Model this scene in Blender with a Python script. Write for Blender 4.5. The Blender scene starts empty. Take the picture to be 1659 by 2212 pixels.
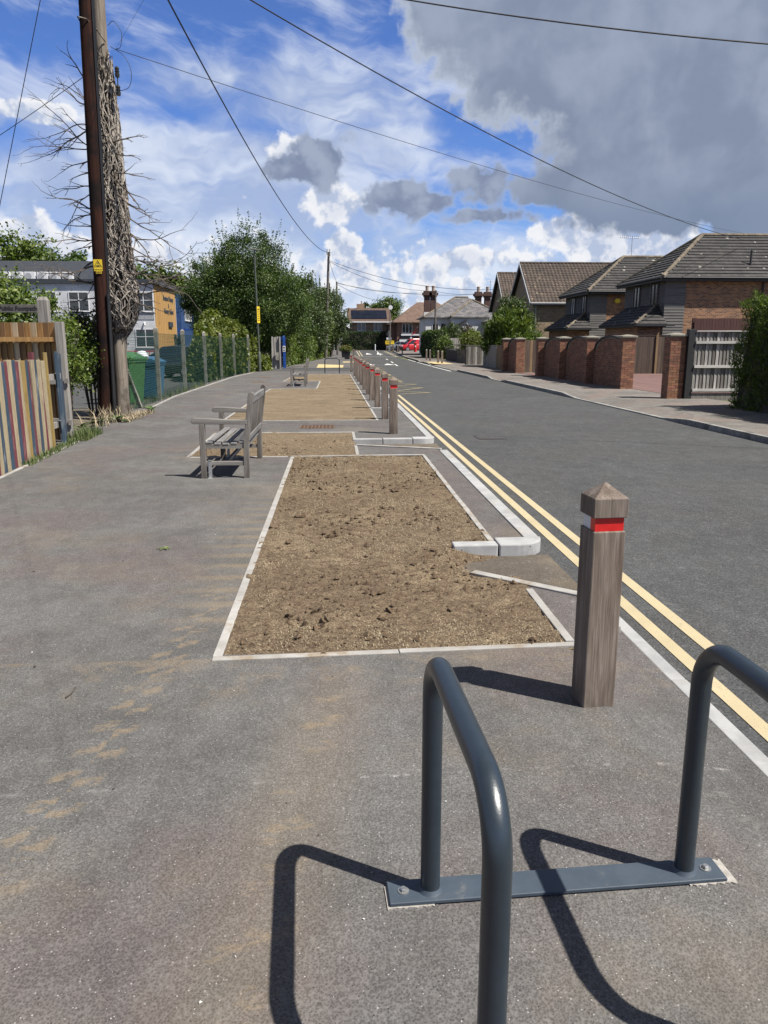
import bpy, bmesh, math, random
import numpy as np
from mathutils import Vector, Matrix
random.seed(7); RNG = np.random.default_rng(7)
R = math.radians
SC = bpy.context.scene
COL = SC.collection
# ------------------------------------------------------------------ camera
cd = bpy.data.cameras.new('Camera'); cam = bpy.data.objects.new('Camera', cd); COL.objects.link(cam)
cam.location = (0, 0, 1.6); cam.rotation_euler = (R(90 - 12.386), 0, R(-3.549))
cd.sensor_fit = 'VERTICAL'; cd.sensor_height = 24.0; cd.lens = 12.0 / (1106.0 / 1662.0)
cd.clip_start = 0.05; cd.clip_end = 2000
SC.camera = cam
# ------------------------------------------------------------------ sun and sky
SUN_EL = 56.0
SHDIR = Vector((-0.86, 0.51, 0)).normalized()            # the way shadows fall on the ground
sunv = Vector((-SHDIR.x * math.cos(R(SUN_EL)), -SHDIR.y * math.cos(R(SUN_EL)), math.sin(R(SUN_EL))))
sd = bpy.data.lights.new('Sun', 'SUN'); sd.energy = 5.0; sd.angle = R(0.53); sd.color = (1.0, 0.955, 0.88)
so = bpy.data.objects.new('Sun', sd); COL.objects.link(so)
so.rotation_euler = (-sunv).to_track_quat('-Z', 'Y').to_euler()
SC.view_settings.view_transform = 'Standard'; SC.view_settings.look = 'None'
SC.view_settings.exposure = 0.90; SC.view_settings.gamma = 1.0; SC.view_settings.use_curve_mapping = False

SC.render.engine = 'CYCLES'
SC.cycles.max_bounces = 4; SC.cycles.diffuse_bounces = 2; SC.cycles.glossy_bounces = 2; SC.cycles.transmission_bounces = 3; SC.cycles.transparent_max_bounces = 6
w = bpy.data.worlds.new('World'); SC.world = w; w.use_nodes = True
w.cycles.sampling_method = 'NONE'
NT = w.node_tree; NT.nodes.clear()
class NX:
    """tiny expression helper for shader node trees"""
    def __init__(s, nt): s.nt = nt
    def n(s, t, **k):
        o = s.nt.nodes.new(t)
        for a, b in k.items(): setattr(o, a, b)
        return o
    def _in(s, sock, v):
        if hasattr(v, 'is_linked') or hasattr(v, 'links'): s.nt.links.new(v, sock)
        else: sock.default_value = v
    def m(s, op, a, b=0.0, c=0.0, clamp=False):
        o = s.n('ShaderNodeMath', operation=op, use_clamp=clamp)
        s._in(o.inputs[0], a); s._in(o.inputs[1], b)
        if op in ('MULTIPLY_ADD', 'SMOOTH_MIN', 'SMOOTH_MAX'): s._in(o.inputs[2], c)
        return o.outputs[0]
    def v(s, op, a, b=(0, 0, 0)):
        o = s.n('ShaderNodeVectorMath', operation=op)
        s._in(o.inputs[0], a)
        if op == 'SCALE': s._in(o.inputs['Scale'], b)
        elif op not in ('LENGTH', 'NORMALIZE'): s._in(o.inputs[1], b)
        return o.outputs['Value'] if op in ('LENGTH', 'DOT_PRODUCT') else o.outputs['Vector']
    def sep(s, a):
        o = s.n('ShaderNodeSeparateXYZ'); s._in(o.inputs[0], a); return o.outputs
    def comb(s, x, y, z=0.0):
        o = s.n('ShaderNodeCombineXYZ'); s._in(o.inputs[0], x); s._in(o.inputs[1], y); s._in(o.inputs[2], z); return o.outputs[0]
    def noise(s, vec, scale, detail=5, rough=0.55, dist=0.0, dims='3D', color=False):
        o = s.n('ShaderNodeTexNoise', noise_dimensions=dims); s._in(o.inputs['Vector'], vec)
        o.inputs['Scale'].default_value = scale; o.inputs['Detail'].default_value = detail
        o.inputs['Roughness'].default_value = rough; o.inputs['Distortion'].default_value = dist
        return o.outputs['Color'] if color else o.outputs['Fac']
    def voro(s, vec, scale, feature='F1', out='Distance'):
        o = s.n('ShaderNodeTexVoronoi', feature=feature); s._in(o.inputs['Vector'], vec); o.inputs['Scale'].default_value = scale
        return o.outputs[out]
    def ss(s, x, a, b):                     # smoothstep a..b -> 0..1
        o = s.n('ShaderNodeMapRange', interpolation_type='SMOOTHSTEP'); s._in(o.inputs[0], x)
        o.inputs[1].default_value = a; o.inputs[2].default_value = b; return o.outputs[0]
    def lin(s, x, a, b, c=0.0, d=1.0):
        o = s.n('ShaderNodeMapRange'); s._in(o.inputs[0], x)
        o.inputs[1].default_value = a; o.inputs[2].default_value = b; o.inputs[3].default_value = c; o.inputs[4].default_value = d
        return o.outputs[0]
    def mix(s, f, a, b, blend='MIX'):
        o = s.n('ShaderNodeMix', data_type='RGBA', blend_type=blend); s._in(o.inputs[0], f)
        for sock, v in ((o.inputs[6], a), (o.inputs[7], b)):
            if hasattr(v, 'links'): s.nt.links.new(v, sock)
            else: sock.default_value = (*v, 1) if len(v) == 3 else v
        return o.outputs[2]
    def link(s, a, b): s.nt.links.new(a, b)

X = NX(NT)
tc = X.n('ShaderNodeTexCoord').outputs['Generated']
sx = X.sep(tc)
az = X.m('MULTIPLY', X.m('ARCTAN2', sx[0], sx[1]), 57.2958)
el = X.m('MULTIPLY', X.m('ARCSINE', sx[2]), 57.2958)
P = X.comb(az, el, 0.0)                                     # degrees: azimuth from +Y, elevation
SKYK = 0.1
sky = X.n('ShaderNodeTexSky', sky_type='NISHITA', sun_disc=False)
sky.sun_elevation = R(SUN_EL); sky.sun_rotation = math.atan2(sunv.x, sunv.y)
sky.altitude = 0; sky.air_density = 1.0; sky.dust_density = 0.3; sky.ozone_density = 4.0
base = X.mix(1.0, sky.outputs[0], (0.70, 0.90, 1.40), 'MULTIPLY')
lum = X.n('ShaderNodeRGBToBW'); X.link(base, lum.inputs[0])
base = X.mix(X.m('MULTIPLY', X.ss(el, 18, 45), 0.85), base, X.mix(1.0, X.comb(lum.outputs[0], lum.outputs[0], lum.outputs[0]), (0.95, 1.0, 1.12), 'MULTIPLY'))
base = X.mix(X.ss(el, 11, 1), base, (3.6, 5.4, 8.4))
def grey(v): return (v / SKYK * 0.97, v / SKYK, v / SKYK * 1.04)
def col(r, g, b): return (r / SKYK, g / SKYK, b / SKYK)
def n2(v, sc, det, ro, color=False): return X.noise(v, sc, det, ro, dims='2D', color=color)
warp = X.v('SCALE', X.v('SUBTRACT', n2(P, 0.16, 3, 0.6, True), (0.5, 0.5, 0.5)), 4.0)
Pw = X.v('ADD', P, warp)
def blobs(lst):
    acc = None
    for (a, e, ra, re) in lst:
        l = X.v('LENGTH', X.v('MULTIPLY', X.v('SUBTRACT', P, (a, e, 0)), (1 / ra, 1 / re, 0)))
        acc = l if acc is None else X.m('SMOOTH_MIN', acc, l, 0.25)
    return X.m('SUBTRACT', 1.0, acc)
BIG = [(9.1, 20.7, 5.7, 3.7), (14.3, 18.7, 8.0, 6.0), (21.4, 17.2, 10.0, 7.7), (21.2, 13.1, 9.0, 5.7), (25.9, 9.8, 11.0, 3.3), (16.9, 10.3, 5.0, 2.0), (27.7, 13.6, 6.7, 8.3), (31.6, 14.4, 10.0, 10.0)]
SMALL = [(-0.9, 12.0, 2.5, 1.8), (4.2, 9.7, 2.8, 1.5), (6.8, 9.4, 2.0, 0.8), (10.5, 10.6, 2.3, 1.7), (11.3, 8.6, 4.0, 0.7), (15.0, 10.1, 3.7, 1.5), (-3.2, 11.4, 2.0, 1.2)]
CUM = [(18.3, 7.0, 3.2, 2.0), (22.7, 7.2, 2.3, 2.0), (15.5, 7.5, 2.0, 1.2), (0.0, 9.4, 2.3, 1.5), (0.6, 6.7, 1.5, 1.3), (1.6, 5.0, 1.7, 1.5), (6.9, 4.9, 1.5, 1.5), (21.7, 6.0, 5.3, 1.3), (9.1, 5.8, 3.0, 1.0), (-2.5, 12.6, 2.0, 1.2), (-20.1, 7.0, 2.3, 1.3), (-18.0, 6.0, 2.0, 1.5), (-19.0, 14.0, 3.0, 0.7), (26.6, 19.0, 1.7, 1.7), (-12.5, 5.6, 2.3, 1.3)]
MID = [(-5.0, 11.9, 4.0, 1.7), (6.8, 12.1, 4.0, 1.0), (4.2, 13.5, 5.0, 0.7), (-4.9, 16.3, 11.0, 2.0), (-11.4, 12.2, 7.3, 2.0), (-17.4, 9.9, 6.7, 2.3), (-7.1, 8.4, 8.7, 2.3), (9.1, 7.0, 6.7, 1.0)]

# thin streaky high cloud
pst = X.v('MULTIPLY', X.v('ADD', X.v('ADD', P, X.v('SCALE', warp, 0.35)), X.comb(X.m('MULTIPLY', el, 0.9), X.m('MULTIPLY', az, 0.16), 0)), (0.45, 1.5, 1))
cir = X.ss(n2(pst, 0.16, 6, 0.62), 0.45, 0.74)
cir = X.m('MULTIPLY', cir, X.lin(el, 4, 16, 0.35, 0.80))
c1 = X.mix(cir, base, col(0.70, 0.77, 0.93))
# soft broken banks, wide and flat
pb = X.v('MULTIPLY', X.v('ADD', Pw, (31, 7, 0)), (0.55, 1.35, 1))
nb = n2(pb, 0.13, 6, 0.56)
nb2 = n2(X.v('ADD', pb, (1.4, 2.0, 0)), 0.13, 4, 0.56)
cov = X.m('ADD', nb, X.m('ADD', X.ss(el, 11, 3), X.m('MULTIPLY', X.m('MULTIPLY', X.ss(az, 9, -6), X.ss(el, 19, 12)), 0.95)))
cov = X.m('ADD', X.m('MULTIPLY', X.m('SUBTRACT', cov, nb), 0.22), X.m('SUBTRACT', nb, X.lin(el, 10, 40, 0.0, 0.12)))
cov = X.m('ADD', cov, X.m('MULTIPLY', X.ss(blobs(MID), -0.5, 0.8), 0.17))
dens = X.ss(cov, 0.47, 0.80)
lit = X.ss(X.m('SUBTRACT', nb, nb2), -0.14, 0.16)
cb = X.mix(lit, col(0.40, 0.49, 0.71), col(0.70, 0.77, 0.91))
cb = X.mix(X.ss(el, 12, 3), cb, X.mix(lit, col(0.46, 0.57, 0.79), col(0.78, 0.84, 0.95)))
c2 = X.mix(X.m('MULTIPLY', dens, 0.90), c1, cb)
# heaped clouds: one billowed field and the same field shifted towards the sun, for the shading
def field(q, det):
    v1 = X.n('ShaderNodeTexVoronoi', feature='F1', voronoi_dimensions='2D'); X.link(X.v('ADD', q, X.v('SCALE', warp, 0.35)), v1.inputs['Vector']); v1.inputs['Scale'].default_value = 0.62
    v2 = X.n('ShaderNodeTexVoronoi', feature='F1', voronoi_dimensions='2D'); X.link(q, v2.inputs['Vector']); v2.inputs['Scale'].default_value = 1.9
    f = X.m('ADD', X.m('MULTIPLY', v1.outputs['Distance'], -0.42), X.m('MULTIPLY', v2.outputs['Distance'], -0.09))
    return X.m('ADD', X.m('ADD', 0.62, f), X.m('MULTIPLY', n2(q, 0.75, det, 0.62), 0.75))
nn = field(P, 7); mm = field(X.v('ADD', P, (0.55, 0.65, 0)), 4)
sun_side = X.ss(X.m('SUBTRACT', nn, mm), -0.16, 0.12)
def heap(under, lst, tops, shade, amp=0.85, th=(0.05, 0.22), core=(0.15, 0.75, 0.25), band=None):
    bl = blobs(lst)
    if band is not None: bl = X.m('MAXIMUM', bl, band)
    d = X.m('ADD', bl, X.m('MULTIPLY', X.m('SUBTRACT', nn, 0.70), amp))
    sh = X.m('MULTIPLY', sun_side, X.m('SUBTRACT', 1.0, X.m('MULTIPLY', X.ss(d, core[0], core[1]), core[2])))
    return X.mix(X.ss(d, *th), under, X.mix(sh, shade, tops))
c3 = heap(c2, CUM, col(0.97, 0.97, 0.98), col(0.47, 0.55, 0.73), 1.25, (0.06, 0.42), (0.10, 0.9, 0.45), X.m('SUBTRACT', X.m('MULTIPLY', X.m('MULTIPLY', X.ss(el, 9.5, 5.0), X.ss(el, -2.0, 2.5)), 0.50), 0.38))
ns = n2(X.v('ADD', P, X.v('SCALE', warp, 0.3)), 0.42, 6, 0.52); ns2 = n2(X.v('ADD', P, X.v('ADD', X.v('SCALE', warp, 0.3), (0.9, 1.1, 0))), 0.42, 3, 0.5)
dsm = X.m('ADD', blobs(SMALL), X.m('MULTIPLY', X.m('SUBTRACT', ns, 0.5), 2.2))
csm = X.mix(X.ss(X.m('SUBTRACT', ns, ns2), -0.22, 0.22), col(0.225, 0.275, 0.405), col(0.36, 0.42, 0.55))
csm = X.mix(X.ss(dsm, 0.40, 0.0), csm, col(0.50, 0.57, 0.71))
c4 = X.mix(X.ss(dsm, -0.05, 0.40), c3, csm)
# the large dark grey cloud
q0 = X.v('ADD', P, X.v('SCALE', warp, 0.6))
nbig = n2(X.v('ADD', q0, (3, 9, 0)), 0.12, 7, 0.52)
nbig2 = n2(X.v('ADD', q0, (4.6, 11.0, 0)), 0.12, 4, 0.52)
db = X.m('ADD', blobs(BIG), X.m('ADD', X.m('MULTIPLY', X.m('SUBTRACT', nbig, 0.5), 0.9), X.m('ADD', X.m('MULTIPLY', X.m('SUBTRACT', nn, 0.70), 0.25), X.m('MULTIPLY', X.m('SUBTRACT', ns, 0.5), 0.8))))
ab = X.ss(db, 0.0, 0.22)
sh = X.ss(X.m('ADD', X.m('SUBTRACT', nbig, nbig2), X.m('MULTIPLY', X.m('SUBTRACT', ns, ns2), 0.25)), -0.18, 0.22)
cbig = X.mix(sh, col(0.235, 0.285, 0.395), col(0.335, 0.39, 0.51))
rim = X.ss(db, 0.42, 0.05)
cbig = X.mix(X.m('MULTIPLY', rim, X.ss(el, 9, 15)), cbig, col(0.54, 0.60, 0.72))
cbig = X.mix(X.m('MULTIPLY', X.ss(el, 12.0, 7.5), 0.8), cbig, col(0.205, 0.265, 0.385))
c5 = X.mix(ab, c4, cbig)
bg = X.n('ShaderNodeBackground'); X.link(c5, bg.inputs[0]); bg.inputs[1].default_value = SKYK / 2 ** 0.90
wo = X.n('ShaderNodeOutputWorld'); X.link(bg.outputs[0], wo.inputs[0])

# ------------------------------------------------------------------ object helpers
def tag(o, label=None, cat=None, group=None, kind=None):
    if label: o['label'] = label
    if cat: o['category'] = cat
    if group: o['group'] = group
    if kind: o['kind'] = kind
    return o
def thing(name, loc, label, cat, group=None, rz=0.0):
    o = bpy.data.objects.new(name, None); COL.objects.link(o); o.empty_display_size = 0.2
    o.location = loc; o.rotation_euler = (0, 0, rz)
    return tag(o, label, cat, group)
def worldloc(o):
    v = Vector((0, 0, 0))
    while o is not None: v += o.location; o = o.parent
    return v
def copy_tree(o, parent=None):
    c = o.copy(); COL.objects.link(c); c.parent = parent
    for ch in o.children: copy_tree(ch, c)
    return c
def link(name, me, mat, parent=None, loc=(0, 0, 0), rot=(0, 0, 0), scale=(1, 1, 1)):
    o = bpy.data.objects.new(name, me); COL.objects.link(o)
    if mat is not None and not me.materials: me.materials.append(mat)
    o.location = loc; o.rotation_euler = rot; o.scale = scale
    if parent is not None: o.parent = parent
    return o
class B:
    """collects shapes (world coordinates unless local) into ONE mesh"""
    def __init__(s): s.v = []; s.f = []; s.mi = []; s.cur = 0
    def add(s, vs, fs):
        b = len(s.v); s.v += [tuple(q) for q in vs]; s.f += [[i + b for i in f] for f in fs]; s.mi += [s.cur] * len(fs); return s
    def box(s, x0, y0, z0, x1, y1, z1):
        return s.add([(x0, y0, z0), (x1, y0, z0), (x1, y1, z0), (x0, y1, z0), (x0, y0, z1), (x1, y0, z1), (x1, y1, z1), (x0, y1, z1)],
                     [[3, 2, 1, 0], [4, 5, 6, 7], [0, 1, 5, 4], [1, 2, 6, 5], [2, 3, 7, 6], [3, 0, 4, 7]])
    def obox(s, c, size, rz=0.0, ry=0.0, rx=0.0):
        M = Matrix.Translation(c) @ Matrix.Rotation(rz, 4, 'Z') @ Matrix.Rotation(ry, 4, 'Y') @ Matrix.Rotation(rx, 4, 'X')
        a, b, d = size[0] / 2, size[1] / 2, size[2] / 2
        vs = [M @ Vector((i * a, j * b, k * d)) for k in (-1, 1) for (i, j) in ((-1, -1), (1, -1), (1, 1), (-1, 1))]
        return s.add(vs, [[3, 2, 1, 0], [4, 5, 6, 7], [0, 1, 5, 4], [1, 2, 6, 5], [2, 3, 7, 6], [3, 0, 4, 7]])
    def bar(s, p, q, wd, th, up=(0, 0, 1)):
        """a square-section bar from p to q"""
        p = Vector(p); q = Vector(q); d = (q - p).normalized(); u = Vector(up)
        if abs(d.dot(u)) > 0.98: u = Vector((1, 0, 0))
        sd_ = d.cross(u).normalized(); u = sd_.cross(d)
        vs = [e + sd_ * (i * wd / 2) + u * (j * th / 2) for e in (p, q) for (i, j) in ((-1, -1), (1, -1), (1, 1), (-1, 1))]
        return s.add(vs, [[0, 1, 2, 3], [7, 6, 5, 4], [0, 4, 5, 1], [1, 5, 6, 2], [2, 6, 7, 3], [3, 7, 4, 0]])
    def prism(s, poly, z0, z1):
        n = len(poly)
        vs = [(x, y, z0) for x, y in poly] + [(x, y, z1) for x, y in poly]
        return s.add(vs, [list(range(n))[::-1], list(range(n, 2 * n))] + [[i, (i + 1) % n, n + (i + 1) % n, n + i] for i in range(n)])
    def ext(s, poly3, d):
        """extrude a planar 3d polygon along vector d"""
        n = len(poly3); d = Vector(d)
        vs = [Vector(q) for q in poly3] + [Vector(q) + d for q in poly3]
        return s.add(vs, [list(range(n)), list(range(n, 2 * n))[::-1]] + [[i, n + i, n + (i + 1) % n, (i + 1) % n] for i in range(n)])
    def poly(s, pts): return s.add(pts, [list(range(len(pts)))])
    def tube(s, pts, r, n=8, cap=True):
        pts = [Vector(q) for q in pts]; m = len(pts)
        rs = r if hasattr(r, '__len__') else [r] * m
        t0 = (pts[1] - pts[0]).normalized()
        u = t0.cross(Vector((0, 0, 1)))
        if u.length < 0.05: u = t0.cross(Vector((0, 1, 0)))
        u.normalize(); vs = []
        for i, q in enumerate(pts):
            t = (pts[min(i + 1, m - 1)] - pts[max(i - 1, 0)]).normalized()
            u = (u - t * u.dot(t)).normalized(); w_ = t.cross(u)
            for k in range(n):
                a = 2 * math.pi * k / n
                vs.append(q + (u * math.cos(a) + w_ * math.sin(a)) * rs[i])
        fs = [[i * n + k, i * n + (k + 1) % n, (i + 1) * n + (k + 1) % n, (i + 1) * n + k] for i in range(m - 1) for k in range(n)]
        if cap: fs += [list(range(n))[::-1], [(m - 1) * n + k for k in range(n)]]
        return s.add(vs, fs)
    def lathe(s, prof, c=(0, 0, 0), n=16):
        vs = [(c[0] + r * math.cos(2 * math.pi * k / n), c[1] + r * math.sin(2 * math.pi * k / n), c[2] + z) for r, z in prof for k in range(n)]
        m = len(prof)
        fs = [[i * n + k, i * n + (k + 1) % n, (i + 1) * n + (k + 1) % n, (i + 1) * n + k] for i in range(m - 1) for k in range(n)]
        fs += [list(range(n))[::-1], [(m - 1) * n + k for k in range(n)]]
        return s.add(vs, fs)
    def mesh(s, name, off=(0, 0, 0), smooth=False, fix=True):
        me = bpy.data.meshes.new(name); o = Vector(off)
        me.from_pydata([(Vector(q) - o) for q in s.v], [], s.f)
        if fix:
            bm = bmesh.new(); bm.from_mesh(me); bmesh.ops.recalc_face_normals(bm, faces=bm.faces); bm.to_mesh(me); bm.free()
        if smooth:
            me.polygons.foreach_set('use_smooth', [True] * len(me.polygons))
            try: me.set_sharp_from_angle(angle=R(40))
            except Exception: pass
        return me
    def build(s, name, mats, parent=None, smooth=False, local=False, kind=None, bevel=0.0, fix=True):
        off = (0, 0, 0) if (local or parent is None) else worldloc(parent)
        me = s.mesh(name, off, smooth, fix)
        if not isinstance(mats, (list, tuple)): mats = [mats]
        for q in mats: me.materials.append(q)
        if len(mats) > 1: me.polygons.foreach_set('material_index', s.mi)
        o = bpy.data.objects.new(name, me); COL.objects.link(o)
        if parent is not None: o.parent = parent
        if kind: o['kind'] = kind
        if bevel:
            b = o.modifiers.new('bevel', 'BEVEL'); b.width = bevel; b.segments = 2; b.limit_method = 'ANGLE'
        return o
    def top(s, name, mats, base, label, cat, group=None, **k):
        """a thing that is one mesh: origin at its base"""
        o = s.build(name, mats, None, **k)
        v = Vector(base); o.data.transform(Matrix.Translation(-v)); o.location = v
        return tag(o, label, cat, group)
def arc(c, r, a0, a1, n, ax1=(1, 0, 0), ax2=(0, 0, 1)):
    c = Vector(c); ax1 = Vector(ax1); ax2 = Vector(ax2)
    return [c + ax1 * (r * math.cos(a0 + (a1 - a0) * i / n)) + ax2 * (r * math.sin(a0 + (a1 - a0) * i / n)) for i in range(n + 1)]
def curvy(pts, k=6):
    """Catmull-Rom through the points"""
    P_ = [Vector(q) for q in pts]; P_ = [2 * P_[0] - P_[1]] + P_ + [2 * P_[-1] - P_[-2]]; out = []
    for i in range(1, len(P_) - 2):
        a, b, c, d = P_[i - 1:i + 3]
        for j in range(k):
            t = j / k; out.append(0.5 * ((2 * b) + (c - a) * t + (2 * a - 5 * b + 4 * c - d) * t * t + (3 * b - a - 3 * c + d) * t ** 3))
    return out + [P_[-2]]
def text(s, size, mat, parent, M, align='CENTER', ext=0.001, name='lettering', bold=0.0):
    cu = bpy.data.curves.new('t', 'FONT'); cu.body = s; cu.size = size; cu.align_x = align; cu.align_y = 'CENTER'; cu.extrude = ext; cu.offset = bold
    cu.resolution_u = 3
    to = bpy.data.objects.new('t', cu); COL.objects.link(to)
    dg = bpy.context.evaluated_depsgraph_get(); dg.update()
    me = bpy.data.meshes.new_from_object(to.evaluated_get(dg))
    bpy.data.objects.remove(to); bpy.data.curves.remove(cu)
    me.transform(M)
    me.materials.clear(); me.materials.append(mat)
    o = bpy.data.objects.new(name, me); COL.objects.link(o)
    if parent is not None: o.parent = parent
    return o
# ------------------------------------------------------------------ materials
MATS = {}
def newmat(name):
    m = bpy.data.materials.new(name); m.use_nodes = True; nt = m.node_tree; nt.nodes.clear(); x = NX(nt)
    out = x.n('ShaderNodeOutputMaterial'); bs = x.n('ShaderNodeBsdfPrincipled'); x.link(bs.outputs[0], out.inputs[0])
    MATS[name] = m
    return m, x, bs, out
def pm(name, c1, c2=None, scale=8.0, rough=0.7, bump=0.0, stretch=(1, 1, 1), detail=6, rnd=0.0, metal=0.0, space='Object', spec=0.5,
       c3=None, s3=1.5, k3=(0.5, 0.7), fine=None, bscale=None, coat=0.0, st3=(1, 1, 1)):
    """two-tone noise paint / wood / stone; c3 adds large stains, rnd varies each object"""
    m, x, bs, out = newmat(name)
    if space == 'World': vec = x.n('ShaderNodeNewGeometry').outputs['Position']
    else: vec = x.n('ShaderNodeTexCoord').outputs['Object']
    oi = x.n('ShaderNodeObjectInfo').outputs['Random']
    if rnd: vec = x.v('ADD', vec, x.comb(x.m('MULTIPLY', oi, 37.0), x.m('MULTIPLY', oi, 11.0), x.m('MULTIPLY', oi, 23.0)))
    vs = x.v('MULTIPLY', vec, stretch)
    n1 = x.noise(vs, scale, detail, 0.6)
    c = x.mix(x.ss(n1, 0.33, 0.67), c1, c2 or c1)
    if c3: c = x.mix(x.ss(x.noise(x.v('MULTIPLY', vec, st3), s3, 5, 0.6), *k3), c, c3)
    if fine: c = x.mix(fine[1], c, x.mix(x.noise(vs, fine[0], 3, 0.7), (0.25, 0.25, 0.25), (1.75, 1.75, 1.75)), 'MULTIPLY')
    if rnd: 
        hv = x.n('ShaderNodeHueSaturation'); x.link(c, hv.inputs['Color'])
        x.link(x.lin(oi, 0, 1, 1 - rnd, 1 + rnd), hv.inputs['Value']); x.link(x.lin(x.m('FRACT', x.m('MULTIPLY', oi, 7.3)), 0, 1, 0.5 - rnd * 0.03, 0.5 + rnd * 0.03), hv.inputs['Hue'])
        c = hv.outputs[0]
    x.link(c, bs.inputs['Base Color'])
    bs.inputs['Roughness'].default_value = rough; bs.inputs['Metallic'].default_value = metal
    bs.inputs['Specular IOR Level'].default_value = spec
    if coat: bs.inputs['Coat Weight'].default_value = coat; bs.inputs['Coat Roughness'].default_value = 0.12
    if bump:
        bp = x.n('ShaderNodeBump'); bp.inputs['Strength'].default_value = 0.7; bp.inputs['Distance'].default_value = bump
        x.link(x.noise(vs, bscale or scale * 2.5, 5, 0.65), bp.inputs['Height']); x.link(bp.outputs[0], bs.inputs['Normal'])
    return m
def brickmat(name, c1, c2, mortar, sc=1.0, bw=0.225, bh=0.075, axis='X', mort=0.011):
    """stretcher-bond brickwork for walls too far off to lay singly; coordinates in metres"""
    m, x, bs, out = newmat(name)
    g_ = x.n('ShaderNodeNewGeometry'); p = x.sep(g_.outputs['Position']); nrm = x.sep(g_.outputs['Normal'])
    f = x.m('GREATER_THAN', x.m('ABSOLUTE', nrm[0]), 0.7)
    u = x.m('ADD', x.m('MULTIPLY', p[1], f), x.m('MULTIPLY', p[0], x.m('SUBTRACT', 1.0, f)))
    br = x.n('ShaderNodeTexBrick'); x.link(x.comb(u, p[2], 0.0), br.inputs['Vector'])
    br.inputs['Scale'].default_value = 1.0; br.inputs['Brick Width'].default_value = bw; br.inputs['Row Height'].default_value = bh
    br.inputs['Mortar Size'].default_value = mort; br.inputs['Mortar Smooth'].default_value = 0.2
    br.inputs['Color1'].default_value = (*c1, 1); br.inputs['Color2'].default_value = (*c2, 1); br.inputs['Mortar'].default_value = (*mortar, 1)
    n = x.noise(g_.outputs['Position'], 1.2, 5, 0.6)
    c = x.mix(0.7, br.outputs['Color'], x.mix(n, (0.55, 0.5, 0.48), (1.4, 1.4, 1.4)), 'MULTIPLY')
    x.link(c, bs.inputs['Base Color']); bs.inputs['Roughness'].default_value = 0.9
    bp = x.n('ShaderNodeBump', invert=True); bp.inputs['Distance'].default_value = 0.012; bp.inputs['Strength'].default_value = 0.8
    x.link(br.outputs['Fac'], bp.inputs['Height']); x.link(bp.outputs[0], bs.inputs['Normal'])
    return m
def leafmat(name, dark, light, tip=None, trans=0.25, rough=0.5):
    m, x, bs, out = newmat(name)
    t = x.n('ShaderNodeAttribute', attribute_name='tint').outputs['Fac']
    c = x.mix(x.ss(t, 0.0, 0.85), dark, light)
    if tip: c = x.mix(x.ss(t, 0.82, 1.0), c, tip)
    bs.inputs['Roughness'].default_value = rough; bs.inputs['Specular IOR Level'].default_value = 0.35
    x.link(c, bs.inputs['Base Color'])
    tr = x.n('ShaderNodeBsdfTranslucent'); x.link(x.mix(1.0, c, (1.3, 1.5, 0.5), 'MULTIPLY'), tr.inputs[0])
    ms = x.n('ShaderNodeMixShader'); ms.inputs[0].default_value = trans
    x.link(bs.outputs[0], ms.inputs[1]); x.link(tr.outputs[0], ms.inputs[2]); x.link(ms.outputs[0], out.inputs[0])
    return m
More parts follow.
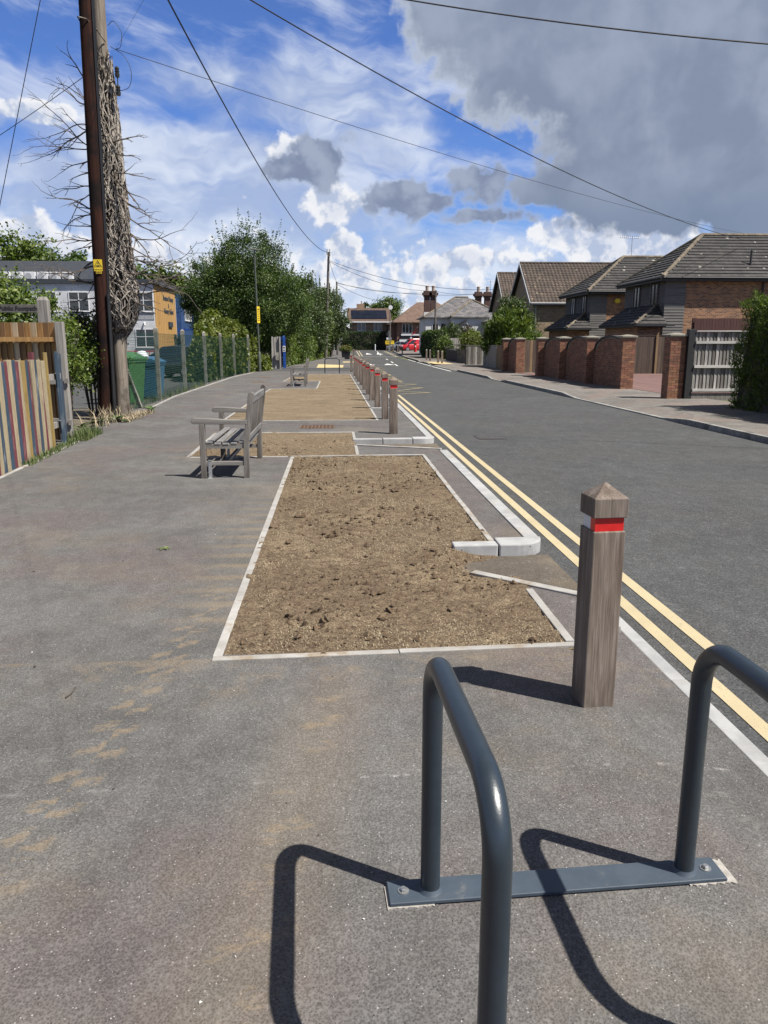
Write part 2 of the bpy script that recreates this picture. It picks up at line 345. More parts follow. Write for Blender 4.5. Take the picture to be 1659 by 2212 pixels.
# ------------------------------------------------------------------ ground materials
def tarmac(name, base, light, tint, speck, dirt=False, grain=330.0):
    m, x, bs, out = newmat(name)
    p = x.n('ShaderNodeNewGeometry').outputs['Position']
    sp = x.sep(p)
    big = x.noise(p, 0.55, 5, 0.6); mid = x.noise(p, 2.6, 5, 0.65)
    c = x.mix(x.ss(x.m('ADD', x.m('MULTIPLY', big, 0.6), x.m('MULTIPLY', mid, 0.4)), 0.38, 0.62), base, light)
    c = x.mix(x.m('MULTIPLY', x.ss(x.noise(x.v('ADD', p, (9, 4, 2)), 0.8, 4, 0.6), 0.46, 0.62), 0.8), c, tint)
    g1 = x.noise(p, grain, 2, 0.8); g2 = x.voro(p, grain * 0.42, 'F1')
    gr = x.m('ADD', x.m('MULTIPLY', g1, 0.6), x.m('MULTIPLY', g2, 0.5))
    c = x.mix(0.9, c, x.mix(x.ss(gr, 0.3, 0.75), (0.62, 0.62, 0.62), (1.36, 1.36, 1.36)), 'MULTIPLY')
    # pits and scuffs a centimetre or two across, so that the surface is not flat paint a few metres off
    c = x.mix(0.55, c, x.mix(x.ss(x.noise(p, 70, 4, 0.8), 0.34, 0.68), (0.70, 0.70, 0.70), (1.26, 1.26, 1.25)), 'MULTIPLY')
    c = x.mix(x.m('MULTIPLY', x.ss(x.noise(x.v('MULTIPLY', p, (1, 1, 1)), 15, 5, 0.7), 0.57, 0.66), 0.35), c, x.mix(0.5, light, (0.30, 0.285, 0.26)))
    c = x.mix(0.5, c, x.mix(x.ss(x.noise(x.v('MULTIPLY', p, (1, .6, 1)), 7, 6, 0.75), 0.36, 0.64), (0.80, 0.79, 0.78), (1.16, 1.16, 1.16)), 'MULTIPLY')
    vs = x.voro(p, 120.0, 'F1'); vc = x.sep(x.voro(p, 120.0, 'F1', 'Color'))
    pebble = x.m('MULTIPLY', x.ss(vs, 0.30, 0.22), x.m('GREATER_THAN', vc[0], 0.955))
    c = x.mix(x.m('MULTIPLY', pebble, 0.8), c, speck)
    pz = x.m('MULTIPLY', x.ss(vs, 0.34, 0.24), x.m('LESS_THAN', vc[1], 0.05))
    c = x.mix(x.m('MULTIPLY', pz, 0.75), c, (0.02, 0.02, 0.02))
    if dirt:
        mud = (0.29, 0.22, 0.14)
        wob = x.m('MULTIPLY', x.m('SUBTRACT', x.noise(p, 1.6, 3), 0.5), 0.16)
        xx = x.m('ADD', sp[0], wob)
        # two tyre tracks of dried mud that leave the beds and run towards the cycle rack
        t1 = x.m('ADD', -1.03, x.m('MULTIPLY', x.m('POWER', x.m('MAXIMUM', x.m('SUBTRACT', sp[1], 2.0), 0.0), 1.3), 0.062))
        d1 = x.m('ABSOLUTE', x.m('SUBTRACT', xx, t1))
        t2 = x.m('ADD', -0.50, x.m('MULTIPLY', sp[1], 0.14))
        d2 = x.m('ABSOLUTE', x.m('SUBTRACT', xx, t2))
        side1 = x.m('GREATER_THAN', x.m('SUBTRACT', xx, t1), 0.0)
        lug = x.m('SINE', x.m('ADD', x.m('MULTIPLY', sp[1], 34.0), x.m('ADD', x.m('MULTIPLY', xx, -16.0), x.m('MULTIPLY', side1, 3.1))))
        lug2 = x.m('SINE', x.m('ADD', x.m('MULTIPLY', sp[1], 27.0), x.m('MULTIPLY', xx, -9.0)))
        rag = x.noise(x.v('MULTIPLY', p, (1.0, 2.2, 1)), 11, 6, 0.7)
        far1 = x.m('MULTIPLY', x.ss(sp[1], 1.4, 2.4), x.ss(sp[1], 5.6, 4.6))
        k1 = x.m('MULTIPLY', x.ss(d1, 0.115, 0.075), x.ss(x.m('ADD', lug, x.m('MULTIPLY', x.m('SUBTRACT', rag, 0.5), 6.5)), 0.15, 1.25))
        k1 = x.m('MULTIPLY', k1, far1)
        far2 = x.ss(sp[1], 3.9, 3.2)
        k2 = x.m('MULTIPLY', x.ss(d2, 0.15, 0.05), x.ss(x.m('ADD', x.m('MULTIPLY', lug2, 0.35), x.m('MULTIPLY', x.m('SUBTRACT', rag, 0.5), 4.0)), -0.25, 0.9))
        k2 = x.m('MULTIPLY', k2, x.m('MULTIPLY', far2, x.ss(x.noise(p, 2.1, 3), 0.30, 0.50)))
        soft2 = x.m('MULTIPLY', x.ss(d2, 0.34, 0.0), x.m('MULTIPLY', far2, 0.20))
        # soil dusted off the big bed onto the tarmac beside it
        near = x.m('MULTIPLY', x.ss(xx, -1.25, -0.66), x.m('MULTIPLY', x.ss(xx, -0.60, -0.66), x.m('MULTIPLY', x.ss(sp[1], 3.9, 4.6), x.ss(sp[1], 11.0, 5.0))))
        lugb = x.ss(x.m('ADD', x.m('SINE', x.m('MULTIPLY', sp[1], 22.0)), x.m('MULTIPLY', x.m('SUBTRACT', rag, 0.5), 4.0)), -0.2, 1.2)
        k3 = x.m('MULTIPLY', near, x.m('MULTIPLY', x.m('ADD', 0.25, lugb), 0.55))
        strip = x.m('MULTIPLY', x.ss(sp[1], 3.05, 3.72), x.m('MULTIPLY', x.ss(sp[1], 3.80, 3.76), x.ss(x.noise(p, 3.0, 5, 0.7), 0.45, 0.70)))
        dusty = x.m('MULTIPLY', x.ss(x.noise(x.v('ADD', p, (3, 3, 3)), 0.9, 5, 0.6), 0.50, 0.72), 0.22)
        tot = x.m('MAXIMUM', x.m('MAXIMUM', x.m('MULTIPLY', k1, 0.52), x.m('MULTIPLY', k2, 0.62)), x.m('MAXIMUM', x.m('MULTIPLY', k3, 0.75), x.m('MAXIMUM', soft2, x.m('MAXIMUM', x.m('MULTIPLY', strip, 0.5), dusty))))
        c = x.mix(tot, c, x.mix(1.0, mud, x.mix(gr, (0.6, 0.6, 0.6), (1.3, 1.3, 1.3)), 'MULTIPLY'))
        # joint where two lays of tarmac meet
        jt = x.m('ABSOLUTE', x.m('SUBTRACT', sp[1], x.m('ADD', 2.62, x.m('ADD', x.m('MULTIPLY', sp[0], 0.03), x.m('MULTIPLY', wob, 0.1)))))
        c = x.mix(x.m('MULTIPLY', x.ss(jt, 0.016, 0.0), x.m('MULTIPLY', x.ss(x.noise(p, 9, 4, 0.7), 0.5, 0.7), 0.55)), c, (0.5, 0.47, 0.45))
    x.link(c, bs.inputs['Base Color']); bs.inputs['Roughness'].default_value = 0.95; bs.inputs['Specular IOR Level'].default_value = 0.12
    bp = x.n('ShaderNodeBump'); bp.inputs['Strength'].default_value = 0.9; bp.inputs['Distance'].default_value = 0.004
    hgt = x.m('ADD', x.m('MULTIPLY', x.m('SUBTRACT', 1.0, g2), 0.5), x.m('ADD', x.m('MULTIPLY', g1, 0.4), x.m('MULTIPLY', x.noise(p, 30, 3, 0.6), 1.2)))
    x.link(hgt, bp.inputs['Height']); x.link(bp.outputs[0], bs.inputs['Normal'])
    return m
M_FOOT = tarmac('footway_tarmac', (0.110, 0.107, 0.103), (0.148, 0.144, 0.139), (0.130, 0.114, 0.110), (0.50, 0.48, 0.46), dirt=True)
M_ROAD = tarmac('road_asphalt', (0.072, 0.074, 0.075), (0.090, 0.092, 0.092), (0.083, 0.083, 0.081), (0.40, 0.40, 0.39), grain=170.0)
M_FOOTR = tarmac('worn_footway_tarmac', (0.150, 0.140, 0.128), (0.215, 0.20, 0.182), (0.215, 0.17, 0.148), (0.45, 0.44, 0.42))
M_SILT = tarmac('silted_tarmac', (0.135, 0.112, 0.085), (0.20, 0.17, 0.13), (0.11, 0.095, 0.08), (0.4, 0.38, 0.33))
M_EARTH = pm('plain_earth', (0.10, 0.085, 0.06), (0.16, 0.13, 0.085), 3, 0.95, 0.03, space='World', c3=(0.07, 0.10, 0.035), s3=0.3, k3=(0.45, 0.6))
M_GRASSG = pm('mown_grass_ground', (0.07, 0.10, 0.03), (0.13, 0.13, 0.055), 2.0, 0.95, 0.03, space='World', c3=(0.20, 0.165, 0.08), s3=0.4, k3=(0.5, 0.65))
def soilmat():
    m, x, bs, out = newmat('bare_soil_with_straw')
    p = x.n('ShaderNodeNewGeometry').outputs['Position']
    a = x.noise(p, 1.1, 6, 0.65); b_ = x.noise(x.v('MULTIPLY', p, (1, 1.6, 1)), 5.5, 6, 0.72); g_ = x.noise(p, 95, 3, 0.75)
    k = x.m('ADD', x.m('MULTIPLY', a, 0.55), x.m('MULTIPLY', b_, 0.5))
    c = x.mix(x.ss(x.noise(p, 18, 5, 0.7), 0.35, 0.65), (0.112, 0.080, 0.053), (0.195, 0.147, 0.098))
    fl = x.ss(x.m('ADD', k, x.m('MULTIPLY', x.m('SUBTRACT', g_, 0.5), 0.55)), 0.50, 0.72)
    far = x.ss(x.sep(p)[1], 9.0, 18.0)
    fl = x.m('MAXIMUM', x.m('MULTIPLY', fl, 0.60), x.m('MULTIPLY', far, x.lin(x.noise(x.v('MULTIPLY', p, (0.35, 1.4, 1)), 2.2, 6, 0.7), 0.35, 0.65, 0.1, 0.95)))
    c = x.mix(fl, c, x.mix(far, (0.34, 0.268, 0.172), (0.27, 0.215, 0.142)))
    c = x.mix(0.75, c, x.mix(x.ss(g_, 0.3, 0.7), (0.45, 0.43, 0.40), (1.5, 1.5, 1.5)), 'MULTIPLY')
    x.link(c, bs.inputs['Base Color']); bs.inputs['Roughness'].default_value = 0.97; bs.inputs['Specular IOR Level'].default_value = 0.1
    bp = x.n('ShaderNodeBump'); bp.inputs['Strength'].default_value = 1.0; bp.inputs['Distance'].default_value = 0.012
    x.link(x.m('ADD', x.noise(p, 60, 4, 0.75), x.m('MULTIPLY', x.voro(p, 42.0), -0.6)), bp.inputs['Height']); x.link(bp.outputs[0], bs.inputs['Normal'])
    return m
M_SOIL = soilmat()
M_CLOD = pm('soil_clod', (0.075, 0.047, 0.026), (0.15, 0.10, 0.055), 60, 0.97, 0.004, rnd=0.0, space='World')
M_STRAW = pm('dry_straw', (0.32, 0.255, 0.16), (0.50, 0.42, 0.28), 9, 0.9, space='World')
M_KERB = pm('new_kerb_concrete', (0.32, 0.32, 0.315), (0.43, 0.43, 0.42), 5, 0.85, 0.002, rnd=0.07, c3=(0.36, 0.33, 0.28), s3=3.0, k3=(0.54, 0.74), fine=(160, 0.35), space='World')
M_EDGE = pm('edging_concrete', (0.31, 0.295, 0.27), (0.41, 0.395, 0.365), 6, 0.88, 0.002, rnd=0.08, c3=(0.27, 0.215, 0.15), s3=5.0, k3=(0.52, 0.70), fine=(150, 0.4), space='World')
M_OLDKERB = pm('old_kerb_concrete', (0.22, 0.215, 0.20), (0.34, 0.33, 0.30), 5, 0.9, 0.004, rnd=0.10, c3=(0.13, 0.125, 0.11), s3=2.0, k3=(0.5, 0.7), fine=(120, 0.5), space='World')
def paint(name, c, worn, wear=(0.38, 0.30)):
    m, x, bs, out = newmat(name)
    p = x.n('ShaderNodeNewGeometry').outputs['Position']
    n = x.m('ADD', x.m('MULTIPLY', x.noise(p, 150, 3, 0.8), 0.6), x.m('MULTIPLY', x.noise(p, 6, 4, 0.7), 0.4))
    cc = x.mix(x.ss(n, *wear), c, worn)
    cc = x.mix(0.6, cc, x.mix(x.noise(p, 3.5, 5, 0.65), (0.62, 0.60, 0.58), (1.3, 1.3, 1.3)), 'MULTIPLY')
    x.link(cc, bs.inputs['Base Color']); bs.inputs['Roughness'].default_value = 0.8
    bp = x.n('ShaderNodeBump'); bp.inputs['Strength'].default_value = 0.7; bp.inputs['Distance'].default_value = 0.004
    x.link(x.noise(p, 170, 2, 0.8), bp.inputs['Height']); x.link(bp.outputs[0], bs.inputs['Normal'])
    return m
M_YEL = paint('yellow_line_paint', (0.52, 0.435, 0.265), (0.15, 0.13, 0.09), (0.41, 0.33))
M_YELOLD = paint('worn_yellow_paint', (0.48, 0.38, 0.17), (0.085, 0.085, 0.08), (0.54, 0.42))
M_WHT = paint('white_line_paint', (0.72, 0.71, 0.68), (0.15, 0.15, 0.145), (0.40, 0.32))
M_TACT = pm('yellow_tactile_paving', (0.56, 0.43, 0.20), (0.62, 0.49, 0.245), 4, 0.85, 0.004, space='World', bscale=14)
M_PAV = brickmat('red_block_paving', (0.155, 0.082, 0.070), (0.20, 0.115, 0.10), (0.11, 0.07, 0.06), bw=0.2, bh=0.1)
M_IRON = pm('rusty_iron_cover', (0.13, 0.075, 0.045), (0.20, 0.125, 0.08), 12, 0.8, 0.002, metal=0.3)

# ------------------------------------------------------------------ setting
RZ = -0.08
def rise(y): return 0.5 * max(0.0, min(1.0, (y - 95) / 45.0))
def struct(b, name, mat, **k):
    o = b.build(name, mat, **k); o['kind'] = 'structure'; return o
b = B()
for i in range(-12, 24):
    y0, y1 = i * 30.0, (i + 1) * 30.0
    if i * 30 >= 90 and i * 30 < 150: ys = [y0, y0 + 10, y0 + 20, y1]
    else: ys = [y0, y1]
    for a, c in zip(ys, ys[1:]):
        b.poly([(-500, a, -0.14 + rise(a)), (500, a, -0.14 + rise(a)), (500, c, -0.14 + rise(c)), (-500, c, -0.14 + rise(c))])
struct(b, 'ground', M_GRASSG)
b = B()
ry = [-25, 0, 20, 40, 60, 80, 95, 105, 115, 125, 131]
for a, c in zip(ry, ry[1:]):
    b.poly([(1.62, a, RZ + rise(a)), (7.34 + (1.6 if a >= 95 else 0), a, RZ + rise(a)), (7.34 + (1.6 if c > 95 else 0), c, RZ + rise(c)), (1.62, c, RZ + rise(c))])
struct(b, 'road', M_ROAD)
b = B(); b.poly([(-60, 131, RZ + rise(131)), (70, 131, RZ + rise(131)), (70, 138, RZ + rise(138)), (-60, 138, RZ + rise(138))])
struct(b, 'cross_road', M_ROAD)
# left footway as a sheet of cells, falling to the dropped kerb and left open at the kerb inlets
BEDS = [(-0.635, 3.83, 1.265, 11.06), (-2.12, 11.07, 0.305, 14.11), (-2.34, 16.38, 0.87, 28.0), (-0.665, 28.0, 0.82, 33.5), (-2.15, 33.5, 0.78, 41.0)]
xs = sorted(set([-4.85, -4.3, -2.1, 0.28, 0.9, 1.2, 1.56] + [q for r_ in BEDS for q in (r_[0], r_[2])]))
ys = sorted(set([-12, 0, 2, 3, 4.4, 4.66, 5.92, 8, 11.15, 12.98, 16, 22, 30, 42, 45.5] + [q for r_ in BEDS for q in (r_[1], r_[3])]))
def fz(x, y):
    k = max(0.0, min(1.0, (x - 1.2) / 0.36)) * max(0.0, min(1.0, (4.66 - y) / 0.26))
    return -0.055 * k
b = B()
for i in range(len(xs) - 1):
    for j in range(len(ys) - 1):
        x0, x1, y0, y1 = xs[i], xs[i + 1], ys[j], ys[j + 1]
        xc_, yc_ = (x0 + x1) / 2, (y0 + y1) / 2
        if any(r_[0] < xc_ < r_[2] and r_[1] < yc_ < r_[3] for r_ in BEDS): continue
        if x0 >= 0.9 - 1e-6 and 4.66 < yc_ < 5.92: continue
        if x0 >= 0.28 - 1e-6 and 11.15 < yc_ < 12.98: continue
        b.poly([(x0, y0, fz(x0, y0)), (x1, y0, fz(x1, y0)), (x1, y1, fz(x1, y1)), (x0, y1, fz(x0, y1))])
b.poly([(1.56, -12, -0.055), (1.672, -12, -0.06), (1.672, 4.4, -0.06), (1.56, 4.4, -0.055)])
# tarmac slivers beside the inlets, then the footway beyond the school drive
b.poly([(1.24, 4.66, 0), (1.56, 4.66, 0), (1.24, 4.93, 0)])
b.poly([(0.28, 11.15, 0), (1.56, 11.15, 0), (1.56, 11.72, 0), (0.28, 12.2, 0)])
b.poly([(-4.6, 51.6, 0), (1.56, 51.6, 0), (1.9, 60, 0), (2.1, 95, 0), (-0.4, 95, 0), (-3.3, 58, 0)])
b.poly([(-0.4, 95, 0), (2.1, 95, 0), (2.3, 131, 0.42), (-0.3, 131, 0.42)])
b.poly([(-5.6, 17.9, -0.003), (-4.85, 18.2, -0.003), (-4.85, 44, -0.003), (-4.95, 44, -0.003)])
struct(b, 'footway', M_FOOT)
b = B(); b.poly([(-7.5, 45.5, -0.006), (1.62, 45.5, -0.02), (1.62, 51.6, -0.02), (-7.5, 51.6, -0.006)])
struct(b, 'school_drive', M_ROAD)
b = B()
b.poly([(0.9, 5.17, RZ + 0.005), (1.70, 4.60, RZ + 0.005), (1.70, 5.93, RZ + 0.005), (0.9, 5.93, RZ + 0.005)])
b.poly([(0.24, 12.2, RZ + 0.005), (1.70, 11.66, RZ + 0.005), (1.70, 12.98, RZ + 0.005), (0.24, 12.98, RZ + 0.005)])
struct(b, 'inlet_channel', M_SILT)
# right footway with its ramps down to the dropped kerbs
KX = 7.36
def kz(y):                         # top of the far kerb
    pts = [(-20, 0.03), (15.8, 0.03), (17.2, -0.055), (23.6, -0.055), (25.0, 0.03), (33.6, 0.03), (34.6, -0.055), (36.6, -0.055), (37.6, 0.03), (46.5, 0.03), (47.5, -0.055), (61, -0.055), (63, 0.03), (68, 0.03), (69, -0.05), (72, -0.05), (73, 0.03), (300, 0.03)]
    for (a, p), (c, q) in zip(pts, pts[1:]):
        if a <= y <= c: return p + (q - p) * (y - a) / (c - a)
def kxx(y): return KX + (0.0 if y < 60 else (y - 60) * 0.028)
b = B()
yy = [-12, 5, 15.8, 17.2, 23.6, 25, 33.6, 34.6, 36.6, 37.6, 46.5, 47.5, 61, 63, 68, 69, 72, 73, 85, 95, 105, 115, 126]
for a, c in zip(yy, yy[1:]):
    za, zc = kz(a) + rise(a), kz(c) + rise(c); xa, xc = kxx(a) + 0.125, kxx(c) + 0.125
    b.poly([(xa, a, za), (xa + 0.7, a, 0.03 + rise(a)), (xc + 0.7, c, 0.03 + rise(c)), (xc, c, zc)])
    b.poly([(xa + 0.7, a, 0.03 + rise(a)), (10.6 + max(0, a - 60) * .05, a, 0.05 + rise(a)), (10.6 + max(0, c - 60) * .05, c, 0.05 + rise(c)), (xc + 0.7, c, 0.03 + rise(c))])
fr = struct(b, 'footway_opposite', M_FOOTR)
b = B(); b.poly([(10.25, 21.7, 0.056), (20, 21.7, 0.056), (20, 40.9, 0.056), (10.25, 40.9, 0.056)])
b.poly([(9.7, 37.5, 0.057), (10.245, 37.5, 0.057), (10.245, 40.9, 0.057), (9.7, 40.9, 0.057)])
struct(b, 'driveway', M_PAV)
b = B()
b.poly([(10.5, -10, 0.0), (60, -10, 0.0), (60, 120, 0.0), (10.5, 120, 0.0)])
struct(b, 'front_gardens', M_EARTH)
b = B(); b.poly([(-60, 20, -0.02), (-4.84, 20, -0.02), (-4.84, 45.4, -0.02), (-8, 67, -0.02), (-60, 67, -0.02)])
struct(b, 'school_yard', M_ROAD)
b = B(); b.poly([(-30, -10, -0.03), (-4.3, -10, -0.03), (-4.3, 13, -0.03), (-4.84, 20, -0.03), (-30, 20, -0.03)])
struct(b, 'fence_verge', M_EARTH)
# yellow blister paving
for nm, pts in (('tactile_paving', [(-1.30, 60.5), (0.60, 58.0), (0.50, 52.3), (-1.25, 51.9)]), ('tactile_paving', [(0.6, 66), (1.75, 66), (1.75, 69), (0.7, 69)]),
                ('tactile_paving', [(7.6, 66.0), (9.0, 66.0), (9.0, 59.5), (7.55, 59.5)])):
    z = 0.006 if pts[0][0] < 5 else 0.046
    b = B(); b.prism([(x, y) for x, y in pts], z - 0.01, z + 0.003); struct(b, nm, M_TACT)
# ------------------------------------------------------------------ kerbs and edgings, stone by stone
def stones(name, stone, mat, line, wd, h, L=0.915, z=0.0, bev=0.006, gap=0.006, zf=None):
    """line: list of (x, y); stones laid end to end along it, each its own object; left side of travel is the back"""
    par = bpy.data.objects.new(name, None); COL.objects.link(par); par['kind'] = 'structure'
    par.location = (line[0][0], line[0][1], z)
    for (p, q) in zip(line, line[1:]):
        p = Vector((p[0], p[1], 0)); q = Vector((q[0], q[1], 0)); d = q - p; n = max(1, round(d.length / L)); l = d.length / n
        a = math.atan2(d.y, d.x)
        for i in range(n):
            c0 = p + d * ((i) / n); c1 = p + d * ((i + 1) / n)
            z0 = z if zf is None else zf(c0.y); z1 = z if zf is None else zf(c1.y)
            bb = B(); u = d.normalized(); s_ = Vector((-u.y, u.x, 0)) * wd
            j = random.uniform(-0.002, 0.002)
            e0 = c0 + u * gap / 2; e1 = c1 - u * gap / 2
            bb.add([e0 + Vector((0, 0, z0 - h)), e1 + Vector((0, 0, z1 - h)), e1 + s_ + Vector((0, 0, z1 - h)), e0 + s_ + Vector((0, 0, z0 - h)),
                    e0 + Vector((0, 0, z0 + j)), e1 + Vector((0, 0, z1 + j)), e1 + s_ + Vector((0, 0, z1 + j)), e0 + s_ + Vector((0, 0, z0 + j))],
                   [[3, 2, 1, 0], [4, 5, 6, 7], [0, 1, 5, 4], [1, 2, 6, 5], [2, 3, 7, 6], [3, 0, 4, 7]])
            bb.build(stone, mat, par, bevel=bev)
    return par
E_ = 0.012
KR = 1.685                      # road face of the near kerb
stones('kerb', 'kerb_stone', M_KERB, [(KR + 0.068, -4.0), (KR + 0.06, 4.45)], 0.082, 0.2, z=-0.056, gap=0.004)
stones('kerb', 'kerb_stone', M_KERB, [(KR, 6.12), (KR, 11.60)], 0.125, 0.2, z=0.012)
stones('kerb', 'kerb_stone', M_KERB, [(KR, 13.30), (KR, 43.6)], 0.125, 0.2, z=0.012)
stones('kerb', 'kerb_stone', M_KERB, [(KR, 51.8), (KR + .2, 60), (KR + .5, 95)], 0.125, 0.2, z=0.012, L=1.6)
def quadrant(x0, y0, flip=False):
    """kerb blocks that turn in from the road at an inlet: quadrant stone, then a straight block into the bed"""
    par = bpy.data.objects.new('inlet_kerb', None); COL.objects.link(par); par['kind'] = 'structure'; par.location = (KR, y0, 0)
    r = 0.24
    pts = [(KR, y0 + r)] + [(KR - r + r * math.cos(a), y0 + r - r * math.sin(a)) for a in np.linspace(0, math.pi / 2, 9)] + [(KR - r - 0.15, y0), (KR - r - 0.15, y0 + r)]
    bb = B(); bb.prism(pts, -0.2, 0.022); bb.build('kerb_stone', M_KERB, par, bevel=0.012)
    xx = KR - r - 0.155
    n = max(1, round((xx - x0) / 0.46)); L = (xx - x0) / n
    for i in range(n):
        bb = B(); bb.box(xx - (i + 1) * L + 0.005, y0 + 0.004, -0.2, xx - i * L - 0.004, y0 + 0.135, 0.020 - i * 0.004); bb.build('kerb_stone', M_KERB, par, bevel=0.012)
quadrant(0.92, 5.90)
quadrant(0.27, 12.95)
for y in (19.2, 24.9, 31.5, 37.3):
    bb = B(); bb.box(0.87, y, -0.1, 1.52, y + 0.13, 0.030); struct(bb, 'inlet_kerb', M_KERB, bevel=0.01)
# concrete edging round the beds
ew = 0.05
def edging(line, zz=0.008, L=0.915): return stones('bed_edging', 'edging_stone', M_EDGE, line, ew, 0.12, L=L, z=zz, bev=0.004, gap=0.004)
edging([(-0.61, 3.80), (-0.61, 11.0)]); edging([(-0.66, 3.75 + ew), (1.29, 3.88)][::-1]); 
edging([(1.29, 3.90), (1.29, 4.82)]); edging([(1.29, 5.95), (1.29, 11.06)])
edging([(1.29, 11.11), (-0.66, 11.04)][::-1])
stones('bed_edging', 'edging_stone', M_EDGE, [(0.93, 5.19), (1.62, 4.58)], 0.075, 0.12, L=0.915, z=0.014, bev=0.004, gap=0.004); edging([(1.60, 4.56), (1.60, 4.16)], -0.02)
edging([(-2.10, 11.1), (-2.16, 14.1)]); edging([(-2.1, 11.05), (-0.70, 11.03)]); edging([(0.33, 11.15), (0.33, 12.22)]); edging([(0.33, 12.99), (0.33, 14.1)])
edging([(-2.16, 14.1), (0.33, 14.1)]); stones('bed_edging', 'edging_stone', M_EDGE, [(0.3, 12.26), (1.6, 11.70)], 0.075, 0.12, L=0.7, z=0.014, bev=0.004, gap=0.004)
edging([(-2.36, 16.4), (-2.30, 28.0)]); edging([(-2.36, 16.36), (0.90, 16.36)]); edging([(0.90, 16.4), (0.78, 40.9)]); edging([(-2.3, 28.0), (-0.7, 28.0)]); edging([(-0.66, 28.0), (-0.64, 33.5)])
edging([(-2.2, 33.5), (-0.66, 33.5)]); edging([(-2.2, 33.5), (-2.0, 41.0)]); edging([(-2.0, 41.0), (0.78, 41.0)])
stones('fence_edging', 'edging_stone', M_EDGE, [(-3.82, 5.5), (-4.28, 13.4)], 0.05, 0.1, z=0.012)
stones('fence_edging', 'edging_stone', M_EDGE, [(-4.62, 19.9), (-4.87, 24), (-4.88, 38), (-4.5, 43.5)], 0.05, 0.1, z=0.03, L=1.2)
ks = stones('kerb_opposite', 'kerb_stone', M_OLDKERB, [(kxx(y) + 0.125, y) for y in (0, 15.8, 17.2, 23.6, 25.0, 33.6, 34.6, 36.6, 37.6, 46.5, 47.5, 61, 63, 75, 95)], 0.125, 0.16, z=0.0, zf=lambda y: kz(y), gap=0.01)
stones('kerb_opposite', 'kerb_stone', M_OLDKERB, [(kxx(95) + 0.125, 95), (kxx(128) + 0.2, 128)], 0.125, 0.16, L=3.0, z=0, zf=lambda y: kz(y) + rise(y))
# ------------------------------------------------------------------ soil beds
def fnoise(n, seed): 
    r = np.random.default_rng(seed); return r.random(n)
def vnoise(x, y, sc, seed):
    """value noise on numpy arrays"""
    r = np.random.default_rng(seed); T = r.random((256, 256))
    u, v = x * sc + 1000, y * sc + 1000; i = np.floor(u).astype(int); j = np.floor(v).astype(int); fu, fv = u - i, v - j
    fu = fu * fu * (3 - 2 * fu); fv = fv * fv * (3 - 2 * fv)
    g = lambda a, c: T[a % 256, c % 256]
    return (g(i, j) * (1 - fu) + g(i + 1, j) * fu) * (1 - fv) + (g(i, j + 1) * (1 - fu) + g(i + 1, j + 1) * fu) * fv
def soilh(x, y):
    return -0.008 + 0.012 * (vnoise(x, y, 2.3, 1) - 0.5) + 0.020 * (vnoise(x, y, 9, 2) - 0.5) + 0.013 * (vnoise(x, y, 26, 3) - 0.4)
def bed(x0, y0, x1, y1, step, seed, dip=None, label=None):
    nx = int((x1 - x0) / step) + 1; ny = int((y1 - y0) / step) + 1
    gx, gy = np.meshgrid(np.linspace(x0, x1, nx), np.linspace(y0, y1, ny)); gx = gx.ravel(); gy = gy.ravel()
    z = soilh(gx, gy) + 0.004
    if dip is not None: z = z + dip(gx, gy)
    me = bpy.data.meshes.new('soil_bed')
    idx = np.arange(nx * ny).reshape(ny, nx)
    q = np.stack([idx[:-1, :-1], idx[:-1, 1:], idx[1:, 1:], idx[1:, :-1]], -1).reshape(-1, 4)
    me.from_pydata(np.stack([gx, gy, z], 1).tolist(), [], q.tolist()); me.materials.append(M_SOIL)
    me.polygons.foreach_set('use_smooth', [True] * len(me.polygons))
    o = link('soil_bed', me, None); o['kind'] = 'structure'
    return o
def inlet_dip(x, y):
    d = np.sqrt(((x - 1.28) / 0.50) ** 2 + ((y - 5.56) / 0.46) ** 2); return -0.115 * np.clip((1.0 - d) * 1.8, 0, 1) - 0.03 * ((x > 0.9) & (y > 5.88) & (y < 6.05))
def inlet_dip2(x, y):
    d = np.sqrt(((x - 0.32) / 0.5) ** 2 + ((y - 12.6) / 0.42) ** 2); return -0.115 * np.clip((1.0 - d) * 1.8, 0, 1)
b1 = bed(-0.64, 3.80, 1.27, 11.07, 0.022, 1, inlet_dip)
b2 = bed(-2.12, 11.07, 0.31, 14.12, 0.035, 2, inlet_dip2)
b3 = bed(-2.35, 16.38, 0.88, 28.0, 0.07, 3)
b4 = bed(-0.66, 28.0, 0.82, 33.5, 0.08, 4)
b5 = bed(-2.15, 33.5, 0.80, 41.0, 0.09, 5)
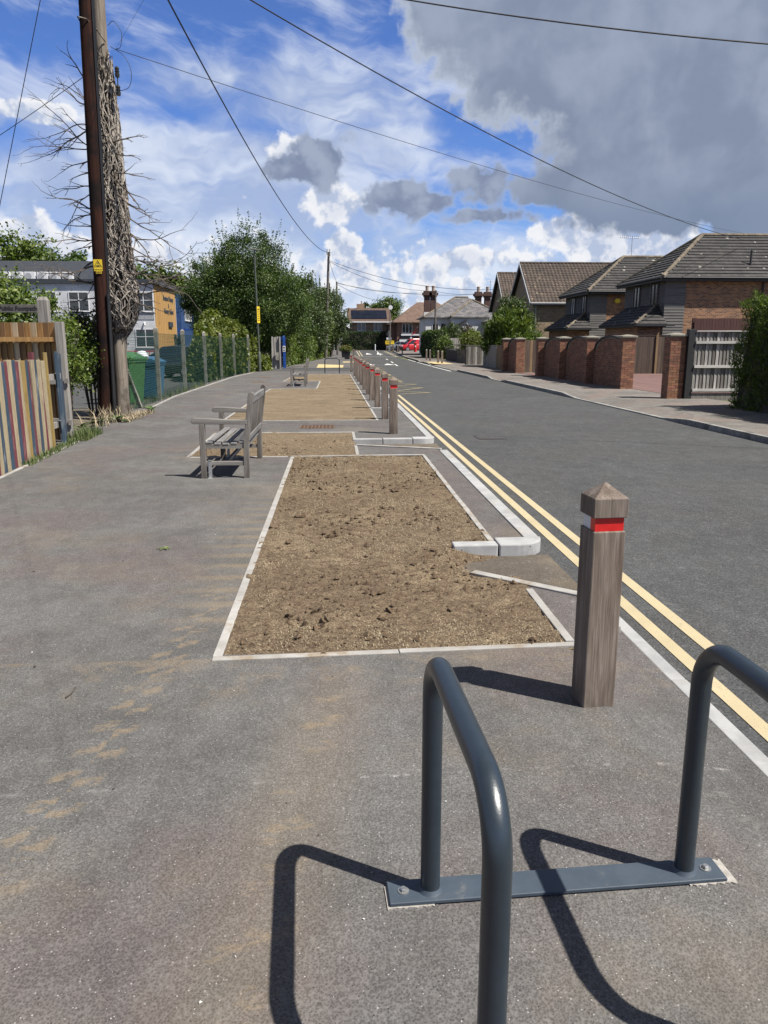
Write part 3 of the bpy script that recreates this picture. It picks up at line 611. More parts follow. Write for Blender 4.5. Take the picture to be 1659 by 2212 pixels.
def scatter(name, mat, areas, n, size, flat, seed, lift=0.0, dens=None, par=None, blade=False):
    r = np.random.default_rng(seed); V = []; F = []
    tot = sum((a[2] - a[0]) * (a[3] - a[1]) * a[4] for a in areas)
    for a in areas:
        k = int(n * (a[2] - a[0]) * (a[3] - a[1]) * a[4] / tot)
        x = r.uniform(a[0], a[2], k); y = r.uniform(a[1], a[3], k)
        if dens is not None:
            keep = r.random(k) < dens(x, y); x = x[keep]; y = y[keep]
        z = soilh(x, y) + (inlet_dip(x, y) if par is None else 0) + 0.004
        for xi, yi, zi in zip(x, y, z):
            bse = len(V)
            if blade:
                an = r.uniform(0, 6.28); L = size * r.uniform(0.5, 1.5); dx, dy = math.cos(an) * L, math.sin(an) * L; wx, wy = -math.sin(an) * 0.0012, math.cos(an) * 0.0012
                zz = zi + r.uniform(0.001, 0.008); ze = zi + r.uniform(0.001, 0.016)
                V += [(xi - wx, yi - wy, zz), (xi + wx, yi + wy, zz), (xi + dx + wx, yi + dy + wy, ze), (xi + dx - wx, yi + dy - wy, ze)]; F.append([bse, bse + 1, bse + 2, bse + 3])
            else:
                s_ = size * (r.pareto(2.6) + 0.45); s_ = min(s_, size * 4.0)
                pts = r.normal(0, 1, (6, 3)); base6 = np.array([(1, 0, 0), (-1, 0, 0), (0, 1, 0), (0, -1, 0), (0, 0, 1), (0, 0, -1.0)])
                pts = (base6 + pts * 0.28) * s_ * np.array([1, 1, flat])
                V += [(xi + p[0], yi + p[1], zi + p[2] + s_ * flat * 0.4 + lift) for p in pts]
                F += [[bse + i for i in f] for f in ((0, 2, 4), (2, 1, 4), (1, 3, 4), (3, 0, 4), (2, 0, 5), (1, 2, 5), (3, 1, 5), (0, 3, 5))]
    me = bpy.data.meshes.new(name); me.from_pydata(V, [], F); me.materials.append(mat)
    o = link(name, me, None); return o
o = scatter('soil_clods', M_CLOD, [(-0.60, 3.86, 1.22, 11.0, 1.0), (-2.05, 11.15, 0.25, 14.0, 0.25)], 7500, 0.0070, 0.75, 11, dens=lambda x, y: 0.15 + 0.85 * (vnoise(x, y, 1.4, 31) > 0.48))
tag(o, 'small dark clods of earth scattered over the bare soil beds', 'soil', kind='stuff')
o = scatter('straw', M_STRAW, [(-0.60, 3.85, 1.24, 11.0, 1.0), (-2.05, 11.12, 0.28, 14.0, 0.5)], 52000, 0.009, 1, 12, blade=True, dens=lambda x, y: np.clip((0.6 * vnoise(x, y, 1.3, 41) + 0.4 * vnoise(x, y * 0.8, 4.5, 42) - 0.40) * 4.0, 0.03, 1))
tag(o, 'pale straw and dead grass strewn over the bare soil beds', 'straw', kind='stuff')
# ------------------------------------------------------------------ painted markings
def marks(name, mat, polys, z=RZ + 0.004):
    b = B()
    for pl in polys: b.poly([(x, y, z + rise(y)) for x, y in pl])
    o = struct(b, name, mat); return o
def strip(p, q, wd):
    p = Vector(p); q = Vector(q); d = (q - p).normalized(); n = Vector((-d.y, d.x)) * wd / 2
    return [tuple(p - n), tuple(q - n), tuple(q + n), tuple(p + n)]
marks('yellow_line', M_YEL, [strip((1.885, -3), (1.86, 25.6), 0.085)])
marks('yellow_line', M_YEL, [strip((2.095, -3), (2.06, 25.6), 0.085)])
zz = []
for (a, c) in (((2.10, 26.0), (3.30, 26.9)), ((3.30, 26.9), (2.0, 27.6)), ((2.0, 27.6), (3.35, 29.8)), ((3.35, 29.8), (2.05, 30.6)), ((2.05, 30.6), (3.35, 32.3)), ((3.35, 32.3), (2.1, 33.4)),
               ((2.1, 49.8), (3.3, 51.3)), ((3.3, 51.3), (2.05, 53.0)), ((2.05, 53), (3.3, 55.0)), ((3.3, 55), (2.1, 57.5))): zz.append(strip(a, c, 0.11))
marks('zigzag_marking', M_YELOLD, zz)
def roadtext(s, x, y, size, mat, sx=1.0):
    M = Matrix.Translation((x, y, RZ + 0.0045)) @ Matrix.Rotation(R(90), 4, 'Z') @ Matrix.Diagonal((sx, 1, 1, 1))
    o = text(s, size, mat, None, M, ext=0.0, name='road_lettering', bold=0.012); o['kind'] = 'structure'; return o
roadtext('SCHOOL', 2.62, 36.8, 1.15, M_YELOLD, 1.25); roadtext('KEEP', 2.62, 42.2, 1.15, M_YELOLD, 1.25); roadtext('CLEAR', 2.62, 46.9, 1.15, M_YELOLD, 1.25)
marks('ramp_marking', M_WHT, [[(2.25, 61.2), (3.15, 61.2), (2.75, 65.2)], [(3.80, 61.2), (4.65, 61.2), (4.30, 65.2)], strip((2.9, 61.2), (4.2, 61.2), 0.12)])
marks('ramp_marking', M_WHT, [[(4.2, 108), (5.1, 108), (4.6, 116)], [(5.7, 108), (6.6, 108), (6.2, 116)]])
marks('centre_line', M_WHT, [strip((4.66, 58.5), (4.80, 63.5), 0.12), strip((4.95, 67), (5.15, 72.5), 0.12), strip((5.35, 80), (5.5, 85), 0.12), strip((6.0, 104), (6.7, 126), 0.14)])
marks('crossing_zigzag', M_YELOLD, [strip((2.8, 78), (3.9, 80), 0.12), strip((3.9, 80), (2.8, 84), 0.12), strip((2.8, 84), (4.0, 88), 0.12), strip((4, 88), (2.9, 94), 0.12), strip((2.5, 74), (4.6, 74), 0.1)])
marks('yellow_line', M_YEL, [strip((3.1, 100), (3.5, 130), 0.12), strip((3.45, 100), (3.9, 130), 0.12)])
marks('yellow_line', M_YEL, [strip((7.7, 96), (8.2, 128), 0.1), strip((7.45, 96), (7.9, 128), 0.1)])
marks('edge_marking', M_WHT, [strip((7.0, 47.2), (7.05, 57.0), 0.11), strip((7.12, 58), (7.3, 70), 0.11), strip((7.35, 71.5), (7.6, 82), 0.11)])
marks('hump_line', M_WHT, [strip((2.2, 98), (7.6, 98), 0.2)])
# litter on the tarmac: leaves, chips of stone, a pen-sized twig
M_CHIP = pm('pale_stone_chip', (0.45, 0.43, 0.40), (0.6, 0.58, 0.54), 30, 0.8, rnd=0.25)
M_DCHIP = pm('dark_grit', (0.05, 0.04, 0.03), (0.09, 0.07, 0.05), 30, 0.9)
def grit(name, n, mat, size, seed, label):
    r = np.random.default_rng(seed); V = []; F = []
    for k in range(n):
        Y = 1.3 + 9.5 * r.random() ** 1.7; Xp = r.uniform(-2.6, 1.5)
        if -0.68 < Xp and Y > 3.7: continue
        s_ = size * (0.4 + r.pareto(3.0)); s_ = min(s_, size * 3)
        base6 = np.array([(1, 0, 0), (-1, 0, 0), (0, 1, 0), (0, -1, 0), (0, 0, 1), (0, 0, -1.0)]) + r.normal(0, 0.25, (6, 3))
        bse = len(V); V += [(Xp + p[0] * s_, Y + p[1] * s_, 0.001 + (p[2] * 0.6 + 0.4) * s_) for p in base6]
        F += [[bse + i for i in f] for f in ((0, 2, 4), (2, 1, 4), (1, 3, 4), (3, 0, 4), (2, 0, 5), (1, 2, 5), (3, 1, 5), (0, 3, 5))]
    me = bpy.data.meshes.new(name); me.from_pydata(V, [], F); me.materials.append(mat)
    tag(link(name, me, None), label, 'grit', kind='stuff')
grit('stone_chips', 260, M_CHIP, 0.0022, 5, 'tiny pale stone chips lying loose on the footway tarmac')
grit('dark_grit', 170, M_DCHIP, 0.0035, 6, 'dark crumbs of earth lying loose on the footway tarmac')

b = B(); b.tube([(-1.26, 3.36, .006), (-1.245, 3.40, .009), (-1.25, 3.47, .006)], .0035, 5); b.top('fallen_twig', M_DCHIP, (-1.25, 3.4, 0), 'short dark twig lying on the tarmac near the tyre marks', 'twig')
M_SPRIG = pm('green_sprig_leaf', (0.10, 0.15, 0.03), (0.16, 0.20, 0.05), 20, .7)
t_ = thing('fallen_sprig', (-1.38, 6.0, 0), 'small green leafy sprig lying on the tarmac', 'leaf')
for k in range(6):
    a = k * 1.1; b = B(); b.poly([(0, 0, .008), (.03 * math.cos(a) - .01 * math.sin(a), .03 * math.sin(a) + .01 * math.cos(a), .016), (.065 * math.cos(a), .065 * math.sin(a), .010), (.03 * math.cos(a) + .01 * math.sin(a), .03 * math.sin(a) - .01 * math.cos(a), .014)]); b.build('leaf', M_SPRIG, t_, local=True)
b = B(); b.poly([(.36, 3.02, .004), (.40, 3.0, .012), (.425, 3.03, .006), (.39, 3.05, .003)]); b.top('dry_leaf', M_STRAW, (.39, 3.02, 0), 'curled dry brown leaf near the large bollard shadow', 'leaf')
# ------------------------------------------------------------------ street furniture
M_RACK = pm('slate_blue_powder_coat', (0.020, 0.030, 0.040), (0.024, 0.035, 0.046), 30, 0.32, 0.0006, spec=0.6, bscale=300)
M_BASE = pm('slate_blue_flat_bar', (0.048, 0.066, 0.088), (0.060, 0.080, 0.104), 14, 0.55, 0.0008, c3=(0.12, 0.125, 0.13), s3=16, k3=(0.60, 0.78), bscale=200)
M_ZINC = pm('zinc_bolt', (0.42, 0.42, 0.41), (0.55, 0.55, 0.53), 40, 0.4, metal=0.8)
M_GROUT = pm('rough_grout', (0.30, 0.28, 0.245), (0.46, 0.43, 0.39), 40, 0.95, 0.004)
rk = thing('cycle_rack', (0.26, 1.98, 0), 'dark slate blue steel cycle rack with two hoops bolted to the tarmac', 'cycle rack', rz=R(2.6))
def barpart(y):
    b = B(); L0, L1 = -0.125, 0.905
    b.prism([(L0, y - 0.05), (L1, y - 0.05), (L1, y + 0.05), (L0 + 0.0, y + 0.05)], 0.004, 0.016)
    bo = b.build('base_bar', M_BASE, rk, local=True, bevel=0.0025)
    rr = random.Random(int(y * 10))
    for (xa, xb) in ((L0 - 0.008, L0 + 0.13), (L1 - 0.12, L1 + 0.03)):
        n = 16; top = [(xa + (xb - xa) * i / n, y + 0.04 + (rr.uniform(0.0, 0.018) if xa > 0 else 0)) for i in range(n + 1)]
        bot = [(xa + (xb - xa) * i / n, y - 0.05 - rr.uniform(0.0, 0.010)) for i in range(n + 1)]
        g_ = B(); g_.prism(bot + top[::-1], -0.004, 0.0045); g_.build('grout', M_GROUT, bo, local=True)
    for xb in (L0 + 0.045, L1 - 0.045):
        w_ = B(); w_.lathe([(0.017, 0.016), (0.017, 0.0185)], (xb, y, 0), 20); w_.lathe([(0.0105, 0.0185), (0.0105, 0.025), (0.008, 0.028)], (xb, y, 0), 6)
        w_.build('bolt', M_ZINC, bo, local=True)
    return bo
barpart(0.0); barpart(-0.72)
for x in (0.0, 0.79):
    r, h, c = 0.029, 0.765, 0.13
    pts = [(x, 0, 0.012)] + [(x, 0, z) for z in np.linspace(0.1, h - c, 6)]
    pts += [tuple(q) for q in arc((x, -c, h - c), c, 0, math.pi / 2, 14, (0, 1, 0), (0, 0, 1))][1:]
    pts += [(x, y, h) for y in np.linspace(-c, -0.72 + c, 6)][1:]
    pts += [tuple(q) for q in arc((x, -0.72 + c, h - c), c, math.pi / 2, math.pi, 14, (0, 1, 0), (0, 0, 1))][1:]
    pts += [(x, -0.72, z) for z in np.linspace(h - c, 0.012, 7)][1:]
    b = B(); b.tube(pts, r, 28); hp = b.build('hoop', M_RACK, rk, smooth=True, local=True)
    for y in (0.0, -0.72):
        b = B(); b.lathe([(0.037, 0.0155), (0.033, 0.021), (0.0285, 0.030)], (x, y, 0), 24); b.build('weld', M_BASE, hp, smooth=True, local=True)
# far single hoop
b = B(); x0, x1, y, h, c, r = -0.57, 0.21, 42.4, 0.80, 0.14, 0.027
pts = [(x0, y, -0.01), (x0, y, h - c)] + [tuple(q) for q in arc((x0 + c, y, h - c), c, math.pi, math.pi / 2, 8)][1:] + [tuple(q) for q in arc((x1 - c, y, h - c), c, math.pi / 2, 0, 8)] + [(x1, y, -0.01)]
b.tube(pts, r, 12)
b.top('cycle_hoop', M_RACK, ((x0 + x1) / 2, y, 0), 'single dark steel cycle hoop at the end of the earth beds', 'cycle hoop', smooth=True)

def oak(name, c1, c2, rnd=0.12):
    m, x, bs, out = newmat(name)
    tcs = x.n('ShaderNodeTexCoord').outputs['Object']; oi = x.n('ShaderNodeObjectInfo').outputs['Random']
    v = x.v('ADD', tcs, x.comb(x.m('MULTIPLY', oi, 31.0), x.m('MULTIPLY', oi, 17.0), x.m('MULTIPLY', oi, 5.0)))
    g1 = x.noise(x.v('MULTIPLY', v, (26, 26, 1.6)), 1.0, 6, 0.65); g2 = x.noise(x.v('MULTIPLY', v, (170, 170, 5)), 1.0, 3, 0.7)
    c = x.mix(x.ss(g1, 0.35, 0.68), c1, c2)
    c = x.mix(0.65, c, x.mix(x.ss(g2, 0.3, 0.7), (0.55, 0.53, 0.52), (1.3, 1.3, 1.3)), 'MULTIPLY')
    st = x.ss(x.noise(x.v('MULTIPLY', v, (9, 9, 0.8)), 1.0, 4, 0.6), 0.50, 0.66)
    c = x.mix(x.m('MULTIPLY', st, 0.55), c, (c1[0] * 0.5, c1[1] * 0.42, c1[2] * 0.38))
    st2 = x.ss(x.noise(x.v('MULTIPLY', x.v('ADD', v, (5, 9, 0)), (14, 14, 1.1)), 1.0, 4, 0.6), 0.55, 0.70)
    c = x.mix(x.m('MULTIPLY', st2, 0.45), c, (c2[0] * 1.35, c2[1] * 1.35, c2[2] * 1.38))
    bot = x.ss(x.sep(tcs)[2], 0.26, 0.0)
    wet = x.m('MULTIPLY', bot, x.ss(x.noise(x.v('MULTIPLY', v, (12, 12, 3)), 1.0, 4), 0.35, 0.62))
    c = x.mix(x.m('MULTIPLY', wet, 0.55), c, (c1[0] * 0.35, c1[1] * 0.32, c1[2] * 0.30))
    hv = x.n('ShaderNodeHueSaturation'); x.link(c, hv.inputs['Color']); x.link(x.lin(oi, 0, 1, 1 - rnd, 1 + rnd), hv.inputs['Value'])
    x.link(hv.outputs[0], bs.inputs['Base Color']); bs.inputs['Roughness'].default_value = 0.85; bs.inputs['Specular IOR Level'].default_value = 0.25
    bp = x.n('ShaderNodeBump'); bp.inputs['Strength'].default_value = 0.6; bp.inputs['Distance'].default_value = 0.0015
    x.link(x.m('ADD', g2, g1), bp.inputs['Height']); x.link(bp.outputs[0], bs.inputs['Normal'])
    return m
M_OAK = oak('weathered_oak', (0.165, 0.128, 0.100), (0.275, 0.228, 0.190))
M_OAKTOP = oak('silvered_oak', (0.28, 0.255, 0.235), (0.42, 0.395, 0.37))
M_RED = pm('red_reflective_band', (0.62, 0.016, 0.014), (0.70, 0.022, 0.018), 20, 0.35)
M_WBAND = pm('white_reflective_band', (0.70, 0.72, 0.75), (0.76, 0.78, 0.80), 20, 0.35)
def bollard(loc, rz, label, group=None, s=0.14):
    t = thing('bollard', loc, label, 'bollard', group, rz)
    a = s / 2; e = a - 0.010
    b = B(); b.prism([(-a, -a), (a, -a), (a, a), (-a, a)], -0.02, 0.812); b.build('shaft', M_OAK, t, local=True, bevel=0.005)
    b = B(); b.add([(-a - .004, -a - .004, 0.872), (a + .004, -a - .004, 0.872), (a + .004, a + .004, 0.872), (-a - .004, a + .004, 0.872), (-a - .004, -a - .004, 0.955), (a + .004, -a - .004, 0.955), (a + .004, a + .004, 0.955), (-a - .004, a + .004, 0.955), (0, 0, 1.018)],
                   [[3, 2, 1, 0], [0, 1, 5, 4], [1, 2, 6, 5], [2, 3, 7, 6], [3, 0, 4, 7], [4, 5, 8], [5, 6, 8], [6, 7, 8], [7, 4, 8]])
    b.build('cap', M_OAKTOP if False else M_OAK, t, local=True, bevel=0.003)
    b = B(); b.prism([(-e, -e), (e, -e), (e, e), (-e, e)], 0.81, 0.874); nk = b.build('neck', M_WBAND, t, local=True)
    f = e + 0.0022
    b = B(); b.prism([(-f, -e + 0.045), (-f, -f), (f, -f), (f, -e + 0.045), (e - .001, -e + 0.045), (e - .001, -e + .001), (-e + .001, -e + .001), (-e + .001, -e + 0.045)], 0.8125, 0.8715); b.build('red_band', M_RED, nk, local=True)
    return t
near = bollard((1.155, 3.20, 0), R(5), 'large weathered oak bollard with red band standing beside the cycle rack', None, 0.145)
bl = bollard((1.03, 13.85, 0), 0, 'weathered oak bollard with red band in the row beside the narrow earth bed', 'oak bollards along the kerb')
for y in (16.65, 19.45, 22.2, 24.7, 27.3, 30.4, 33.1, 35.8, 38.6):
    c = copy_tree(bl); c.location = (1.07 - (y - 13.8) * 0.0045, y + random.uniform(-.05, .05), 0); c.rotation_euler = (R(random.uniform(-.8, .8)), R(random.uniform(-.8, .8)), R(random.uniform(-4, 4)))
for y, x in ((44.2, 0.90), (79, 1.85)):
    c = copy_tree(bl); c.location = (x, y, 0); tag(c, 'oak bollard with red band beyond the dark cycle hoop', 'bollard', 'oak bollards past the cycle hoop')
# plain round-topped timber bollards across the road
bb_ = thing('timber_bollard', (8.77, 75.2, 0.03), 'plain brown timber bollard without band by the yellow paving opposite', 'bollard', 'timber bollards at the crossing opposite')
b = B(); a = .075; b.prism([(-a, -a), (a, -a), (a, a), (-a, a)], -0.02, 0.92); b.build('shaft', M_OAK, bb_, local=True, bevel=0.004)
b = B(); b.add([(-a, -a, .92), (a, -a, .92), (a, a, .92), (-a, a, .92), (0, 0, 1.0)], [[3, 2, 1, 0], [0, 1, 4], [1, 2, 4], [2, 3, 4], [3, 0, 4]]); b.build('cap', M_OAKTOP, bb_, local=True)
for x, y in ((8.64, 71.3), (8.3, 63.1), (8.42, 61.6)):
    c = copy_tree(bb_); c.location = (x, y, 0.03)
for x, y in ((9.16, 107.3), (9.25, 116.3), (9.40, 127), (9.5, 133)):
    c = copy_tree(bb_); c.location = (x, min(y, 129.5), 0.03 + rise(y)); tag(c, 'plain timber bollard far along the opposite pavement near the red van', 'bollard', 'timber bollards by the shop')

# ------------------------------------------------------------------ benches
M_TEAK = oak('silver_grey_teak', (0.150, 0.136, 0.120), (0.25, 0.23, 0.205), 0.06)
def woodx(name, c1, c2, axis, rnd=0.1, k=1.0):
    st = {'X': (1.6, 26, 26), 'Y': (26, 1.6, 26), 'Z': (26, 26, 1.6)}[axis]
    return pm(name, c1, c2, 1.0 * k, 0.85, 0.001, stretch=st, rnd=rnd, bscale=4, fine=(5.0, 0.5))
M_TEAKY = woodx('silver_grey_teak_slat', (0.145, 0.142, 0.138), (0.235, 0.228, 0.218), 'Y')
M_TEAKX = woodx('silver_grey_teak_rail', (0.17, 0.157, 0.14), (0.28, 0.262, 0.235), 'X')
M_STEEL = pm('galvanised_bracket', (0.40, 0.40, 0.40), (0.52, 0.52, 0.51), 20, 0.5, metal=0.6)
def bench(loc, label):
    t = thing('bench', loc, label, 'bench')             # local: x = 0 at the front legs, back at +x, y along the seat
    L = 1.62; D = 0.52
    for y in (0.0, L):
        b = B(); b.box(-0.035, y - 0.035, -0.005, 0.03, y + 0.035, 0.655); b.build('leg', M_TEAK, t, local=True, bevel=0.005)
        b = B()                                          # back leg runs up into the leaning back post
        pr = [(D - 0.045, -0.005), (D + 0.025, -0.005), (D + 0.030, 0.42), (D + 0.105, 1.0)] + [(D + 0.072 + 0.034 * math.cos(a), 1.0 + 0.034 * math.sin(a)) for a in np.linspace(0.2, math.pi, 8)] + [(D - 0.035, 0.45)]
        b.ext([(x, y - 0.03, z) for x, z in pr], (0, 0.06, 0)); b.build('back_post', M_TEAK, t, local=True, bevel=0.004)
        top = [(-0.115 + 0.0, 0.690)] + [(x, 0.718 + 0.012 * math.cos((x + 0.05) * 7)) for x in np.linspace(-0.09, D + 0.0, 12)]
        b = B(); prof = [(-0.128, 0.690), (-0.122, 0.712), (-0.10, 0.727)] + [(x, 0.716 + 0.011 * math.cos((x + 0.07) * 6.0)) for x in np.linspace(-0.06, D + 0.015, 12)] + [(D + 0.015, 0.650), (-0.06, 0.655), (-0.10, 0.655), (-0.122, 0.668)]
        b.ext([(x, y - 0.034, z) for x, z in prof], (0, 0.068, 0)); b.build('armrest', M_TEAKX, t, local=True, bevel=0.008)
        b = B()                                          # scooped seat rail
        prof = [(0.03, 0.36), (0.03, 0.425)] + [(x, 0.425 - 0.028 * math.sin(math.pi * (x - .03) / (D - .06))) for x in np.linspace(0.05, D - 0.05, 8)] + [(D - 0.03, 0.425), (D - 0.03, 0.36)]
        b.ext([(x, y - 0.018, z) for x, z in prof], (0, 0.036, 0)); b.build('seat_rail', M_TEAKX, t, local=True)
        b = B(); b.box(0.03, y - 0.02, 0.155, D - 0.04, y + 0.02, 0.205); b.build('stretcher', M_TEAKX, t, local=True, bevel=0.003)
        b = B(); b.box(0.055, y - 0.026, 0.0, 0.095, y - 0.0205, 0.225); b.box(0.055, y - 0.026, 0.2055, 0.095, y + 0.024, 0.211); b.box(0.045, y - 0.075, 0.0, 0.105, y - 0.0265, 0.006)
        b.build('ground_bracket', M_STEEL, t, local=True)
    for i in range(5):
        x = 0.035 + i * 0.098; z = 0.428 - 0.028 * math.sin(math.pi * min(1, max(0, (x + .035 - .03) / (D - .06))))
        b = B(); b.obox((x + 0.037, L / 2, z + 0.011), (0.074, L - 0.075 + 0.12 * (i < 99), 0.021)); b.build('seat_slat', M_TEAKY, t, local=True, bevel=0.004)
    lean = math.atan2(0.075, 0.58)
    b = B(); b.obox((D + 0.012, L / 2, 0.475), (0.032, L - 0.062, 0.075), 0, lean); b.build('back_rail', M_TEAKY, t, local=True, bevel=0.004)
    b = B(); b.obox((D + 0.068, L / 2, 0.935), (0.034, L - 0.062, 0.095), 0, lean); b.build('top_rail', M_TEAKY, t, local=True, bevel=0.006)
    n = 14
    sm = B(); sm.box(-0.007, -0.024, 0, 0.007, 0.024, 0.385); sm = sm.mesh('back_slat'); sm.materials.append(M_TEAK)
    for i in range(n):
        y = 0.09 + (L - 0.18) * i / (n - 1); link('back_slat', sm, None, t, (D + 0.017, y, 0.508), (0, lean, 0))
    for x in (0.02, D - 0.03):
        b = B(); b.box(x - 0.015, 0.036, 0.345, x + 0.015, L - 0.036, 0.405); b.build('apron', M_TEAKY, t, local=True)
    b = B(); b.box(D / 2 - 0.02, 0.022, 0.160, D / 2 + 0.02, L - 0.022, 0.20); b.build('floor_rail', M_TEAKY, t, local=True)
    return t
bench((-1.60, 9.32, 0), 'silver grey wooden bench on the tarmac recess beside the largest earth bed')
bench((-1.66, 29.5, 0), 'silver grey wooden bench set among the farther earth beds before the cycle hoop')

# covers and gratings
M_GRATEB = pm('worn_grey_iron', (0.10, 0.095, 0.085), (0.16, 0.15, 0.135), 20, 0.7, metal=0.2)
M_GRATE = pm('cast_iron', (0.05, 0.045, 0.04), (0.09, 0.08, 0.07), 20, 0.6, 0.002, metal=0.5)
t = thing('manhole_cover', (-0.37, 15.1, 0), 'rusty brown rectangular manhole cover between two earth beds', 'manhole cover')
b = B(); b.box(-0.70, 14.80, 0.001, -0.03, 15.40, 0.004); b.build('frame', M_IRON, t)
b = B()
for i in range(9):
    for j in range(8): b.obox((-0.65 + i * 0.072, 14.85 + j * 0.072, 0.006), (0.05, 0.02, 0.005), R(45 if (i + j) % 2 else -45))
b.build('tread', M_IRON, t)
t = thing('road_gully', (2.78, 13.8, RZ), 'dark iron gully grating set in the road asphalt', 'drain')
b = B(); b.box(2.53, 13.53, RZ + 0.001, 3.05, 14.08, RZ + 0.004); b.build('frame', M_GRATE, t)
b = B()
for i in range(9): b.box(2.57 + i * 0.052, 13.57, RZ + 0.004, 2.57 + i * 0.052 + 0.028, 14.04, RZ + 0.010)
b.build('bars', M_GRATEB, t)
for (x, y) in ((-3.2, 33.0), (-3.4, 38)):
    b = B(); b.box(x - .3, y - .25, 0.001, x + .3, y + .25, 0.005); b.top('access_cover', M_IRON, (x, y, 0), 'small flat brown access cover in the footway near the mesh fence', 'access cover', 'covers in the footway')

# ------------------------------------------------------------------ painted picket fence and tall board fence
def pick(name, c, worn):
    return pm(name, c, tuple(q * 0.82 for q in c), 1.0, 0.8, 0.001, stretch=(14, 14, 2.2), rnd=0.10, c3=worn, s3=11.0, k3=(0.54, 0.70), fine=(6, 0.8), st3=(1, 1, .22))
WORN = (0.40, 0.34, 0.26)
PK = {'b': pick('flaking_blue_paint', (0.034, 0.062, 0.098), (0.13, 0.155, 0.175)), 'r': pick('flaking_red_paint', (0.150, 0.032, 0.040), (0.27, 0.13, 0.125)), 'c': pick('cream_paint', (0.37, 0.30, 0.185), (0.25, 0.20, 0.13)),
      'n': pick('flaking_navy_paint', (0.035, 0.055, 0.085), (0.20, 0.22, 0.22)), 'y': pick('ochre_yellow_paint', (0.33, 0.225, 0.065), (0.25, 0.18, 0.085))}
pf = thing('picket_fence', (-4.2, 11.0, 0), 'low fence of upright planks painted red blue cream and yellow', 'fence')
seq = 'rcbrcncbrcbrcybrcncrcbyrc'
y = 5.9; i = 0
def fx(y): return -4.12 - (y - 9.0) * 0.072
while y < 11.9:
    cc = seq[i % len(seq)]; h = 1.375 + random.uniform(-0.012, 0.012) - max(0, y - 10.8) * 0.03
    b = B(); th = 0.048; wd = 0.118
    b.box(-th / 2, -wd / 2, -0.02, th / 2, wd / 2, h); o = b.build('picket', PK[cc], pf, local=True, bevel=0.004)
    o.location = Vector((fx(y), y, 0)) - pf.location; o.rotation_euler = (R(random.uniform(-1.2, 1.2)), R(random.uniform(-0.8, 0.8)), R(-4 + random.uniform(-5, 5)))
    y += 0.132; i += 1
for (yy_, cc, h, dx) in ((12.09, 'y', 1.46, 0), (12.62, 'b', 1.47, 0.02)):
    b = B(); b.box(-0.022, -0.07, -0.02, 0.022, 0.07, h); o = b.build('picket', PK[cc], pf, local=True, bevel=0.004)
    o.location = Vector((fx(yy_) + dx, yy_, 0)) - pf.location; o.rotation_euler = (0, R(-.5), R(14))
b = B(); b.box(-0.03, -0.04, -0.02, 0.03, 0.04, 1.47); o = b.build('post', PK['r'], pf, local=True); o.location = Vector((fx(11.7) - 0.10, 11.7, 0)) - pf.location
b = B(); b.box(-0.04, -0.05, -0.02, 0.04, 0.05, 1.43); o = b.build('post', PK['n'], pf, local=True); o.location = Vector((-4.50, 13.02, 0)) - pf.location
M_GREYW = woodx('grey_weathered_timber', (0.20, 0.185, 0.165), (0.34, 0.315, 0.28), 'Z')
for z in (0.33, 1.08):
    b = B(); b.bar((fx(5.8) - 0.055, 5.8, z), (-4.47, 12.96, z), 0.045, 0.09); b.build('rail', M_GREYW, pf)
tf = thing('board_fence', (-5.0, 13.3, 0), 'tall orange brown close boarded fence with grey post behind the coloured pickets', 'fence')
M_BRD = [woodx('fresh_brown_board', (0.30, 0.155, 0.052), (0.43, 0.24, 0.085), 'Z'), woodx('pale_board', (0.45, 0.34, 0.21), (0.56, 0.44, 0.29), 'Z'), woodx('dark_brown_board', (0.19, 0.105, 0.045), (0.28, 0.155, 0.065), 'Z')]
x = -4.60; i = 0
while x > -8.2:
    b = B(); b.add([(x, 13.335, -0.02), (x - 0.112, 13.36, -0.02), (x - 0.112, 13.352, -0.02), (x, 13.318, -0.02), (x, 13.335, 1.93), (x - 0.112, 13.36, 1.93), (x - 0.112, 13.352, 1.93), (x, 13.318, 1.93)],
                   [[3, 2, 1, 0], [4, 5, 6, 7], [0, 1, 5, 4], [1, 2, 6, 5], [2, 3, 7, 6], [3, 0, 4, 7]])
    b.build('board', M_BRD[(0, 2, 0, 1, 0, 2, 1)[i % 7]], tf); x -= 0.1; i += 1
for z in (0.33, 0.97, 1.66):
    b = B(); b.bar((-4.57, 13.27, z), (-8.2, 13.27, z), 0.085, 0.075, (0, 0, 1)); b.build('rail', M_BRD[0] if z > 1 else M_GREYW, tf)
b = B(); b.box(-4.565, 13.20, -0.05, -4.44, 13.33, 1.94); b.build('post', M_GREYW, tf, bevel=0.006)
b = B(); b.box(-4.47, 13.16, 0.95, -4.40, 13.198, 1.03); b.box(-4.46, 13.16, 0.26, -4.40, 13.198, 0.35); b.build('rail_stub', M_GREYW, tf)
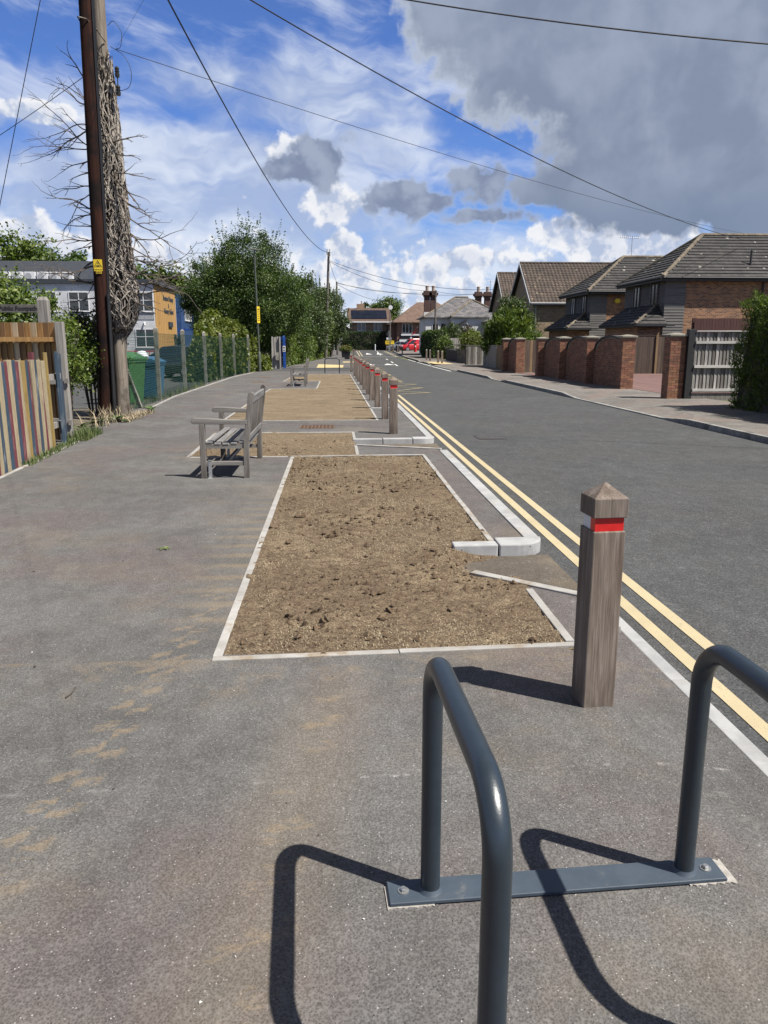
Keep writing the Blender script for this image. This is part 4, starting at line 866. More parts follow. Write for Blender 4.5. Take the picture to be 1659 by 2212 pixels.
# finger post
M_SIGNW = woodx('dark_weathered_sign_board', (0.085, 0.078, 0.07), (0.16, 0.148, 0.13), 'X')
M_BLACK = pm('black_paint', (0.012, 0.012, 0.012), (0.02, 0.02, 0.02), 10, 0.6)
fp = thing('footpath_sign', (-5.17, 14.5, 0), 'grey timber finger post reading Public Footpath behind the board fence', 'sign')
b = B(); a = 0.085; b.prism([(-5.17 - a, 14.5 - a), (-5.17 + a, 14.5 - a), (-5.17 + a, 14.5 + a), (-5.17 - a, 14.5 + a)], -0.02, 2.34)
b.add([(-5.17 - a, 14.5 - a, 2.34), (-5.17 + a, 14.5 - a, 2.34), (-5.17 + a, 14.5 + a, 2.34), (-5.17 - a, 14.5 + a, 2.34), (-5.17 - .05, 14.45, 2.40), (-5.17 + .05, 14.45, 2.40), (-5.17 + .05, 14.55, 2.40), (-5.17 - .05, 14.55, 2.40)], [[4, 5, 6, 7], [0, 1, 5, 4], [1, 2, 6, 5], [2, 3, 7, 6], [3, 0, 4, 7]])
b.build('post', M_GREYW, fp)
b = B(); b.prism([(-5.95, 14.41), (-5.91, 14.395), (-5.258, 14.395), (-5.258, 14.43), (-5.95, 14.43)], 2.125, 2.265); arm = b.build('arm', M_SIGNW, fp, bevel=0.004)
text('Public Footpath', 0.105, M_BLACK, arm, Matrix.Translation(Vector((-5.575, 14.393, 2.195)) - worldloc(arm)) @ Matrix.Rotation(R(90), 4, 'X'), ext=0.002, bold=0.002)

# ------------------------------------------------------------------ poles with dead ivy
def polemat(name, c1, c2, c3, k=1.0):
    return pm(name, c1, c2, 1.0, 0.95, 0.004, spec=0.15, stretch=(14, 14, 0.8), c3=c3, s3=1.1, k3=(0.48, 0.62), fine=(5, 0.6), bscale=2.5, space='World')
M_POLE = polemat('creosoted_pole', (0.020, 0.010, 0.008), (0.050, 0.018, 0.012), (0.012, 0.008, 0.008))
M_POLEG = polemat('grey_split_pole', (0.165, 0.135, 0.105), (0.30, 0.26, 0.215), (0.10, 0.085, 0.07))
M_CABLE = pm('black_cable', (0.012, 0.012, 0.013), (0.018, 0.018, 0.019), 4, 0.5)
M_SIGNY = pm('yellow_sign_enamel', (0.80, 0.56, 0.02), (0.84, 0.60, 0.03), 4, 0.45)
tp = thing('utility_pole', (-4.88, 17.0, 0), 'dark red brown creosoted pole carrying a yellow warning plate', 'utility pole')
b = B(); b.tube([(-4.90 + z * 0.020 - (0.02 if z < 1 else 0), 17.0, z) for z in (-0.1, 0.4, 1, 2, 4, 6, 8, 10, 12.6)], [0.172, 0.166, 0.155, 0.148, 0.14, 0.134, 0.128, 0.12, 0.112], 24); b.build('shaft', M_POLE, tp, smooth=True)
b = B()
for k in range(3): b.tube([(-4.755 + z * 0.0195 + 0.012 * k, 16.93 + 0.02 * k, z) for z in (0, 1, 2, 4, 6, 9, 12)], 0.011, 6)
b.build('cable_run', M_CABLE, tp, smooth=True)
b = B(); b.tube([(-4.735, 16.86, 0), (-4.715, 16.87, 1.2), (-4.69, 16.875, 2.6)], 0.035, 10); b.build('conduit', M_CABLE, tp, smooth=True)
sx_, sz_ = -4.838, 3.16
b = B(); b.box(sx_ - 0.088, 16.838, sz_ - 0.115, sx_ + 0.088, 16.842, sz_ + 0.115); pl = b.build('warning_plate', M_SIGNY, tp)
def tri(c, s_, y):
    return [(c[0], y, c[1] + s_ * 0.62), (c[0] - s_ * 0.56, y, c[1] - s_ * 0.36), (c[0] + s_ * 0.56, y, c[1] - s_ * 0.36)]
b = B(); o_ = tri((sx_, sz_ + 0.015), 0.142, 16.836); i_ = tri((sx_, sz_ + 0.012), 0.112, 16.836)
b.add(o_ + i_, [[0, 1, 4, 3], [1, 2, 5, 4], [2, 0, 3, 5]])
z0 = sz_ + 0.01
for pts in ([(0.002, .050), (-.012, .02), (.002, .024), (-.006, -.004), (.020, .030), (.006, .028), (.014, .050)], [(-.042, -.022), (-.036, -.012), (.010, -.006), (.040, -.018), (.044, -.026), (.008, -.016)], [(-.03, -.03), (-.026, -.036), (.03, -.03), (.026, -.024)]):
    b.poly([(sx_ + a, 16.836, z0 + c) for a, c in pts])
b.build('hazard_symbol', M_BLACK, pl)
text('DANGER OF DEATH', 0.019, M_BLACK, pl, Matrix.Translation(Vector((sx_, 16.8365, sz_ - 0.088)) - worldloc(pl)) @ Matrix.Rotation(R(90), 4, 'X'), ext=0.0005, bold=0.0006)
b = B(); b.box(sx_ - 0.05, 16.838, sz_ - 0.165, sx_ + 0.065, 16.842, sz_ - 0.122); p2 = b.build('number_plate', M_SIGNY, tp)
text('442341', 0.036, M_BLACK, p2, Matrix.Translation(Vector((sx_ + .008, 16.8365, sz_ - 0.144)) - worldloc(p2)) @ Matrix.Rotation(R(90), 4, 'X'), ext=0.0005, bold=0.001)
tg = thing('wooden_pole', (-4.76, 17.5, 0), 'old grey split timber pole standing against the dark red brown pole', 'utility pole')
b = B(); b.tube([(-4.72 + z * 0.012, 17.5, z) for z in (-0.1, 0.5, 1.5, 3, 5, 7, 9.5, 12)], [0.155, 0.15, 0.145, 0.14, 0.132, 0.125, 0.115, 0.105], 20); b.build('shaft', M_POLEG, tg, smooth=True)
M_CER = pm('dark_insulator', (0.02, 0.02, 0.022), (0.035, 0.033, 0.03), 10, 0.3)
b = B(); b.tube([(-4.55, 17.4, 6.72), (-4.40, 17.30, 6.74), (-4.29, 17.25, 6.66), (-4.29, 17.25, 6.98)], 0.012, 6); br_ = b.build('insulator_bracket', M_CER, tg)
for z in (6.56, 6.90):
    b = B(); b.lathe([(0.012, -0.09), (0.04, -0.09), (0.05, -0.03), (0.036, -0.02), (0.048, 0.02), (0.034, 0.03), (0.046, 0.07), (0.03, 0.10), (0.01, 0.11)], (-4.29, 17.25, z), 14); b.build('insulator', M_CER, tg, smooth=True)
# dead ivy: clinging stems as one mass, the long bare boughs each a part
M_TWIG = pm('bleached_dead_ivy', (0.036, 0.026, 0.020), (0.17, 0.138, 0.106), 9, 0.9, 0.002, space='World', c3=(0.42, 0.37, 0.31), s3=14, k3=(0.50, 0.60))
M_TWIGD = pm('grey_dead_bough', (0.085, 0.066, 0.052), (0.17, 0.135, 0.108), 5, 0.9, space='World')
iv = thing('dead_ivy', (-4.7, 17.5, 0), 'bleached tangle of dead ivy stems and bare branches clinging to the grey pole', 'dead ivy')
rr = random.Random(3)
def px(z): return -4.72 + z * 0.012
def ivr(z):                       # thickness of the tangle at height z
    pts = [(1.85, 0.20), (2.1, 0.34), (2.5, 0.43), (2.9, 0.40), (3.4, 0.32), (4.2, 0.30), (5.0, 0.27), (5.6, 0.24), (6.2, 0.21), (7.0, 0.15), (8.0, 0.13)]
    for (a, p), (c, q) in zip(pts, pts[1:]):
        if a <= z <= c: return p + (q - p) * (z - a) / (c - a)
    return 0.12
M_TWIGP = pm('pale_dead_ivy_stem', (0.27, 0.235, 0.195), (0.46, 0.41, 0.35), 12, 0.9, 0.002, space='World')
bp_ = B()
for k in range(430):
    z = 1.95 + (rr.random() ** 1.1) * 4.9; an = rr.uniform(0, 6.283); L = rr.uniform(0.35, 1.1); n = 8; pts = []; dx = rr.uniform(-1.4, 1.4)
    for j in range(n):
        t_ = j / (n - 1); zz_ = max(1.9, z + L * (t_ - 0.5)); a2 = an + dx * t_ + rr.uniform(-0.16, 0.16); r2 = ivr(zz_) * rr.uniform(0.96, 1.10)
        pts.append((px(zz_) + 0.03 + math.cos(a2) * r2, 17.5 + math.sin(a2) * r2, zz_))
    bp_.tube(pts, rr.uniform(0.006, 0.015), 5, cap=False)
o = bp_.build('outer_stems', M_TWIGP, iv, smooth=True, fix=False); o['kind'] = 'stuff'
b = B()
for k in range(1500):
    z = 1.85 + (rr.random() ** 1.15) * 5.2; an = rr.uniform(0, 6.283); rad = ivr(z) * rr.uniform(0.55, 1.04)
    L = rr.uniform(0.15, 0.75); n = 5; pts = []
    dx, dr = rr.uniform(-0.8, 0.8), rr.uniform(-0.12, 0.12)
    for j in range(n):
        t_ = j / (n - 1); zz_ = z + L * (t_ - 0.5) * rr.uniform(0.75, 1.1); a2 = an + dx * t_ + rr.uniform(-0.22, 0.22); r2 = max(0.13, min(rad + dr * t_ + rr.uniform(-0.025, 0.035), ivr(zz_) * 1.15))
        pts.append((px(zz_) + 0.03 + math.cos(a2) * r2, 17.5 + math.sin(a2) * r2, zz_))
    b.tube(pts, rr.uniform(0.005, 0.012) if rr.random() < .8 else rr.uniform(.014, .022), 4, cap=False)
for k in range(900):              # dry leafless spurs pointing every way
    z = 1.9 + rr.random() ** 1.6 * 4.6; an = rr.uniform(0, 6.283); r0 = ivr(z) * rr.uniform(0.7, 1.0); L = rr.uniform(0.04, 0.16)
    p0 = Vector((px(z) + 0.03 + math.cos(an) * r0, 17.5 + math.sin(an) * r0, z)); d = Vector((math.cos(an) + rr.uniform(-.6, .6), math.sin(an) + rr.uniform(-.6, .6), rr.uniform(-0.8, 0.3))).normalized()
    b.tube([p0, p0 + d * L * 0.5 + Vector((0, 0, rr.uniform(-.02, .02))), p0 + d * L], [0.006, 0.005, 0.002], 3, cap=False)
for k in range(520):             # stems on the left behind the dark pole
    z = 1.9 + rr.random() * 4.6; r0 = ivr(z) * rr.uniform(0.8, 1.2); L = rr.uniform(0.2, 0.6)
    xx_ = px(z) - 0.22 - rr.uniform(0, 0.05 + max(0, 3.3 - z) * .16)
    pts = [(xx_ + rr.uniform(-.04, .04), 17.45 + rr.uniform(-.2, .2), z + L * (q / 4 - 0.5)) for q in range(5)]
    b.tube(pts, rr.uniform(0.004, 0.010), 4, cap=False)
o = b.build('clinging_stems', M_TWIG, iv, smooth=True, fix=False); o['kind'] = 'stuff'
def bough(p, d, L, r, depth, out, droop):
    n = max(4, int(L / 0.09)); pts = [Vector(p)]; rs = [r]; dv = Vector(d).normalized()
    for j in range(n):
        dv = (dv + Vector((rr.uniform(-.22, .22), rr.uniform(-.22, .22), rr.uniform(-.22, .22) + droop))).normalized()
        pts.append(pts[-1] + dv * L / n); rs.append(r * (1 - 0.85 * (j + 1) / n) + 0.0018)
        if depth > 0 and j > 0 and rr.random() < 0.38:
            sd_ = (dv + Vector((rr.uniform(-.7, .7), rr.uniform(-.5, .5), rr.uniform(-.6, .6)))).normalized()
            bough(pts[-1], sd_, L * rr.uniform(0.18, 0.5) * (1 - 0.4 * j / n), rs[-1] * 0.7, depth - 1, out, droop)
    out.tube(pts, rs, 5, cap=False)
for z, s_, L, up_ in [(6.55, -1, 0.9, 0.9), (6.3, -1, 1.05, 0.25), (6.2, -1, 0.8, 0.55), (5.95, -1, 1.25, 0.03), (5.9, -1, 1.0, 0.1), (5.5, -1, 1.25, 0.12), (5.45, -1, 1.0, -0.1), (5.3, -1, 0.75, 0.0), (5.1, -1, 0.5, -0.2), (4.75, -1, 0.8, 0.05), (4.7, -1, 0.9, -0.25), (4.3, -1, 0.95, 0.12), (4.25, -1, 0.7, -0.2), (4.05, -1, 0.75, -0.3),
                      (3.75, -1, 0.9, -0.25), (3.6, -1, 0.5, 0.0), (3.35, -1, 0.6, -0.2), (3.2, -1, 1.0, -0.45), (2.95, -1, 0.9, -0.35), (2.8, -1, 1.1, 0.1), (2.6, -1, 0.6, -0.3), (2.35, -1, 0.8, -0.3), (2.2, -1, 0.9, -0.1),
                      (5.6, 1, 0.45, 0.3), (5.4, 1, 0.5, -0.5), (5.0, 1, 0.55, -0.1), (4.85, 1, 0.8, -0.6), (4.6, 1, 0.9, -0.45), (4.45, 1, 0.75, -0.02), (4.3, 1, 1.15, -0.6), (4.0, 1, 0.9, -0.7), (3.85, 1, 1.1, -0.35), (3.7, 1, 0.95, -0.65), (3.4, 1, 1.2, -0.38), (3.3, 1, 0.7, -0.2), (3.2, 1, 1.35, -0.42), (3.05, 1, 1.0, -0.15), (2.9, 1, 1.0, -0.5), (2.7, 1, 1.0, -0.3), (2.5, 1, 0.6, -0.1), (2.3, 1, 0.35, -0.1)]:
    out = B(); x0 = px(z) + (0.0 if s_ < 0 else 0.05) + s_ * ivr(z) * 0.6
    bough((x0, 17.4 + rr.uniform(-.25, .15), z), (s_, rr.uniform(-0.35, 0.25), up_), L * (1.35 if s_ < 0 else 1.5), rr.uniform(0.012, 0.020), 2, out, -0.008)
    out.build('bough', M_TWIGD, iv, smooth=True, fix=False)
# iron strap and loose wire near the top of both poles
b = B(); b.tube([(-4.90, 17.2, 7.72), (-4.87, 16.85, 7.74), (-4.70, 16.83, 7.70), (-4.60, 17.1, 7.62), (-4.52, 17.4, 7.5)], 0.012, 6); b.build('strap', M_TWIG, tp, smooth=True)
# ------------------------------------------------------------------ foliage
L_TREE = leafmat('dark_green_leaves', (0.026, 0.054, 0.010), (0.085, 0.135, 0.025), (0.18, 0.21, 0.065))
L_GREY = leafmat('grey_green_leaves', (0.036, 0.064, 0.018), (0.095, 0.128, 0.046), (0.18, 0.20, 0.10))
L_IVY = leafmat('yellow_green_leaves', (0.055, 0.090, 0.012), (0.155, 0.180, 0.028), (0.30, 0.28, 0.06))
L_HEDGE = leafmat('hedge_leaves', (0.048, 0.090, 0.012), (0.135, 0.185, 0.030), (0.24, 0.26, 0.055))
L_CON = leafmat('conifer_sprays', (0.030, 0.062, 0.008), (0.125, 0.180, 0.022), (0.30, 0.33, 0.05), 0.25, 0.6)
L_DKCON = leafmat('dark_conifer_sprays', (0.016, 0.038, 0.010), (0.048, 0.088, 0.020), (0.09, 0.13, 0.03), 0.15, 0.6)
L_YEW = leafmat('golden_leaves', (0.16, 0.14, 0.02), (0.30, 0.25, 0.04), (0.40, 0.33, 0.07))
L_PURP = leafmat('purple_leaves', (0.022, 0.008, 0.010), (0.06, 0.022, 0.028))
L_DOCK = pm('dock_leaf', (0.045, 0.085, 0.018), (0.085, 0.135, 0.035), 14, 0.5, rnd=0.15)
M_BARK = pm('bark', (0.045, 0.035, 0.026), (0.10, 0.082, 0.062), 9, 0.95, 0.012, stretch=(3, 3, 0.7), space='World')
def leafmesh(name, pos, nrm, size, tint, mat, parent, aspect=0.55, seed=0, spray=False):
    r = np.random.default_rng(seed); n = len(pos)
    t = r.normal(0, 1, (n, 3))
    if spray:                             # long axis outwards and up, blade turned any way about it
        ax = nrm / np.linalg.norm(nrm, axis=1, keepdims=True) + np.array([0, 0, 0.55]) + r.normal(0, 0.35, (n, 3)); nrm = np.cross(ax, r.normal(0, 1, (n, 3))); t = ax
    nrm = nrm / np.linalg.norm(nrm, axis=1, keepdims=True)
    t -= nrm * (t * nrm).sum(1, keepdims=True); t /= np.linalg.norm(t, axis=1, keepdims=True) + 1e-9
    s = np.cross(nrm, t); L = size[:, None] if hasattr(size, '__len__') else np.full((n, 1), size)
    L = L * r.uniform(0.65, 1.35, (n, 1)); wv = s * L * aspect * 0.5
    dip = nrm * L * -0.12
    v = np.stack([pos - t * L * 0.5, pos + wv + dip * 0, pos + t * L * 0.5 + dip, pos - wv + dip * 0], 1).reshape(-1, 3)
    if parent is not None: v = v - np.array(worldloc(parent))
    me = bpy.data.meshes.new(name); me.vertices.add(4 * n); me.vertices.foreach_set('co', v.ravel().astype(np.float32))
    me.loops.add(4 * n); me.loops.foreach_set('vertex_index', np.arange(4 * n, dtype=np.int32))
    me.polygons.add(n); me.polygons.foreach_set('loop_start', np.arange(0, 4 * n, 4, dtype=np.int32)); me.polygons.foreach_set('loop_total', np.full(n, 4, dtype=np.int32))
    me.update(calc_edges=True)
    a = me.attributes.new('tint', 'FLOAT', 'FACE'); a.data.foreach_set('value', np.clip(tint, 0, 1).astype(np.float32))
    me.materials.append(mat)
    return link(name, me, None, parent)
def unit(r, n):
    v = r.normal(0, 1, (n, 3)); return v / np.linalg.norm(v, axis=1, keepdims=True)
def crown(name, ells, n, size, mat, parent, seed, clumps=60, cl=0.33, spikes=0, inner=0.35, spike_len=1.0, aspect=0.55, zmin=0.0, spray=False):
    """leaves in clumps over and through a set of ellipsoids; spikes add upright shoots"""
    r = np.random.default_rng(seed); P_ = []; N_ = []; T_ = []
    vol = np.array([e[3] * e[4] + e[4] * e[5] + e[3] * e[5] for e in ells]); vol = vol / vol.sum()
    for e, f in zip(ells, vol):
        c = np.array(e[:3]); rad = np.array(e[3:6]); k = max(4, int(clumps * f)); m = int(n * f)
        cd_ = unit(r, k); cr = r.uniform(0.72, 1.02, k); cpos = c + cd_ * rad * cr[:, None]; ct = r.random(k)
        w_ = r.integers(0, k, m); rs = cl * rad.mean() * r.uniform(0.5, 1.2, k)
        g_ = r.normal(0, 0.55, (m, 3)); pos = cpos[w_] + g_ * rs[w_][:, None]
        nr = cd_[w_] * 0.7 + unit(r, m) + np.array([0, 0, 0.35])
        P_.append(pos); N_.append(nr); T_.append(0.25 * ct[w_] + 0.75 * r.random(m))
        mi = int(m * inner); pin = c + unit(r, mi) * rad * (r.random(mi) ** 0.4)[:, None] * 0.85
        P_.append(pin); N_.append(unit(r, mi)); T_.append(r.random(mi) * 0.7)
        if spikes:
            ks = int(spikes * f) + 1; sdv = unit(r, ks); sdv[:, 2] = np.abs(sdv[:, 2]) * 0.9 + 0.1; sdv /= np.linalg.norm(sdv, axis=1, keepdims=True)
            for i in range(ks):
                p0 = c + sdv[i] * rad * 0.9; L = spike_len * r.uniform(0.5, 1.3); q = 34
                tt = r.random(q) ** 0.8; tilt = np.array([sdv[i][0] * 0.25, sdv[i][1] * 0.25, 1.0])
                pos = p0 + tilt * (tt * L)[:, None] + r.normal(0, 0.09, (q, 3)) * (1.15 - tt)[:, None]
                P_.append(pos); N_.append(unit(r, q)); T_.append(0.35 + 0.65 * r.random(q))
    P_ = np.concatenate(P_); N_ = np.concatenate(N_); T_ = np.concatenate(T_)
    k = P_[:, 2] > zmin
    return leafmesh(name, P_[k], N_[k], size, T_[k], mat, parent, aspect, seed + 1, spray)
def trunk(parent, x, y, h, r, limbs, seed, spread=2.0, z0=0.0):
    rr_ = random.Random(seed); b = B()
    b.tube([(x, y, z0 - 0.1), (x + .03, y, z0 + h * .3), (x - .02, y + .03, z0 + h * .65), (x + .05, y, z0 + h)], [r * 1.25, r, r * .75, r * .35], 10); b.build('trunk', M_BARK, parent, smooth=True)
    for k in range(limbs):
        a = rr_.uniform(0, 6.28); z = z0 + h * rr_.uniform(0.35, 0.8); q = spread * rr_.uniform(0.5, 1)
        b = B(); b.tube([(x, y, z), (x + math.cos(a) * q * .5, y + math.sin(a) * q * .5, z + q * .45), (x + math.cos(a) * q, y + math.sin(a) * q, z + q * 1.0)], [r * .5, r * .35, r * .1], 6); b.build('limb', M_BARK, parent, smooth=True)
def tree(name, x, y, ells, n, size, mat, label, seed, h=3.0, r=0.16, limbs=5, group=None, **k):
    t = thing(name, (x, y, rise(y)), label, 'tree', group)
    trunk(t, x, y, h, r, limbs, seed, z0=rise(y)); crown('crown', ells, n, size, mat, t, seed, **k); return t
def hedge(name, line, wd, h, n, size, mat, label, seed, bulge=0.12, core=None, aspect=0.6, cat='hedge', z0=0.0, up=0.0, hf=None, roundtop=0.0, out=0.10, spray=False):
    """a clipped hedge along a polyline; leaves over its faces and in depth, around a solid box added to block light"""
    r = np.random.default_rng(seed); line = [np.array(p, float) for p in line]
    t = thing(name, (line[0][0], line[0][1], z0), label, cat)
    seg = [np.linalg.norm(b_ - a_) for a_, b_ in zip(line, line[1:])]; tot = sum(seg); P_ = []; N_ = []
    for a_, b_, L in zip(line, line[1:], seg):
        d = (b_ - a_) / L; s = np.array([-d[1], d[0]]); m = int(n * L / tot)
        area = np.array([L * h, L * h, L * wd, wd * h, wd * h]); w_ = r.choice(5, m, p=area / area.sum())
        u = r.random(m) * L; v = r.random(m) * h; q = (r.random(m) - 0.5) * wd
        side = np.where(w_ == 0, -1.0, np.where(w_ == 1, 1.0, 0)); 
        q = np.where(w_ < 2, side * wd / 2, q); v = np.where(w_ == 2, h, v); u = np.where(w_ == 3, 0, np.where(w_ == 4, L, u))
        hh = np.ones(m) if hf is None else hf((a_[None] + d[None] * u[:, None])[:, 1]) / h
        v = v * hh
        # inwards scatter and outward lumps
        nx_ = np.where(w_ < 2, side, 0); nu = np.where(w_ == 3, -1.0, np.where(w_ == 4, 1.0, 0)); nz = np.where(w_ == 2, 1.0, 0)
        lump = (vnoise(u + a_[1], v * 1.3 + q, 1.1, seed) - 0.5) * bulge * 2 + (vnoise(u * 1.0 + 3, v + q, 3.2, seed + 1) - 0.5) * bulge + r.normal(0, 0.035, m) - np.abs(r.normal(0, out, m))
        if roundtop: 
            kk = roundtop * np.clip((v / (h * hh)) ** 3, 0, 1); q = q * (1 - kk)
        q2 = q + nx_ * lump; u2 = u + nu * lump; v2 = v + nz * lump
        pos = np.stack([a_[0] + d[0] * u2 + s[0] * q2, a_[1] + d[1] * u2 + s[1] * q2, z0 + v2], 1)
        nr = np.stack([s[0] * nx_ + d[0] * nu, s[1] * nx_ + d[1] * nu, nz + 0.35], 1) * 0.9 + unit(r, m); nr[:, 2] += up
        P_.append(pos); N_.append(nr)
        b = B(); w2 = wd / 2 - 0.16
        if w2 > 0.02:
            hA = h if hf is None else float(hf(np.array([a_[1]]))[0]); hB = h if hf is None else float(hf(np.array([b_[1]]))[0])
            A0, A1 = a_ + d * 0.15 - s * w2, a_ + d * 0.15 + s * w2; B0, B1 = b_ - d * 0.15 - s * w2, b_ - d * 0.15 + s * w2; tk = 1 - roundtop
            c0, c1, e0, e1 = a_ + d * .15 - s * w2 * tk, a_ + d * .15 + s * w2 * tk, b_ - d * .15 - s * w2 * tk, b_ - d * .15 + s * w2 * tk
            b.add([(*A0, z0), (*B0, z0), (*B1, z0), (*A1, z0), (*c0, z0 + hA - .22), (*e0, z0 + hB - .22), (*e1, z0 + hB - .22), (*c1, z0 + hA - .22)], [[3, 2, 1, 0], [4, 5, 6, 7], [0, 1, 5, 4], [1, 2, 6, 5], [2, 3, 7, 6], [3, 0, 4, 7]])
            b.build('light_block', core or M_BARK, t)  # solid box hidden behind the leaves, added to block light
    P_ = np.concatenate(P_); N_ = np.concatenate(N_); T_ = 0.7 * r.random(len(P_)) + 0.3 * vnoise(P_[:, 1] + P_[:, 0], P_[:, 2], 1.7, seed + 5)
    leafmesh('foliage', P_, N_, size, T_, mat, t, aspect, seed, spray)
    return t
def shrub(name, x, y, rx, ry, h, n, size, mat, label, seed, stems=7, cat='shrub', z0=0.0, zlow=0.25, **k):
    t = thing(name, (x, y, z0), label, cat); rr_ = random.Random(seed)
    for i in range(stems):
        a = rr_.uniform(0, 6.28); b = B(); q = rr_.uniform(.2, .8)
        b.tube([(x + math.cos(a) * .1, y + math.sin(a) * .1, z0 - .02), (x + math.cos(a) * rx * q * .5, y + math.sin(a) * ry * q * .5, z0 + h * .5), (x + math.cos(a) * rx * q, y + math.sin(a) * ry * q, z0 + h * .9)], [.02, .014, .005], 5); b.build('stem', M_BARK, t, smooth=True)
    crown('foliage', [(x, y, z0 + h * (0.5 + zlow / 2), rx, ry, h * (0.5 - zlow / 2))], n, size, mat, t, seed, **k); return t

# ------------------------------------------------------------------ mesh fence, with concrete posts
M_CONC = pm('old_concrete_post', (0.25, 0.235, 0.20), (0.37, 0.35, 0.30), 8, 0.95, 0.004, rnd=0.1, c3=(0.15, 0.145, 0.10), s3=5, k3=(0.5, 0.68), fine=(40, 0.6))
M_WIRE = pm('green_coated_wire', (0.012, 0.075, 0.045), (0.018, 0.095, 0.055), 4, 0.5)
mf = thing('mesh_fence', (-5.0, 26.8, 0), 'green wire mesh fence on pale concrete posts beside the school', 'fence')
posts = [(-4.95, 18.4), (-5.02, 22.5), (-5.10, 26.8), (-5.18, 31.6), (-5.18, 36.0), (-5.05, 39.6), (-4.75, 43.4)]
for i, (x, y) in enumerate(posts):
    b = B(); a = .055; b.prism([(x - a, y - a), (x + a, y - a), (x + a, y + a), (x - a, y + a)], -0.05, 2.0)
    b.add([(x - a, y - a, 2.0), (x + a, y - a, 2.0), (x + a, y + a, 2.0), (x - a, y + a, 2.0), (x, y - a * .4, 2.06), (x, y + a * .4, 2.06)], [[0, 1, 4], [1, 2, 5, 4], [2, 3, 5], [3, 0, 4, 5]])
    b.build('post', M_CONC, mf)
b = B(); b.bar((-4.95, 18.55, 1.25), (-4.95, 20.0, 0.0), 0.085, 0.085); b.build('strut', M_CONC, mf)
b = B(); rr = random.Random(5)
for (p, q) in zip(posts, posts[1:]):
    L = math.hypot(q[0] - p[0], q[1] - p[1]); ny = int(L / 0.08)
    for k in range(31):
        z = 0.06 + k * 0.06; sag = rr.uniform(0.0, 0.03)
        pts = [(p[0] + (q[0] - p[0]) * t_ + 0.06, p[1] + (q[1] - p[1]) * t_, z - sag * math.sin(math.pi * t_)) for t_ in (0, .25, .5, .75, 1)]
        b.tube(pts, 0.0042 if k not in (30, 15) else 0.0055, 3, cap=False)
    for k in range(ny):
        t_ = (k + .5) / ny; x = p[0] + (q[0] - p[0]) * t_ + 0.063; y = p[1] + (q[1] - p[1]) * t_
        b.tube([(x, y, 0.04), (x, y, 1.87)], 0.0030, 3, cap=False)
o = b.build('wire_mesh', M_WIRE, mf, fix=False); o['kind'] = 'stuff'
# ------------------------------------------------------------------ bins
M_BING = pm('green_bin_plastic', (0.055, 0.17, 0.05), (0.065, 0.19, 0.06), 6, 0.45, c3=(0.09, 0.2, 0.09), s3=4, k3=(.5, .7))
M_BINB = pm('blue_bin_plastic', (0.055, 0.17, 0.30), (0.07, 0.20, 0.34), 6, 0.45)
M_BINL = pm('pale_blue_lid', (0.16, 0.33, 0.58), (0.20, 0.38, 0.62), 6, 0.4)
def wheelie(loc, rz, s, m1, m2, label, lid=0.0):
    t = thing('wheelie_bin', loc, label, 'bin', rz=rz); w_, d_, h_ = .29 * s, .36 * s, 1.0 * s
    b = B(); lo = .78
    v = [(-w_ * lo, -d_ * lo, .06), (w_ * lo, -d_ * lo, .06), (w_ * lo, d_ * lo, .06), (-w_ * lo, d_ * lo, .06), (-w_, -d_, h_), (w_, -d_, h_), (w_, d_, h_), (-w_, d_, h_)]
    b.add(v, [[3, 2, 1, 0], [4, 5, 6, 7], [0, 1, 5, 4], [1, 2, 6, 5], [2, 3, 7, 6], [3, 0, 4, 7]]); b.box(-w_ - .02, -d_ - .02, h_ - .06, w_ + .02, d_ + .02, h_ - .001)
    b.build('body', m1, t, local=True, bevel=0.012)
    b = B(); pr = [(-d_ - .04, 0), (-d_ - .04, .05), (-d_ * .3, .16 * s), (d_ * .6, .19 * s), (d_ + .03, .10), (d_ + .03, 0)]
    b.ext([(-w_ - .03, y, z) for y, z in pr], (2 * w_ + .06, 0, 0)); o = b.build('lid', m2, t, local=True, bevel=0.01)
    o.location = (0, 0, h_ + .003); 
    if lid: o.location = (0, d_, h_ + 0.02); o.data.transform(Matrix.Translation((0, -d_, 0))); o.rotation_euler = (R(lid), 0, 0)
    for sx_ in (-1, 1):
        b = B(); b.tube([(sx_ * w_ * .80, d_ * .86, .1), (sx_ * (w_ * .80 + .05), d_ * .86, .1)], .1, 14); b.build('wheel', M_BLACK, t, local=True)
    b = B(); b.tube([(-w_ * .8, d_ + .06, h_ - .03), (w_ * .8, d_ + .06, h_ - .03)], .014, 8); b.build('handle', m1, t, local=True)
wheelie((-5.62, 21.3, -.02), R(65), 1.18, M_BING, M_BING, 'green wheelie bin behind the wire mesh beside the pole')
wheelie((-5.50, 23.5, -.02), R(80), 1.05, M_BINB, M_BINB, 'blue wheelie bin with shut lid behind the wire mesh')
wheelie((-6.05, 22.9, -.02), R(70), 1.15, M_BINB, M_BINL, 'blue wheelie bin with its pale lid propped open', lid=28)
M_BAG = pm('white_plastic_bag', (0.6, 0.64, 0.68), (0.75, 0.78, 0.8), 20, 0.5, 0.02)
b = B(); r_ = random.Random(2)
vs = []
for i in range(7):
    for k in range(10):
        a = 2 * math.pi * k / 10; th = math.pi * i / 6; q = 0.2 * r_.uniform(.8, 1.15); vs.append((-5.55 + q * math.sin(th) * math.cos(a), 23.0 + q * math.sin(th) * math.sin(a), 1.23 + .16 * math.cos(th)))
b.add(vs, [[i * 10 + k, i * 10 + (k + 1) % 10, (i + 1) * 10 + (k + 1) % 10, (i + 1) * 10 + k] for i in range(6) for k in range(10)])
